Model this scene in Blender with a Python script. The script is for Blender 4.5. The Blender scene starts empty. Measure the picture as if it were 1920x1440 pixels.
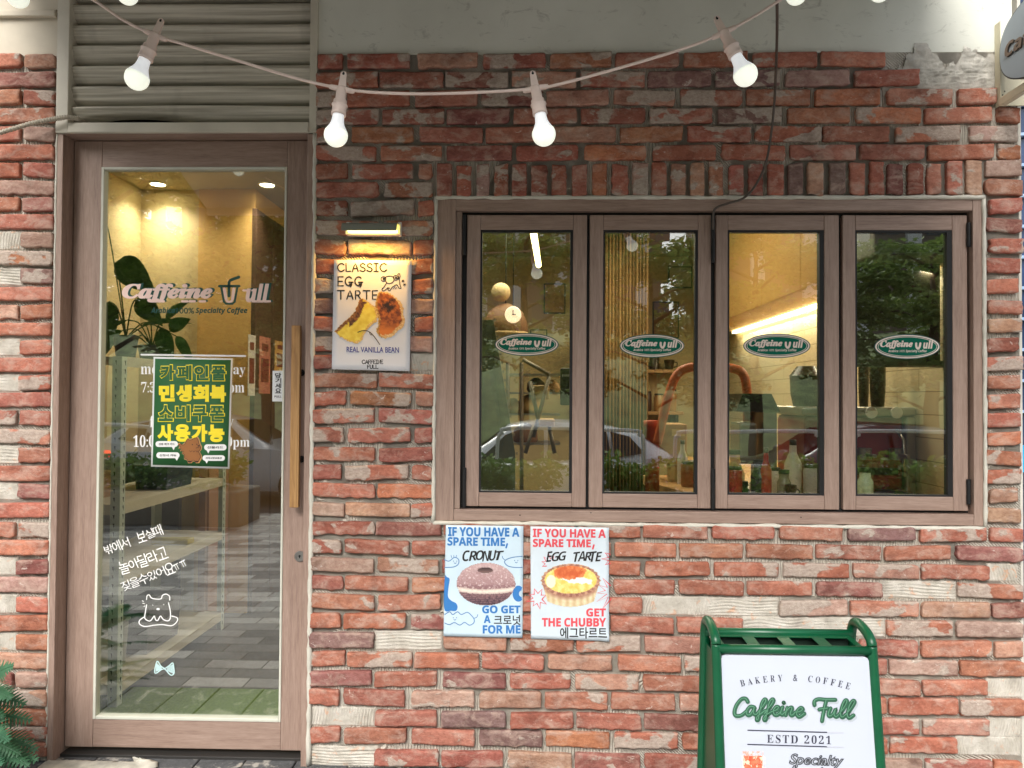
import bpy, bmesh, math, random
from mathutils import Vector, Matrix, noise
R = math.radians
random.seed(7)
SC = bpy.context.scene
COL = SC.collection

# ------------------------------------------------------------------ camera
IW, IH, F = 1920.0, 1440.0, 1420.0          # photograph size and focal length in its pixels
CAM = Vector((0.0, -2.8, 1.362))
YAW, PITCH, ROLL = R(1.42), R(1.037), R(0.365)
fwd = Vector((-math.sin(YAW)*math.cos(PITCH), math.cos(YAW)*math.cos(PITCH), math.sin(PITCH)))
_r0 = Vector((math.cos(YAW), math.sin(YAW), 0.0))
_u0 = _r0.cross(fwd)
right = math.cos(ROLL)*_r0 + math.sin(ROLL)*_u0
up = -math.sin(ROLL)*_r0 + math.cos(ROLL)*_u0
cam = bpy.data.cameras.new('camera')
cam.sensor_width = 36.0
cam.lens = 36.0*F/IW
cam.clip_start, cam.clip_end = 0.05, 500.0
camo = bpy.data.objects.new('camera', cam)
M3 = Matrix((right, up, -fwd)).transposed()
camo.matrix_world = Matrix.Translation(CAM) @ M3.to_4x4()
COL.objects.link(camo)
SC.camera = camo

# ------------------------------------------------------------------ world, sun, exposure
SUN_EL, SUN_AZ = R(41), R(196)
w = bpy.data.worlds.new('World')
SC.world = w
w.use_nodes = True
nt = w.node_tree
bg = nt.nodes['Background']
sky = nt.nodes.new('ShaderNodeTexSky')
sky.sky_type = 'NISHITA'
sky.sun_disc = False
sky.sun_elevation = SUN_EL
sky.sun_rotation = SUN_AZ
sky.air_density, sky.dust_density, sky.ozone_density = 1.0, 4.0, 1.0
hs = nt.nodes.new('ShaderNodeHueSaturation')
hs.inputs['Saturation'].default_value = 0.30
nt.links.new(sky.outputs[0], hs.inputs['Color'])
nt.links.new(hs.outputs[0], bg.inputs['Color'])
bg.inputs['Strength'].default_value = 0.115
sl = bpy.data.lights.new('sun', 'SUN')
sl.energy, sl.angle, sl.color = 1.5, R(34), (1.0, 0.965, 0.91)
so = bpy.data.objects.new('sun', sl)
d = Vector((math.sin(SUN_AZ)*math.cos(SUN_EL), math.cos(SUN_AZ)*math.cos(SUN_EL), math.sin(SUN_EL)))
so.rotation_euler = d.to_track_quat('Z', 'Y').to_euler()
so.location = (0, -6, 9)
COL.objects.link(so)
SC.view_settings.view_transform = 'Standard'
SC.view_settings.look = 'None'
SC.view_settings.gamma = 1.0
SC.view_settings.exposure = 1.0
SC.render.engine = 'CYCLES'
SC.cycles.use_denoising = True
SC.cycles.max_bounces = 8
SC.cycles.transparent_max_bounces = 12
SC.cycles.sample_clamp_indirect = 6.0
SC.cycles.caustics_reflective = False
SC.cycles.caustics_refractive = False

# ------------------------------------------------------------------ pixel -> place
def ray(px, py):
    return (px-IW/2)/F*right - (py-IH/2)/F*up + fwd
def W(px, py, Y=0.0):
    """the point of the upright plane y = Y that the photograph shows at (px, py)"""
    d = ray(px, py)
    t = (Y-CAM.y)/d.y
    return CAM + d*t
class Plane:
    """a flat sheet: maps photograph pixels to points on it, lifted off it towards the camera"""
    def __init__(s, p, n, warp=None):
        s.p, s.n, s.warp = Vector(p), Vector(n).normalized(), warp
    def at(s, px, py, lift=0.0):
        d = ray(px, py)
        q = CAM + d*((s.p-CAM).dot(s.n)/d.dot(s.n))
        return q + s.n*(lift + (s.warp(q) if s.warp else 0.0))
def rect(px0, py0, px1, py1, Y=0.0):
    """axis-aligned wall rectangle (x0, x1, z0, z1) from pixel edges"""
    mx, my = (px0+px1)/2, (py0+py1)/2
    return W(px0, my, Y).x, W(px1, my, Y).x, W(mx, py1, Y).z, W(mx, py0, Y).z

# ------------------------------------------------------------------ materials
def lin(c):
    return tuple(((v/255.0)/12.92 if v/255.0 <= 0.04045 else ((v/255.0+0.055)/1.055)**2.4) for v in c)
MATS = {}
def newmat(name):
    m = bpy.data.materials.new(name); m.use_nodes = True
    n = m.node_tree
    return m, n, n.nodes['Principled BSDF']
def N(n, typ, **kw):
    x = n.nodes.new(typ)
    for k, v in kw.items():
        if k in x.inputs.keys() if not isinstance(k, int) else False:
            x.inputs[k].default_value = v
        else:
            setattr(x, k, v)
    return x
def ramp(n, fac, stops):
    r = n.nodes.new('ShaderNodeValToRGB')
    e = r.color_ramp.elements
    while len(e) < len(stops): e.new(0.5)
    for i, (p, c) in enumerate(stops):
        e[i].position = p
        e[i].color = (*c, 1) if len(c) == 3 else c
    n.links.new(fac, r.inputs[0])
    return r.outputs[0]
def mix(n, fac, a, b, bt='MIX'):
    x = n.nodes.new('ShaderNodeMix'); x.data_type = 'RGBA'; x.blend_type = bt
    for s, v in ((0, fac), (6, a), (7, b)):
        if hasattr(v, 'is_linked') or isinstance(v, bpy.types.NodeSocket): n.links.new(v, x.inputs[s])
        elif isinstance(v, tuple): x.inputs[s].default_value = (*v[:3], 1)
        else: x.inputs[s].default_value = v
    return x.outputs[2]
def mth(n, op, a, b=0.0, c=0.0):
    x = n.nodes.new('ShaderNodeMath'); x.operation = op
    for i, v in enumerate((a, b, c)):
        if isinstance(v, bpy.types.NodeSocket): n.links.new(v, x.inputs[i])
        else: x.inputs[i].default_value = v
    return x.outputs[0]
def bump(n, b, h, strength=0.3, dist=0.01):
    x = n.nodes.new('ShaderNodeBump')
    x.inputs['Strength'].default_value = strength
    x.inputs['Distance'].default_value = dist
    n.links.new(h, x.inputs['Height'])
    n.links.new(x.outputs[0], b.inputs['Normal'])
def coords(n, scale=(1, 1, 1), rot=(0, 0, 0)):
    t = n.nodes.new('ShaderNodeTexCoord')
    mp = n.nodes.new('ShaderNodeMapping')
    mp.inputs['Scale'].default_value = scale
    mp.inputs['Rotation'].default_value = rot
    n.links.new(t.outputs['Object'], mp.inputs[0])
    return mp.outputs[0]
def noi(n, vec, scale, detail=4.0, rough=0.55, dist=0.0):
    x = n.nodes.new('ShaderNodeTexNoise')
    x.inputs['Scale'].default_value = scale
    x.inputs['Detail'].default_value = detail
    x.inputs['Roughness'].default_value = rough
    x.inputs['Distortion'].default_value = dist
    if vec is not None: n.links.new(vec, x.inputs['Vector'])
    return x.outputs['Fac']
def plain(name, rgb, rough=0.55, metal=0.0, var=0.12, scale=9.0, bmp=0.0, spec=0.5):
    """a paint, plastic, paper or metal with slight unevenness"""
    if name in MATS: return MATS[name]
    m, n, b = newmat(name)
    c = lin(rgb)
    v = coords(n)
    f = noi(n, v, scale, 5.0)
    lo = tuple(x*(1-var) for x in c); hi = tuple(min(1, x*(1+var)) for x in c)
    n.links.new(ramp(n, f, [(0.3, lo), (0.7, hi)]), b.inputs['Base Color'])
    b.inputs['Roughness'].default_value = rough
    b.inputs['Metallic'].default_value = metal
    b.inputs['Specular IOR Level'].default_value = spec
    if bmp: bump(n, b, noi(n, v, scale*8, 5.0), bmp, 0.004)
    MATS[name] = m
    return m
def glow(name, rgb, strength, base=(240, 240, 240)):
    if name in MATS: return MATS[name]
    m, n, b = newmat(name)
    b.inputs['Base Color'].default_value = (*lin(base), 1)
    b.inputs['Emission Color'].default_value = (*lin(rgb), 1)
    b.inputs['Emission Strength'].default_value = strength
    MATS[name] = m
    return m
def attrmat(name, attr='col', rough=0.6, grain=0.0):
    m, n, b = newmat(name)
    a = n.nodes.new('ShaderNodeAttribute'); a.attribute_name = attr
    n.links.new(a.outputs['Color'], b.inputs['Base Color'])
    b.inputs['Roughness'].default_value = rough
    MATS[name] = m
    return m

def wood_mat(name, horiz, a, bcol, c, rough=0.45):
    m, n, b = newmat(name)
    sc = (1.5, 14, 22) if horiz else (22, 14, 1.5)
    v = coords(n, sc)
    f = noi(n, v, 3.0, 6.0, 0.6, 0.5)
    f2 = noi(n, v, 14.0, 3.0, 0.7)
    v2 = coords(n, (1, 1, 1))
    big = noi(n, v2, 2.3, 3.0)
    c1 = ramp(n, f, [(0.25, lin(a)), (0.5, lin(bcol)), (0.75, lin(c))])
    c2 = mix(n, 0.35, c1, ramp(n, f2, [(0.35, lin(a)), (0.65, lin(c))]))
    c3 = mix(n, mth(n, 'MULTIPLY', big, 0.35), c2, lin(c))
    n.links.new(c3, b.inputs['Base Color'])
    b.inputs['Roughness'].default_value = rough
    bump(n, b, f2, 0.12, 0.002)
    MATS[name] = m
    return m
WOOD_V = wood_mat('frame_woodgrain_upright', False, (116, 92, 80), (150, 125, 112), (176, 152, 138))
WOOD_H = wood_mat('frame_woodgrain_level', True, (116, 92, 80), (150, 125, 112), (176, 152, 138))

def glass_mat():
    m, n, b = newmat('window_glass')
    out = n.nodes['Material Output']
    n.nodes.remove(b)
    tr = n.nodes.new('ShaderNodeBsdfTransparent'); tr.inputs[0].default_value = (0.93, 0.955, 0.93, 1)
    gl = n.nodes.new('ShaderNodeBsdfGlossy'); gl.inputs['Roughness'].default_value = 0.0
    gl.inputs[0].default_value = (0.97, 1.0, 0.98, 1)
    v = coords(n, (1, 1, 1))
    bp = n.nodes.new('ShaderNodeBump'); bp.inputs['Strength'].default_value = 0.05; bp.inputs['Distance'].default_value = 0.02
    n.links.new(noi(n, v, 2.2, 1.0), bp.inputs['Height'])
    n.links.new(bp.outputs[0], gl.inputs['Normal'])
    mx = n.nodes.new('ShaderNodeMixShader')
    lw = n.nodes.new('ShaderNodeLayerWeight'); lw.inputs['Blend'].default_value = 0.5
    n.links.new(mth(n, 'MULTIPLY_ADD', mth(n, 'POWER', lw.outputs['Facing'], 4.0), 0.7, 0.19), mx.inputs[0])
    n.links.new(tr.outputs[0], mx.inputs[1]); n.links.new(gl.outputs[0], mx.inputs[2])
    n.links.new(mx.outputs[0], out.inputs['Surface'])
    MATS['glass'] = m
    return m
GLASS = glass_mat()

# ------------------------------------------------------------------ objects
def tag(o, label=None, cat=None, group=None, kind=None):
    if label: o['label'] = label
    if cat: o['category'] = cat
    if group: o['group'] = group
    if kind: o['kind'] = kind
    return o
def thing(name, label, cat, loc=(0, 0, 0), group=None):
    o = bpy.data.objects.new(name, None)
    o.location = loc
    o.empty_display_size = 0.05
    COL.objects.link(o)
    return tag(o, label, cat, group)
class MB:
    """collects shapes and links them as ONE mesh object"""
    def __init__(s):
        s.v, s.f, s.m, s.c = [], [], [], None
        s.mat = 0
        s.sm = []
        s.smooth = False
    def add(s, vs, fs):
        o = len(s.v)
        s.v += [tuple(p) for p in vs]
        for f in fs:
            s.f.append([o+i for i in f]); s.m.append(s.mat); s.sm.append(s.smooth)
    def box(s, x0, x1, y0, y1, z0, z1, bev=0.0):
        if x1 < x0: x0, x1 = x1, x0
        if y1 < y0: y0, y1 = y1, y0
        if z1 < z0: z0, z1 = z1, z0
        b = min(bev, (x1-x0)*.45, (y1-y0)*.45, (z1-z0)*.45)
        if b <= 0:
            s.add([(x, y, z) for z in (z0, z1) for y in (y0, y1) for x in (x0, x1)],
                  [(0, 2, 3, 1), (4, 5, 7, 6), (0, 1, 5, 4), (2, 6, 7, 3), (0, 4, 6, 2), (1, 3, 7, 5)])
            return
        bm = bmesh.new()
        bmesh.ops.create_cube(bm, size=1.0)
        for q in bm.verts:
            q.co = Vector(((x0+x1)/2+q.co.x*(x1-x0), (y0+y1)/2+q.co.y*(y1-y0), (z0+z1)/2+q.co.z*(z1-z0)))
        bmesh.ops.bevel(bm, geom=bm.edges[:], offset=b, segments=2, profile=0.5, affect='EDGES')
        s.frombm(bm)
    def frombm(s, bm):
        bm.verts.index_update()
        s.add([q.co.copy() for q in bm.verts], [[q.index for q in f.verts] for f in bm.faces])
        bm.free()
    def rings(s, rs, caps=True, closed=False):
        """loft between rings of equal count"""
        n = len(rs[0]); o = len(s.v)
        vs = [p for r in rs for p in r]
        fs = []
        k = len(rs)
        for i in range(k if closed else k-1):
            a, b = i*n, ((i+1) % k)*n
            for j in range(n):
                fs.append((a+j, a+(j+1) % n, b+(j+1) % n, b+j))
        if caps and not closed:
            fs.append(tuple(range(n))[::-1]); fs.append(tuple((k-1)*n+j for j in range(n)))
        s.add(vs, fs)
    def tube(s, pts, r, n=10, caps=True, closed=False):
        pts = [Vector(p) for p in pts]
        rs = r if isinstance(r, (list, tuple)) else [r]*len(pts)
        out = []
        ref = None
        for i, p in enumerate(pts):
            if closed: t = pts[(i+1) % len(pts)]-pts[i-1]
            else: t = pts[min(i+1, len(pts)-1)]-pts[max(i-1, 0)]
            t.normalize()
            if ref is None:
                ref = Vector((0, 0, 1)) if abs(t.z) < 0.9 else Vector((1, 0, 0))
                a = t.cross(ref).normalized()
            else:
                a = (a - t*a.dot(t)).normalized()
            b = t.cross(a)
            out.append([p + (a*math.cos(q)+b*math.sin(q))*rs[i] for q in [2*math.pi*j/n for j in range(n)]])
        s.rings(out, caps, closed)
    def lathe(s, prof, o, ax=(0, 0, 1), n=24):
        """profile (radius, height) turned about axis ax through o"""
        o = Vector(o); ax = Vector(ax).normalized()
        a = ax.cross(Vector((0, 1, 0)) if abs(ax.y) < 0.9 else Vector((1, 0, 0))).normalized()
        b = ax.cross(a)
        s.rings([[o+ax*h+(a*math.cos(t)+b*math.sin(t))*max(r, 1e-5) for t in [2*math.pi*j/n for j in range(n)]] for r, h in prof])
    def prism(s, poly, y0, y1):
        """outline of (x, z) points given depth y0..y1"""
        n = len(poly)
        s.add([(x, y0, z) for x, z in poly]+[(x, y1, z) for x, z in poly],
              [tuple(range(n)), tuple(range(2*n-1, n-1, -1))]+[(i, i+n, (i+1) % n+n, (i+1) % n) for i in range(n)])
    def prismx(s, poly, x0, x1):
        n = len(poly)
        s.add([(x0, y, z) for y, z in poly]+[(x1, y, z) for y, z in poly],
              [tuple(range(n)), tuple(range(2*n-1, n-1, -1))]+[(i, i+n, (i+1) % n+n, (i+1) % n) for i in range(n)])
    def build(s, name, mats, parent=None, label=None, cat=None, group=None, kind=None, smooth=False, ang=None, col=None):
        me = bpy.data.meshes.new(name)
        me.from_pydata(s.v, [], s.f)
        for m in (mats if isinstance(mats, (list, tuple)) else [mats]):
            me.materials.append(m)
        if any(s.m): me.polygons.foreach_set('material_index', s.m)
        bm = bmesh.new(); bm.from_mesh(me)
        if ang is not None or smooth is True: bmesh.ops.recalc_face_normals(bm, faces=bm.faces)
        bm.to_mesh(me); bm.free()
        if smooth or any(s.sm):
            me.polygons.foreach_set('use_smooth', [True]*len(me.polygons) if smooth else s.sm)
            if ang is not None:
                me.set_sharp_from_angle(angle=R(ang))
        if col is not None or s.c is not None:
            at = me.color_attributes.new(col or 'col', 'FLOAT_COLOR', 'POINT')
            at.data.foreach_set('color', [x for c in s.c for x in c])
        me.update()
        o = bpy.data.objects.new(name, me)
        COL.objects.link(o)
        if parent is not None:
            o.parent = parent
            o.location = -world_loc(parent)
        tag(o, label, cat, group, kind)
        return o
def world_loc(o):
    p = Vector((0, 0, 0))
    while o is not None:
        p = p + Vector(o.location); o = o.parent
    return p
def kids(o):
    return [c for c in COL.objects if c.parent == o]
def copy_tree(o, parent=None):
    c = o.copy(); COL.objects.link(c)
    if parent is not None: c.parent = parent
    for ch in kids(o): copy_tree(ch, c)
    return c

# ------------------------------------------------------------------ lettering and drawing
def mono(s, base):
    return ''.join(chr(base+ord(c)-65) if 'A' <= c <= 'Z' else chr(base+26+ord(c)-97) if 'a' <= c <= 'z' else chr(0x1D7CE+ord(c)-48) if '0' <= c <= '9' and base == 0x1D400 else c for c in s)
SERIF, SERIF_IT, SCRIPT, BOLD, BOLD_IT = 0x1D400, 0x1D468, 0x1D4D0, 0x1D5D4, 0x1D63C
def text2d(body, bold=0.0, hollow=False, shear=0.0, space=1.0, off=0.0, line=1.0):
    c = bpy.data.curves.new('t', 'FONT')
    c.body = body; c.size = 1.0; c.shear = shear; c.space_character = space; c.offset = off; c.resolution_u = 5; c.space_line = line
    if bold:
        c.bevel_depth = bold; c.bevel_resolution = 1
    if hollow: c.fill_mode = 'NONE'
    o = bpy.data.objects.new('t', c)
    me = bpy.data.meshes.new_from_object(o)
    v = [q.co.copy() for q in me.vertices]; f = [list(p.vertices) for p in me.polygons]
    bpy.data.objects.remove(o); bpy.data.curves.remove(c); bpy.data.meshes.remove(me)
    return v, f
def letter(mb, pl, body, px0, py0, px1, py1, lift=0.0008, rot=0.0, dx=0.0, dy=0.0, skew=0.0, box=None, **kw):
    """set words into the pixel rectangle of a sheet; skew = pixels the right end drops"""
    v, f = text2d(body, **kw)
    if not v: return
    if box is None:
        box = (min(q.x for q in v), max(q.x for q in v), min(q.y for q in v), max(q.y for q in v))
    a0, a1, b0, b1 = box
    cx, cy = (px0+px1)/2, (py0+py1)/2
    out = []
    ca, sa = math.cos(rot), math.sin(rot)
    zs = 0.0006/max(kw.get('bold', 0.01), 0.01)
    for q in v:
        u = (q.x-a0)/(a1-a0); t = (q.y-b0)/(b1-b0)
        X = px0+u*(px1-px0)-cx; Y = py1+t*(py0-py1)-cy
        X, Y = X*ca-Y*sa, X*sa+Y*ca
        out.append(pl.at(cx+X+dx, cy+Y+dy+skew*(u-0.5), lift+q.z*zs))
    mb.add(out, f)
def stroke(mb, pl, pts, wpx, lift=0.0008, closed=False, taper=None):
    """a pen stroke through pixel points, wpx wide, with round ends"""
    P = [Vector((p[0], p[1])) for p in pts]
    n = len(P)
    if closed: P = P+[P[0]]
    n = len(P)
    L, Rr = [], []
    for i in range(n):
        if closed and i in (0, n-1): t = P[1]-P[n-2]
        else: t = P[min(i+1, n-1)]-P[max(i-1, 0)]
        if t.length < 1e-6: t = Vector((1, 0))
        t.normalize()
        h = wpx/2*(taper(i/(n-1)) if taper else 1.0)
        nn = Vector((-t.y, t.x))*h
        L.append(P[i]+nn); Rr.append(P[i]-nn)
    vs = [pl.at(q.x, q.y, lift) for q in L]+[pl.at(q.x, q.y, lift) for q in Rr]
    fs = [(i, i+1, n+i+1, n+i) for i in range(n-1)]
    mb.add(vs, fs)
    if not closed:
        for q, i in ((P[0], 0), (P[-1], n-1)):
            h = wpx/2*(taper(i/(n-1)) if taper else 1.0)
            k = 8
            mb.add([pl.at(q.x+h*math.cos(2*math.pi*j/k), q.y+h*math.sin(2*math.pi*j/k), lift+0.0002) for j in range(k)], [tuple(range(k))])
def smoothpts(pts, k=6, closed=False):
    """Catmull-Rom through pixel points"""
    P = [Vector(p) for p in pts]; n = len(P); out = []
    for i in range(n if closed else n-1):
        if closed: a, b, c, d2 = P[i-1], P[i], P[(i+1) % n], P[(i+2) % n]
        else: a, b, c, d2 = P[max(i-1, 0)], P[i], P[i+1], P[min(i+2, n-1)]
        for j in range(k):
            t = j/k
            out.append(0.5*((2*b)+(c-a)*t+(2*a-5*b+4*c-d2)*t*t+(3*b-a-3*c+d2)*t**3))
    if not closed: out.append(P[-1])
    return out
def ell(cx, cy, rx, ry, n=32, a0=0.0, a1=2*math.pi, rot=0.0):
    ca, sa = math.cos(rot), math.sin(rot)
    full = abs(a1-a0) > 6.28
    out = []
    for i in range(n if full else n+1):
        t = a0+(a1-a0)*i/n
        x, y = rx*math.cos(t), ry*math.sin(t)
        out.append((cx+x*ca-y*sa, cy+x*sa+y*ca))
    return out
def fillpx(mb, pl, pts, lift=0.0005):
    mb.add([pl.at(p[0], p[1], lift) for p in pts], [tuple(range(len(pts)))])
def picture(name, pl, px0, py0, px1, py1, nx, ny, fn, lift, parent, mat):
    """a printed picture: a fine grid on the sheet coloured by fn(u, v) -> (sRGB, shown)"""
    mb = MB(); idx = {}; cols = []
    def vid(i, j):
        if (i, j) not in idx:
            idx[(i, j)] = len(mb.v)
            u, v = i/nx, j/ny
            mb.v.append(tuple(pl.at(px0+u*(px1-px0), py0+v*(py1-py0), lift)))
            cols.append((*lin(fn(u, v)[0]), 1))
        return idx[(i, j)]
    for j in range(ny):
        for i in range(nx):
            if fn((i+.5)/nx, (j+.5)/ny)[1]:
                mb.f.append([vid(i, j), vid(i, j+1), vid(i+1, j+1), vid(i+1, j)]); mb.m.append(0); mb.sm.append(False)
    mb.c = cols
    return mb.build(name, mat, parent)
PRINT = attrmat('printed_ink', 'col', 0.55)
def sheet(pl, c, nx=14, ny=20, th=0.0006):
    """a paper sheet from its four pixel corners TL, TR, BR, BL, with thickness"""
    mb = MB()
    def q(u, v):
        a = Vector(c[0])*(1-u)+Vector(c[1])*u; b = Vector(c[3])*(1-u)+Vector(c[2])*u
        return a*(1-v)+b*v
    vs = []
    for lift in (0.0, -th):
        for j in range(ny+1):
            for i in range(nx+1):
                p = q(i/nx, j/ny); vs.append(pl.at(p.x, p.y, lift))
    k = (nx+1)*(ny+1); fs = []
    I = lambda i, j: j*(nx+1)+i
    for j in range(ny):
        for i in range(nx):
            a, b, cc, e = I(i, j), I(i, j+1), I(i+1, j+1), I(i+1, j)
            fs.append((a, b, cc, e)); fs.append((k+e, k+cc, k+b, k+a))
    for i in range(nx):
        fs.append((I(i, 0), I(i+1, 0), k+I(i+1, 0), k+I(i, 0))); fs.append((I(i+1, ny), I(i, ny), k+I(i, ny), k+I(i+1, ny)))
    for j in range(ny):
        fs.append((I(0, j+1), I(0, j), k+I(0, j), k+I(0, j+1))); fs.append((I(nx, j), I(nx, j+1), k+I(nx, j+1), k+I(nx, j)))
    mb.smooth = True
    mb.add(vs, fs)
    return mb
# ------------------------------------------------------------------ brick wall
def brick_material():
    m, n, b = newmat('old_brick')
    a = n.nodes.new('ShaderNodeAttribute'); a.attribute_name = 'col'
    t = n.nodes.new('ShaderNodeTexCoord')
    cx = n.nodes.new('ShaderNodeCombineXYZ')
    off = mth(n, 'MULTIPLY', a.outputs['Alpha'], 97.0)
    n.links.new(off, cx.inputs[0]); n.links.new(off, cx.inputs[1]); n.links.new(off, cx.inputs[2])
    ad = n.nodes.new('ShaderNodeVectorMath'); ad.operation = 'ADD'
    n.links.new(t.outputs['Object'], ad.inputs[0]); n.links.new(cx.outputs[0], ad.inputs[1])
    v = ad.outputs[0]
    mp = n.nodes.new('ShaderNodeMapping'); mp.inputs['Scale'].default_value = (1, 1, 1.5)
    n.links.new(v, mp.inputs[0]); v = mp.outputs[0]
    f1 = noi(n, v, 9.0, 6.0, 0.6, 0.3)
    f2 = noi(n, v, 70.0, 6.0, 0.7)
    f3 = noi(n, v, 8.5, 4.0, 0.52, 0.25)
    f3b = noi(n, v, 48.0, 4.0, 0.7)
    base = a.outputs['Color']
    v1 = mix(n, 0.9, base, ramp(n, f1, [(0.28, (0.55, 0.50, 0.50)), (0.45, (0.92, 0.90, 0.90)), (0.58, (1.10, 1.12, 1.12)), (0.74, (1.35, 1.6, 1.65))]), 'MULTIPLY')
    v2 = mix(n, 0.8, v1, ramp(n, f2, [(0.3, (0.66, 0.60, 0.58)), (0.52, (1, 1, 1)), (0.70, (1.22, 1.36, 1.42))]), 'MULTIPLY')
    # thin lime bloom that greys the red
    f5 = noi(n, v, 17.0, 6.0, 0.66, 0.5)
    v2 = mix(n, ramp(n, f5, [(0.47, (0, 0, 0)), (0.66, (0.55, 0.55, 0.55))]), v2, (0.56, 0.42, 0.34))
    # old mortar left on the faces: broad hard-edged pale patches, on some bricks only
    rnd = mth(n, 'FRACT', mth(n, 'MULTIPLY', a.outputs['Alpha'], 7.31))
    thr = mth(n, 'MULTIPLY_ADD', rnd, 0.34, 0.46)
    k = mth(n, 'MULTIPLY', mth(n, 'SUBTRACT', mth(n, 'MULTIPLY_ADD', f3b, 0.07, f3), mth(n, 'ADD', thr, 0.035)), 30.0)
    k = mth(n, 'MAXIMUM', mth(n, 'MINIMUM', k, 0.9), 0.0)
    pale = mix(n, ramp(n, f2, [(0.35, (0, 0, 0)), (0.65, (1, 1, 1))]), (0.36, 0.285, 0.235), (0.53, 0.45, 0.38))
    v3 = mix(n, k, v2, pale)
    # white specks of lime, dark grime
    f7 = noi(n, v, 34.0, 5.0, 0.72, 0.8)
    v4 = mix(n, mth(n, 'MULTIPLY', mth(n, 'GREATER_THAN', f7, 0.66), 0.6), v3, (0.70, 0.63, 0.56))
    f6 = noi(n, v, 10.0, 4.0, 0.6)
    v5 = mix(n, ramp(n, f6, [(0.58, (0, 0, 0)), (0.72, (0.7, 0.7, 0.7))]), v4, mix(n, 0.72, v4, (0.34, 0.28, 0.26), 'MULTIPLY'))
    n.links.new(v5, b.inputs['Base Color'])
    b.inputs['Roughness'].default_value = 0.82
    b.inputs['Specular IOR Level'].default_value = 0.3
    vo = n.nodes.new('ShaderNodeTexVoronoi'); vo.inputs['Scale'].default_value = 75.0
    n.links.new(v, vo.inputs['Vector'])
    pit = ramp(n, vo.outputs['Distance'], [(0.05, (0, 0, 0)), (0.22, (1, 1, 1))])
    h = mth(n, 'ADD', mth(n, 'MULTIPLY', f2, 0.9), mth(n, 'MULTIPLY', f1, 1.0))
    h = mth(n, 'ADD', h, mth(n, 'MULTIPLY', k, 0.35))
    h = mth(n, 'ADD', h, mth(n, 'MULTIPLY', pit, 0.25))
    bump(n, b, h, 0.65, 0.006)
    return m
def ramp_val(n, f):
    r = n.nodes.new('ShaderNodeMapRange')
    r.inputs[1].default_value, r.inputs[2].default_value, r.inputs[3].default_value, r.inputs[4].default_value = 0.35, 0.6, 0.55, 1.0
    n.links.new(f, r.inputs[0])
    return r.outputs[0]
def mortar_material():
    """thin-set mortar combed with a notched trowel"""
    m, n, b = newmat('combed_mortar')
    t = n.nodes.new('ShaderNodeTexCoord'); v = t.outputs['Object']
    vo = n.nodes.new('ShaderNodeTexNoise'); vo.inputs['Scale'].default_value = 1.9; vo.inputs['Detail'].default_value = 1.0
    n.links.new(v, vo.inputs['Vector'])
    # comb direction: mostly upright, in places slanting
    sep = n.nodes.new('ShaderNodeSeparateXYZ'); n.links.new(v, sep.inputs[0])
    sl = ramp(n, vo.outputs['Fac'], [(0.46, (0, 0, 0)), (0.54, (1, 1, 1))])
    slx = mth(n, 'MULTIPLY', sl, 1.1)
    q = mth(n, 'ADD', sep.outputs[0], mth(n, 'MULTIPLY', sep.outputs[2], slx))
    wob = noi(n, v, 9.0, 2.0)
    q = mth(n, 'ADD', q, mth(n, 'MULTIPLY', wob, 0.02))
    s = mth(n, 'SINE', mth(n, 'MULTIPLY', q, 2*math.pi/0.0115))
    f = noi(n, v, 30.0, 5.0, 0.65)
    big = noi(n, v, 4.0, 3.0)
    c = ramp(n, big, [(0.3, (0.50, 0.46, 0.385)), (0.7, (0.68, 0.63, 0.54))])
    c = mix(n, 0.5, c, ramp(n, f, [(0.3, (0.6, 0.58, 0.56)), (0.6, (1, 1, 1))]), 'MULTIPLY')
    n.links.new(c, b.inputs['Base Color'])
    b.inputs['Roughness'].default_value = 0.9
    b.inputs['Specular IOR Level'].default_value = 0.2
    c0 = None
    h = mth(n, 'ADD', mth(n, 'MULTIPLY', s, 0.8), mth(n, 'MULTIPLY', f, 0.9))
    bump(n, b, h, 0.8, 0.006)
    return m
BRICK = brick_material()
MORTAR = mortar_material()
THINSET = plain('white_thinset', (226, 218, 203), 0.9, var=0.10, scale=14, bmp=0.5, spec=0.2)
CAULK = plain('pale_caulk', (205, 201, 188), 0.6, var=0.10, scale=20, bmp=0.2)

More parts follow.
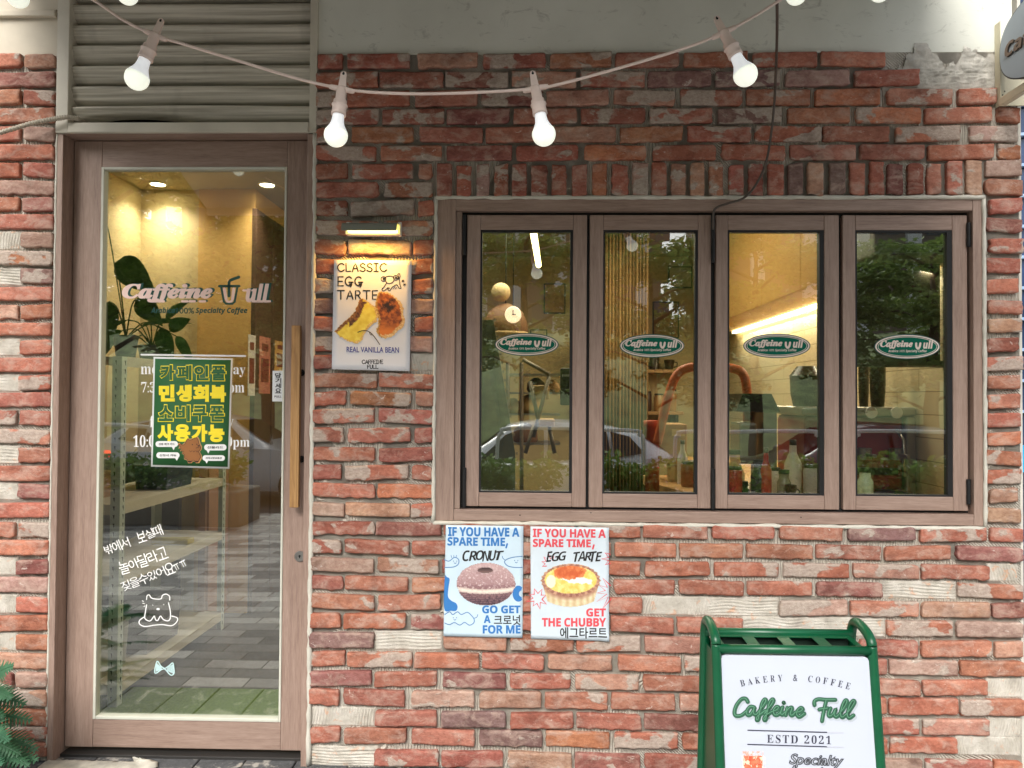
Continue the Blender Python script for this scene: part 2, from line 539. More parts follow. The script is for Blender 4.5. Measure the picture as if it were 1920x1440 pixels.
PALETTE = [((0.40, 0.146, 0.094), 32), ((0.425, 0.172, 0.112), 26), ((0.345, 0.122, 0.086), 20), ((0.265, 0.104, 0.084), 10), ((0.225, 0.132, 0.116), 5), ((0.42, 0.225, 0.155), 12), ((0.45, 0.18, 0.094), 4), ((0.38, 0.235, 0.19), 7)]
def pick(rng):
    t = rng.random()*sum(k for _, k in PALETTE)
    for c, k in PALETTE:
        t -= k
        if t <= 0: break
    j = rng.uniform(0.86, 1.14)
    return tuple(x*j*rng.uniform(0.94, 1.06) for x in c)
BR = MB(); BR.c = []
_brng = random.Random(11)
def brick(x0, x1, z0, z1, depth=0.0172, flat=False):
    rng = _brng
    w, h = x1-x0, z1-z0
    depth = depth*rng.uniform(0.82, 1.18)
    col = (*pick(rng), rng.random())
    tilt = rng.uniform(-0.0022, 0.0022)
    nx = max(5, int(w/0.011)); nz = max(5, int(h/0.009))
    e = 0.055
    us = [0, .004/w, .010/w]+[0.010/w+(1-.02/w)*i/nx for i in range(1, nx)]+[1-.010/w, 1-.004/w, 1]
    vs = [0, .004/h, .010/h]+[0.010/h+(1-.02/h)*i/nz for i in range(1, nz)]+[1-.010/h, 1-.004/h, 1]
    rad = [rng.choice((0.004, 0.005, 0.006, 0.008, 0.011)) if rng.random() < .86 else rng.uniform(.013, .021) for _ in range(4)]
    sd = rng.uniform(0, 500)
    edge = rng.uniform(0.0008, 0.0026)
    V = {}
    pts = []
    NU, NV = len(us), len(vs)
    yaw = rng.uniform(-0.012, 0.012)
    for j, v in enumerate(vs):
        for i, u in enumerate(us):
            x, z = u*w, v*h
            for c, (sx, sz) in enumerate(((0, 0), (1, 0), (0, 1), (1, 1))):
                r = rad[c]
                a = x if not sx else w-x
                bb = z if not sz else h-z
                if a < r and bb < r:
                    dx, dz = r-a, r-bb
                    L = math.hypot(dx, dz); mx_ = max(dx, dz)
                    k = mx_/L if L > 1e-9 else 1
                    na, nb = r-dx*k, r-dz*k
                    x = na if not sx else w-na
                    z = nb if not sz else h-nb
            # ragged outline, mostly along the lower arris
            nb_ = noise.noise(Vector((sd+x*38, sd*0.3, 7.0)))
            nt_ = noise.noise(Vector((sd+x*30, sd*0.3, 31.0)))
            ns_ = noise.noise(Vector((sd*0.7, sd+z*60, 3.0)))
            zz = z+edge*2.6*nb_*(1-v)+edge*1.3*nt_*v
            xx = x+edge*2.0*ns_*(1 if u > .5 else -1)*abs(2*u-1)
            dist = min(x, w-x, z, h-z)
            roll = max(0.0, 1-dist/0.0045)
            y = -depth + 0.0042*roll*roll + 0.0016*noise.noise(Vector((sd+x*24, sd+z*34, 1.0)))+0.0009*noise.noise(Vector((sd+x*90, sd+z*90, 5.0)))
            y += yaw*(x-w/2)
            pts.append((x0+xx, y, z0+zz+tilt*(u-.5)*4))
    o = len(BR.v)
    BR.v += pts
    BR.c += [col]*len(pts)
    for j in range(NV-1):
        for i in range(NU-1):
            BR.f.append([o+j*NU+i, o+j*NU+i+1, o+(j+1)*NU+i+1, o+(j+1)*NU+i]); BR.m.append(0); BR.sm.append(True)
    ring = [j for j in range(NU)]+[j*NU+NU-1 for j in range(1, NV)]+[(NV-1)*NU+i for i in range(NU-2, -1, -1)]+[j*NU for j in range(NV-2, 0, -1)]
    k = len(BR.v)
    for q in ring:
        p = pts[q]; BR.v.append((p[0], 0.004, p[2])); BR.c.append(col)
    n = len(ring)
    for i in range(n):
        a, b = ring[i], ring[(i+1) % n]
        BR.f.append([o+b, o+a, k+i, k+(i+1) % n]); BR.m.append(0); BR.sm.append(False)

MISSING = []
def row(yt, yb, xs, xref=None):
    """one course: pixel top and bottom read at xref, then brick ends; a negative pair is a missing brick"""
    for a, b in zip(xs[::2], xs[1::2]):
        miss = a < 0
        a, b = abs(a), abs(b)
        if xref is None: xr = (a+b)/2
        else: xr = xref
        z1, z0 = W(xr, yt).z, W(xr, yb).z
        x0, x1 = W(a, (yt+yb)/2).x, W(b, (yt+yb)/2).x
        if miss: MISSING.append((x0, x1, z0, z1))
        else: brick(x0, x1, z0, z1)
X0 = 650
row(104, 131, [597, 644, 653, 769, 784, 896, 906, 1023, 1031, 1146, 1153, 1272, 1281, 1400, 1410, 1530, 1537, 1658], X0)
row(138, 167, [594, 710, 713, 832, 835, 953, 960, 1080, 1088, 1208, 1214, 1332, 1340, 1461, 1471, 1590, 1600, 1721], X0)
row(173, 202, [593, 645, 652, 769, 779, 896, 903, 1018, 1024, 1141, 1150, 1265, 1275, 1391, 1398, 1517, 1526, 1647, 1660, 1782, 1793, 1864], X0)
row(207, 235, [593, 712, 718, 834, 838, 956, 963, 1082, 1089, 1209, 1217, 1334, 1345, 1463, 1475, 1591, 1602, 1724, 1731, 1857, 1866, 1908], X0)
row(241, 269, [594, 652, 661, 776, 787, 906, 911, 1028, 1036, 1154, 1162, 1279, 1288, 1407, 1414, 1537, 1541, 1665, 1677, 1798, 1815, 1905], X0)
row(275, 303, [593, 706, 715, 829, 838, 960, 968, 1084, 1095, 1211, 1223, 1341, 1352, 1470, 1479, 1602, 1610, 1730, 1737, 1861, 1868, 1910], X0)
row(309, 337, [594, 653, 662, 775, 786, 811], X0)
for a, b in ((820, 848), (857, 884), (894, 918), (927, 953), (960, 988), (996, 1026), (1034, 1062), (1072, 1100), (1110, 1137), (1147, 1177), (1185, 1214), (1221, 1249), (1257, 1285), (1293, 1319), (1328, 1354), (1365, 1393), (1402, 1429), (1438, 1467), (1476, 1504), (1512, 1541), (1553, 1583), (1591, 1619), (1628, 1655), (1661, 1690), (1699, 1728), (1735, 1762), (1771, 1800), (1808, 1838)):
    q = random.Random(a).uniform(-3, 3)
    row(310+q-4*(a-820)/1000, 371-q*.3-5*(a-820)/1000, [a, b])
row(302, 332, [1845, 1912]); row(338, 367, [1843, 1913])
for yt, yb, xs in ((343, 371, [594, 711, 722, 811]), (378, 406, [594, 653, 660, 777, 785, 815]), (415, 443, [594, 711, 720, 813]), (451, 479, [591, 650, 654, 772, 776, 814]), (488, 515, [592, 711, 720, 814]), (524, 552, [591, 650, 660, 765, 774, 813]), (560, 588, [590, 708, 718, 815]), (595, 622, [590, 650, 660, 770, 778, 814]), (630, 658, [590, 705, 715, 812]), (665, 691, [590, 650, 660, 765, -772, -814]), (700, 727, [589, 708, 712, 814]), (734, 760, [588, 650, 658, 772, 780, 814]), (766, 793, [588, 703, 711, 812]), (801, 829, [588, 646, 654, 770, 778, 812]), (838, 864, [588, 704, 712, 813]), (871, 898, [587, 641, 648, 767, 773, 811]), (906, 932, [585, 704, 709, 812]), (942, 967, [584, 647, 649, 770, 771, 813])):
    row(yt, yb, xs, X0)
for yt, yb, xs in (
    (977, 1002, [584, 704, 706, 828, 832, 955, 960, 1078, 1083, 1200, 1205, 1325, 1334, 1450, 1459, 1577, 1588, 1713, 1722, 1846, 1853, 1915]),
    (1011, 1037, [582, 642, 648, 768, 773, 890, 896, 1018, 1024, 1145, 1152, 1267, 1273, 1391, 1399, 1521, 1528, 1650, 1656, 1780, 1789, 1915]),
    (1045, 1071, [583, 702, 709, 823, 830, 945, 950, 1070, 1078, 1200, 1209, 1329, 1338, 1458, 1467, 1590, 1597, 1721, 1725, 1851, -1853, -1905]),
    (1079, 1105, [582, 645, 648, 766, 774, 890, 897, 1015, 1022, 1142, 1150, 1264, 1272, 1393, 1399, 1521, 1529, 1652, -1655, -1790, 1793, 1914]),
    (1113, 1141, [583, 703, 710, 827, 835, 950, 955, 1075, 1083, 1203, -1206, -1325, -1326, -1456, 1460, 1587, 1592, 1720, 1725, 1853, 1857, 1917]),
    (1148, 1176, [583, 640, 645, 762, 771, 890, 896, 1018, 1024, 1140, 1144, 1262, 1268, 1391, -1394, -1525, -1526, -1656, 1660, 1783, 1790, 1914]),
    (1184, 1213, [580, 702, -706, -826, 832, 950, 957, 1075, 1080, 1200, 1208, 1325, 1332, 1455, 1460, 1600, 1610, 1717, 1724, 1855, 1862, 1914]),
    (1220, 1248, [580, 648, 652, 774, 777, 899, 904, 1020, 1027, 1147, 1158, 1276, 1282, 1400, 1405, 1525, 1530, 1660, 1665, 1794, 1797, 1916]),
    (1256, 1284, [580, 698, 703, 820, 831, 949, 956, 1070, 1078, 1197, 1205, 1320, 1330, 1450, 1458, 1590, 1600, 1723, 1727, 1848, -1850, -1913]),
    (1290, 1320, [581, 637, 645, 760, 772, 890, 899, 1015, 1022, 1138, 1145, 1265, 1273, 1395, 1400, 1525, 1535, 1660, 1664, 1793, 1797, 1917]),
    (1328, 1357, [-582, -702, 704, 820, 828, 949, 957, 1075, 1080, 1202, 1207, 1325, 1332, 1455, 1460, 1590, 1600, 1720, 1728, 1852, -1855, -1912]),
    (1362, 1391, [580, 639, 646, 763, 773, 890, 899, 1017, 1023, 1143, 1151, 1270, 1278, 1400, 1406, 1530, 1540, 1661, 1667, 1792, -1793, -1912]),
    (1402, 1432, [-582, -702, 703, 823, 828, 944, 952, 1072, 1077, 1200, 1207, 1330, 1340, 1460, 1466, 1592, 1600, 1726, 1732, 1857, 1860, 1914])):
    row(yt, yb, xs, X0)
# left pier: whole stretcher and two-piece courses take turns
LP = [(104, 130), (138, 165), (172, 199), (205, 232), (240, 267), (273, 301), (307, 334), (340, 366), (372, 398), (403, 431), (437, 465), (472, 498), (505, 532), (539, 565), (572, 598), (606, 630), (638, 664), (671, 698), (704, 731), (736, 763), (770, 797), (805, 832), (839, 867), (873, 902), (907, 934), (942, 970), (979, 1007), (1012, 1040), (1048, 1075), (1081, 1110), (1118, 1147), (1153, 1182), (1189, 1217), (1224, 1253), (1259, 1287), (1292, 1321), (1328, 1357), (1361, 1385), (1391, 1417)]
for i, (a, b) in enumerate(LP):
    xr = 108-17*((a-104)/1300.0)
    j = 45-18*((a-104)/1300.0)
    z1, z0 = W(60, a).z, W(60, b).z
    X = lambda p: W(p, (a+b)/2).x
    for kx in range(5):
        e0 = -144-127*kx-(0 if i % 2 else -61)
        if e0 < -146 or i % 2: brick(X(e0-118), X(e0), z0, z1)
    if i in (10, 12, 16, 18, 22, 24, 28, 30, 32):
        MISSING.append((X(-75), X(j), z0, z1)); brick(X(j+3), X(xr), z0, z1)
    elif i % 2 == 0: brick(X(-75), X(j-1), z0, z1); brick(X(j+5), X(xr), z0, z1)
    else: brick(X(-10), X(xr), z0, z1); brick(X(-135), X(-16), z0, z1)
for i, (a, b) in enumerate(((374, 402), (411, 437), (449, 476), (485, 513), (524, 551), (564, 589), (598, 624), (634, 660), (669, 695), (704, 730), (739, 766), (774, 801), (810, 835), (845, 872), (880, 907), (915, 941), (952, 978))):
    r = random.Random(i)
    row(a, b, [1847+r.uniform(-3, 5), 1911+r.uniform(-7, 4)])

# openings
ztop = 3.4
DX0, DX1, DZ0, DZ1 = rect(113, 255, 590, 1420)
DX0 = (W(112, 260).x+W(91, 1405).x)/2; DX1 = (W(591, 260).x+W(578, 1405).x)/2; DZ1 = W(350, 253).z
WX0, WX1 = W(818, 670).x, W(1840, 670).x
WZ1, WZ0 = W(1330, 374).z, W(1330, 980.5).z
BXR = W(1912, 720).x
LXL = -3.4
ZB = W(640, 103).z                      # top of the brick facing
wall = thing('brick_wall', 'reclaimed red brick facing with combed pale mortar around the door and window', 'brick wall', (0, 0.1, 0))
mb = MB()
WD = 0.16
LV0 = W(350, 252).z
mb.box(LXL, DX0-.001, 0, WD, -0.1, ZB-.001)
mb.box(DX1+.001, WX0-.002, 0, WD, -0.1, ZB-.001)
mb.box(WX0-.002, WX1+.002, 0, WD, -0.1, WZ0-.002)
mb.box(WX0-.002, WX1+.002, 0, WD, WZ1+.002, ZB-.001)
mb.box(WX1+.002, BXR, 0, WD, -0.1, ZB-.001)
mb.build('mortar_bed', MORTAR, wall)
BR.build('bricks', BRICK, wall)
# bare places where bricks are gone: pale combed thin-set with real ridges
pm = MB(); pm.smooth = True
pr = random.Random(5)
for k, (x0, x1, z0, z1) in enumerate(MISSING):
    if x0 < -2.2: x0 = -2.1
    nx = max(16, int((x1-x0)/0.0022)); nz = 24
    horiz = pr.random() < 0.6
    ph = pr.uniform(0, 9); sl = pr.uniform(-.35, .35)
    z0 -= .009; z1 += .008; x0 -= .006; x1 += .006
    base = len(pm.v); vs = []
    for j in range(nz+1):
        for i in range(nx+1):
            x = x0+(x1-x0)*i/nx; z = z0+(z1-z0)*j/nz
            wv = 0.007*noise.noise(Vector((x*9, z*13, ph)))
            if horiz: s = math.sin((z+wv*1.6+sl*.06*(x-x0))*2*math.pi/0.0115+ph)
            else: s = math.sin((x+wv+sl*(z-z0))*2*math.pi/0.0105+ph)
            amp = 0.0024*max(0, min(1, 0.6+1.4*noise.noise(Vector((x*9, z*9, ph+3)))))
            ed = min(1, min(x-x0, x1-x, z-z0, z1-z)/0.006)
            vs.append((x, -0.0045*max(ed, 0)-amp*s*max(ed, 0)+0.0006-0.0012*noise.noise(Vector((x*40, z*40, ph))), z))
    pm.add(vs, [(j*(nx+1)+i, j*(nx+1)+i+1, (j+1)*(nx+1)+i+1, (j+1)*(nx+1)+i) for j in range(nz) for i in range(nx)])
def thinset_material():
    m, n, b = newmat('bare_thinset')
    v = coords(n)
    f = noi(n, v, 16.0, 6.0, 0.6); g = noi(n, v, 26.0, 4.0, 0.6, .6)
    c = ramp(n, f, [(0.28, (0.36, 0.32, 0.27)), (0.46, (0.52, 0.48, 0.41)), (0.66, (0.64, 0.60, 0.53))])
    c = mix(n, ramp(n, g, [(0.585, (0, 0, 0)), (0.66, (.75, .75, .75))]), c, (0.60, 0.36, 0.23))
    n.links.new(c, b.inputs['Base Color']); b.inputs['Roughness'].default_value = 0.9
    bump(n, b, noi(n, v, 90, 6, .7), 0.8, 0.006)
    return m
pm.build('bare_mortar', thinset_material(), wall)
# caulk beads round the frames
ck = MB()
def bead(x0, z0, x1, z1, r=0.006):
    k = max(8, int(math.hypot(x1-x0, z1-z0)/0.03))
    ck.tube([(x0+(x1-x0)*i/k+pr.uniform(-.0012, .0012), -0.010+pr.uniform(-.001, .001), z0+(z1-z0)*i/k+pr.uniform(-.0012, .0012)) for i in range(k+1)],
            [r*pr.uniform(.75, 1.25) for _ in range(k+1)], 8)
ck.smooth = True
for a in ((WX0-.005, WZ0-.006, WX0-.005, WZ1+.006), (WX1+.006, WZ0-.006, WX1+.006, WZ1+.006), (WX0-.006, WZ1+.005, WX1+.008, WZ1+.005), (WX0-.006, WZ0-.008, WX1+.008, WZ0-.008)):
    bead(*a, r=0.0075)
bead(DX1+.004, 0.01, DX1+.004, DZ1, r=0.009)
bead(DX0-.003, 0.06, DX0-.003, DZ1, r=0.004)
ck.build('caulk_bead', CAULK, wall)
# rough render where the top course has come away, right end
rg = MB(); rg.smooth = True
x0, x1 = W(1652, 130).x, W(1874, 130).x; zt, zb = W(1760, 80).z, W(1760, 170).z
nx, nz = 110, 44
vs = []
for j in range(nz+1):
    for i in range(nx+1):
        u, v = i/nx, j/nz
        x = x0+(x1-x0)*u; z = zb+(zt-zb)*v
        if v < .45: u2 = (u-.28)/.72
        edge = min(1.0, 6*min(u, 1-u), 5*min(v, 1-v))
        h = 0.010*noise.fractal(Vector((x*16, 0, z*22)), 1.0, 2.1, 5)+0.006*abs(noise.noise(Vector((x*34, 3, z*50))))
        if v < .45: h += 0.002*math.sin(z*2*math.pi/.011+4*noise.noise(Vector((x*10, 0, z*10))))
        vs.append((x, -0.004*max(edge, 0)-max(0, edge)*abs(h)*1.2+0.0005, z))
def rg_in(i, j):
    u, v = (i+.5)/nx, (j+.5)/nz
    nn_ = noise.fractal(Vector((u*7, v*3, 4.0)), 1.0, 2.0, 4)
    top = .74+.55*noise.fractal(Vector((u*4.5, 0.0, 9.0)), 1.0, 2.0, 4)
    return v < max(.42, top)+.10*nn_ and u < .97+.06*nn_ and (v < .5 or u > .03+.08*nn_)
rg.add(vs, [(j*(nx+1)+i, j*(nx+1)+i+1, (j+1)*(nx+1)+i+1, (j+1)*(nx+1)+i) for j in range(nz) for i in range(nx) if rg_in(i, j)])
rg.build('broken_render', plain('broken_render_grey', (190, 186, 176), 0.92, var=.22, scale=26, bmp=.6, spec=.2), wall)

# ------------------------------------------------------------------ plaster band over the bricks
def plaster_material():
    m, n, b = newmat('painted_plaster')
    v = coords(n)
    f = noi(n, v, 3.0, 6.0, 0.55); g = noi(n, coords(n, (1, 1, 2)), 9.0, 6.0, 0.7, 1.4)
    c = ramp(n, f, [(0.3, lin((212, 213, 201))), (0.7, lin((228, 229, 218)))])
    c = mix(n, ramp(n, g, [(0.57, (0, 0, 0)), (0.70, (.50, .50, .50))]), c, lin((150, 150, 138)))
    n.links.new(c, b.inputs['Base Color']); b.inputs['Roughness'].default_value = 0.8
    bump(n, b, mth(n, 'ADD', f, mth(n, 'MULTIPLY', g, .5)), 0.22, 0.01)
    return m
PLASTER = plaster_material()
pw = thing('plaster_wall', 'grey green painted plaster band above the brick facing', 'plaster wall', (0.6, 0.1, 2.4))
mb = MB(); mb.box(DX1+.001, BXR-.02, 0.001, WD, ZB, ztop); mb.build('plaster_face', PLASTER, pw)
pl2 = thing('plaster_wall', 'cream plaster panel with a stepped moulding at the top left corner', 'plaster wall', (-1.95, 0.1, 2.4))
CREAM = plain('cream_plaster', (205, 196, 178), 0.8, var=.10, scale=5, bmp=.15)
mb = MB(); mb.box(LXL, W(108, 60).x, -0.002, WD, ZB, ztop); mb.build('plaster_face', CREAM, pl2)
mb = MB()
mb.box(LXL, W(109, 28).x, -0.022, -0.0025, W(54, 35).z, W(54, 24).z, .004)
mb.box(LXL, W(109, 28).x, -0.012, -0.0025, W(54, 24).z+.001, W(54, 20).z, .003)
mb.build('moulding', CREAM, pl2)

# ------------------------------------------------------------------ louvre over the door
ALU = plain('beige_aluminium', (204, 198, 182), 0.45, 0.0, var=.10, scale=6)
def louvre_material():
    m, n, b = newmat('louvre_dust_and_shade')
    v = coords(n, (0.9, 8, 46)); v2 = coords(n, (2, 1, 1))
    f = noi(n, v, 2.0, 5.0, .6); g = noi(n, v2, 2.2, 4.0, .6)
    c = ramp(n, f, [(0.3, lin((150, 144, 128))), (0.62, lin((206, 200, 184)))])  # dust streaks, darkened to put slat shading into the colour
    c = mix(n, ramp(n, g, [(0.55, (0, 0, 0)), (0.72, (.45, .45, .45))]), c, lin((104, 100, 90)))
    n.links.new(c, b.inputs['Base Color']); b.inputs['Roughness'].default_value = .5
    return m
lv = thing('louvre_vent', 'beige metal louvre vent over the door with its lowest slat bent', 'vent', (-1.2, 0.05, DZ1))
lx0, lx1 = W(112, 120).x, W(597, 120).x
sx0, sx1 = W(135, 120).x, W(583, 120).x
zb0, zb1 = W(350, 252).z, W(350, 233).z
mb = MB()
mb.box(lx0, sx0, -0.020, 0.10, zb0+.0005, ztop, .003)
mb.box(sx1, lx1, -0.016, 0.10, zb0+.0005, ztop, .003)
mb.box(sx0+.0005, sx1-.0005, -0.024, 0.10, zb0, zb1, .004)
mb.build('frame', ALU, lv)
mb = MB(); mb.smooth = True
pitch = W(350, 83).z-W(350, 121.5).z
zs = W(350, 198).z
for k in range(0, 22):
    z = zs+k*pitch
    nn = 40; bent = (k == 0)
    prof = [(0.030, 0.004), (0.000, 0.000), (-0.012, -0.004), (-0.0145, -0.011), (-0.010, -0.022), (-0.002, -0.030), (-0.0035, -0.040), (0.004, -0.052), (0.018, -0.062), (0.044, -0.069)]
    vs = []
    for i in range(nn+1):
        u = i/nn; x = sx0+(sx1-sx0)*u
        lift = 0.0
        for (yy, zz) in prof:
            dz = 0.0
            if bent: dz = 0.034*max(0.0, math.sin(math.pi*min(1, max(0, u-.02)/.58)**.7))*max(0.0, (-zz-.012)/.057) + 0.005*math.sin(math.pi*u)
            wv = 0.0015*noise.noise(Vector((x*5, k*3.1, 0)))
            vs.append((x, yy+0.012, z+zz*(pitch/0.076)*0.98+dz+wv))
    n = len(prof)
    mb.add(vs, [(i*n+j, i*n+j+1, (i+1)*n+j+1, (i+1)*n+j) for i in range(nn) for j in range(n-1)])
mb.build('slats', louvre_material(), lv)
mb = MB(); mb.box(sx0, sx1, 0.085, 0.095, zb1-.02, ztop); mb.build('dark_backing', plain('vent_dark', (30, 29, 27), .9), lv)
cd = thing('flexible_conduit', 'beige corrugated conduit entering the louvre at its lower left', 'conduit', (-1.85, -.05, 2.35))
mb = MB(); mb.smooth = True
cp = [W(-60, 266, -.10), W(-20, 255, -.09), W(20, 243, -.075), W(60, 231, -.06), W(95, 224, -.05), W(125, 219.5, -.04), W(145, 222, -.02), W(158, 231, .02)]
sp = []
for i in range(len(cp)-1):
    for j in range(26):
        sp.append(cp[i].lerp(cp[i+1], j/26))
for i in range(2):
    sp = [sp[0]]+[(sp[k-1]+sp[k]*2+sp[k+1])/4 for k in range(1, len(sp)-1)]+[sp[-1]]
mb.tube(sp, [0.0085+0.0013*math.cos(i*math.pi/2) for i in range(len(sp))], 10)
mb.build('corrugated_tube', plain('conduit_beige', (172, 163, 146), .6, bmp=.1), cd)
cd.name = 'flexible_conduit'

# ------------------------------------------------------------------ canopy, pavement and street ground
cx0, cx1 = -2.0, 1.45
cn = thing('canopy', 'wide sloping canopy above the door and the string lights', 'canopy', (0, -1.2, 3.0))
mb = MB()
mb.prismx([(-1.65, 2.515), (-1.65, 2.575), (0.0, 3.16), (0.0, 3.10)], cx0, cx1)
mb.box(cx0, cx1, -1.68, -1.651, 2.475, 2.62)
mb.build('soffit', plain('canopy_grey', (164, 164, 155), .7), cn)

def paving_material():
    m, n, b = newmat('grey_paving')
    v = coords(n)
    br = n.nodes.new('ShaderNodeTexBrick')
    br.offset = 0.5
    for k, q in (('Scale', 1.0), ('Mortar Size', 0.004), ('Mortar Smooth', 0.2), ('Brick Width', 0.30), ('Row Height', 0.125), ('Bias', 0.0)): br.inputs[k].default_value = q
    br.inputs['Color1'].default_value = (*lin((112, 111, 112)), 1); br.inputs['Color2'].default_value = (*lin((206, 203, 198)), 1); br.inputs['Mortar'].default_value = (*lin((70, 67, 62)), 1)
    n.links.new(v, br.inputs['Vector'])
    f = noi(n, v, 40, 6, .7); g = noi(n, v, 3.0, 5, .6)
    c = mix(n, .6, br.outputs['Color'], ramp(n, f, [(.3, (.6, .6, .6)), (.65, (1.1, 1.1, 1.1))]), 'MULTIPLY')
    c = mix(n, .6, c, ramp(n, g, [(.3, (.6, .6, .6)), (.65, (1.1, 1.1, 1.1))]), 'MULTIPLY')
    n.links.new(c, b.inputs['Base Color']); b.inputs['Roughness'].default_value = .8
    bump(n, b, mth(n, 'SUBTRACT', mth(n, 'MULTIPLY', f, .3), br.outputs['Fac']), .5, .006)
    return m
def slab_material():
    m, n, b = newmat('dark_door_slabs')
    v = coords(n)
    f = noi(n, v, 40, 6, .7); g = noi(n, v, 9.0, 6, .65, 1.0); sp_ = noi(n, v, 130, 2, .5)
    c = ramp(n, f, [(.3, lin((62, 64, 67))), (.7, lin((98, 100, 102)))])
    sepx = n.nodes.new('ShaderNodeSeparateXYZ'); n.links.new(v, sepx.inputs[0])
    c = mix(n, ramp(n, sp_, [(.70, (0, 0, 0)), (.74, (.7, .7, .7))]), c, lin((200, 200, 196)))
    c = mix(n, ramp(n, g, [(.55, (0, 0, 0)), (.63, (.75, .75, .75))]), c, lin((190, 186, 176)))
    n.links.new(c, b.inputs['Base Color']); b.inputs['Roughness'].default_value = .75
    bump(n, b, f, .4, .005)
    return m
PAVE = paving_material()
def struct(name, mb, mat, **k):
    return mb.build(name, mat, kind='structure', **k)
mb = MB(); mb.add([(-25, -5.9, -.012), (25, -5.9, -.012), (25, 0.0, -.012), (-25, 0.0, -.012), (-25, -5.9, -.5), (25, -5.9, -.5)], [(0, 1, 2, 3), (4, 5, 1, 0)])
struct('pavement', mb, PAVE)
mb = MB(); mb.add([(-300, -300, -.42), (300, -300, -.42), (300, -5.9, -.42), (-300, -5.9, -.42)], [(0, 1, 2, 3)])
struct('road', mb, plain('asphalt', (92, 92, 94), .85, var=.2, scale=3))
mb = MB(); mb.add([(-300, 0.16, -.14), (300, 0.16, -.14), (300, 300, -.14), (-300, 300, -.14)], [(0, 1, 2, 3)])
struct('ground', mb, plain('ground_grey', (120, 118, 112), .9))
# dark slabs along the wall foot
mb = MB()
r = random.Random(3)
x = -2.6
while x < 2.2:
    wd = r.uniform(.17, .24)
    mb.box(x, x+wd-.006, -0.60+r.uniform(-.01, .01), 0.06, -.05, 0.0+r.uniform(-.003, .003), .004)
    x += wd
mb.box(-2.6, 2.2, -.61, .06, -.06, -.011)
struct('kerb_slabs', mb, slab_material())
tp = MB()
tv = []
def ground_at(px, py, z):
    dd = ray(px, py); t = (z-CAM.z)/dd.z; return CAM+dd*t
for i in range(49):
    for j in range(9):
        u, v = i/48, j/8
        px = 70+225*u+6*noise.noise(Vector((u*8, v*5, 1)))
        lo = 1448+4*noise.noise(Vector((u*9, 3, 1)))-(10 if u > .8 else 0)*(u-.8)*5
        hi = 1421-4*min(1, max(0, u-.1)*3)+4*noise.noise(Vector((u*7, 8, 1)))-(14*max(0, 1-abs(u-.93)/.07) if u > .8 else 0)
        if u < .12: hi += (0.12-u)*160
        py = lo+(hi-lo)*v
        q = ground_at(px, py, .006)
        tv.append((q.x, min(q.y, -.006), 0.005+0.004*max(0, noise.noise(Vector((u*11, v*3, 2))))+.004*max(0, noise.noise(Vector((u*25, v*7, 5))))+(0.022*max(0, 1-abs(u-.93)/.08)*v)))
tp.smooth = True
tp.add(tv, [(i*9+j, i*9+j+1, (i+1)*9+j+1, (i+1)*9+j) for i in range(48) for j in range(8)])
to = tp.build('torn_tape', plain('dirty_white_tape', (190, 186, 174), .85, var=.35, scale=16, bmp=.6))
sm_ = to.modifiers.new('thickness', 'SOLIDIFY'); sm_.thickness = .002
tag(to, 'crumpled white tape strip lying on the slabs before the door', 'tape')
# ------------------------------------------------------------------ door
BLACK = plain('black_rubber', (22, 22, 23), .55, spec=.4)
BEADM = plain('white_glazing_bead', (206, 206, 192), .5, var=.06)
FRAMES = [WOOD_V, WOOD_H]
Yd = 0.055                                    # face of the door leaf
def X(px, py, Y=0.0): return W(px, py, Y).x
def Z(px, py, Y=0.0): return W(px, py, Y).z
dr = thing('glass_door', 'wood grain framed glass door with a long timber pull handle', 'door', ((DX0+DX1)/2, Yd, 0))
jl = (X(142, 265, Yd)+X(119, 1400, Yd))/2      # leaf edges
jr = (X(585, 265, Yd)+X(570, 1405, Yd))/2
lt, lb = Z(360, 264, Yd), 0.028
mb = MB()
mb.mat = 0
mb.box(DX0, DX0+.022, -.012, .16, 0.0, DZ1, .002)
mb.box(DX0+.0225, jl-.006, .018, .16, 0.0, lt+.004, .002)
mb.box(jr+.005, DX1, -.012, .16, 0.0, DZ1, .002)
mb.mat = 1
mb.box(DX0+.0225, jr+.0045, -.010, .16, lt+.006, DZ1, .002)
mb.build('door_frame', FRAMES, dr)
mb = MB()
mb.box(jl-.006, jr+.005, .10, .12, 0.0, lt+.006)
mb.build('rebate_shadow', BLACK, dr) if False else None
gx0 = (X(190, 320, Yd)+X(175, 1350, Yd))/2; gx1 = (X(540, 320, Yd)+X(525, 1350, Yd))/2
gz1, gz0 = Z(365, 313, Yd), Z(350, 1351, Yd)
leaf = MB()
leaf.mat = 0
leaf.box(jl, gx0, Yd, Yd+.045, lb, lt, .002)
leaf.box(gx1, jr, Yd, Yd+.045, lb, lt, .002)
leaf.mat = 1
leaf.box(gx0+.0006, gx1-.0006, Yd+.0006, Yd+.044, gz1, lt-.0004, .002)
leaf.box(gx0+.0006, gx1-.0006, Yd+.0006, Yd+.044, lb+.0004, gz0, .002)
leaf_o = leaf.build('door_leaf', FRAMES, dr)
bd = MB(); bw = .0105
bd.box(gx0, gx0+bw, Yd-.003, Yd+.03, gz0, gz1, .002); bd.box(gx1-bw*.8, gx1, Yd-.003, Yd+.03, gz0, gz1, .002)
bd.box(gx0+bw+.0003, gx1-bw*.8-.0003, Yd-.0025, Yd+.03, gz1-bw, gz1, .002); bd.box(gx0+bw+.0003, gx1-bw*.8-.0003, Yd-.0025, Yd+.03, gz0, gz0+bw*1.2, .002)
bd.build('glazing_bead', BEADM, leaf_o)
pn = MB(); pn.box(gx0+.002, gx1-.002, Yd+.012, Yd+.018, gz0+.002, gz1-.002)
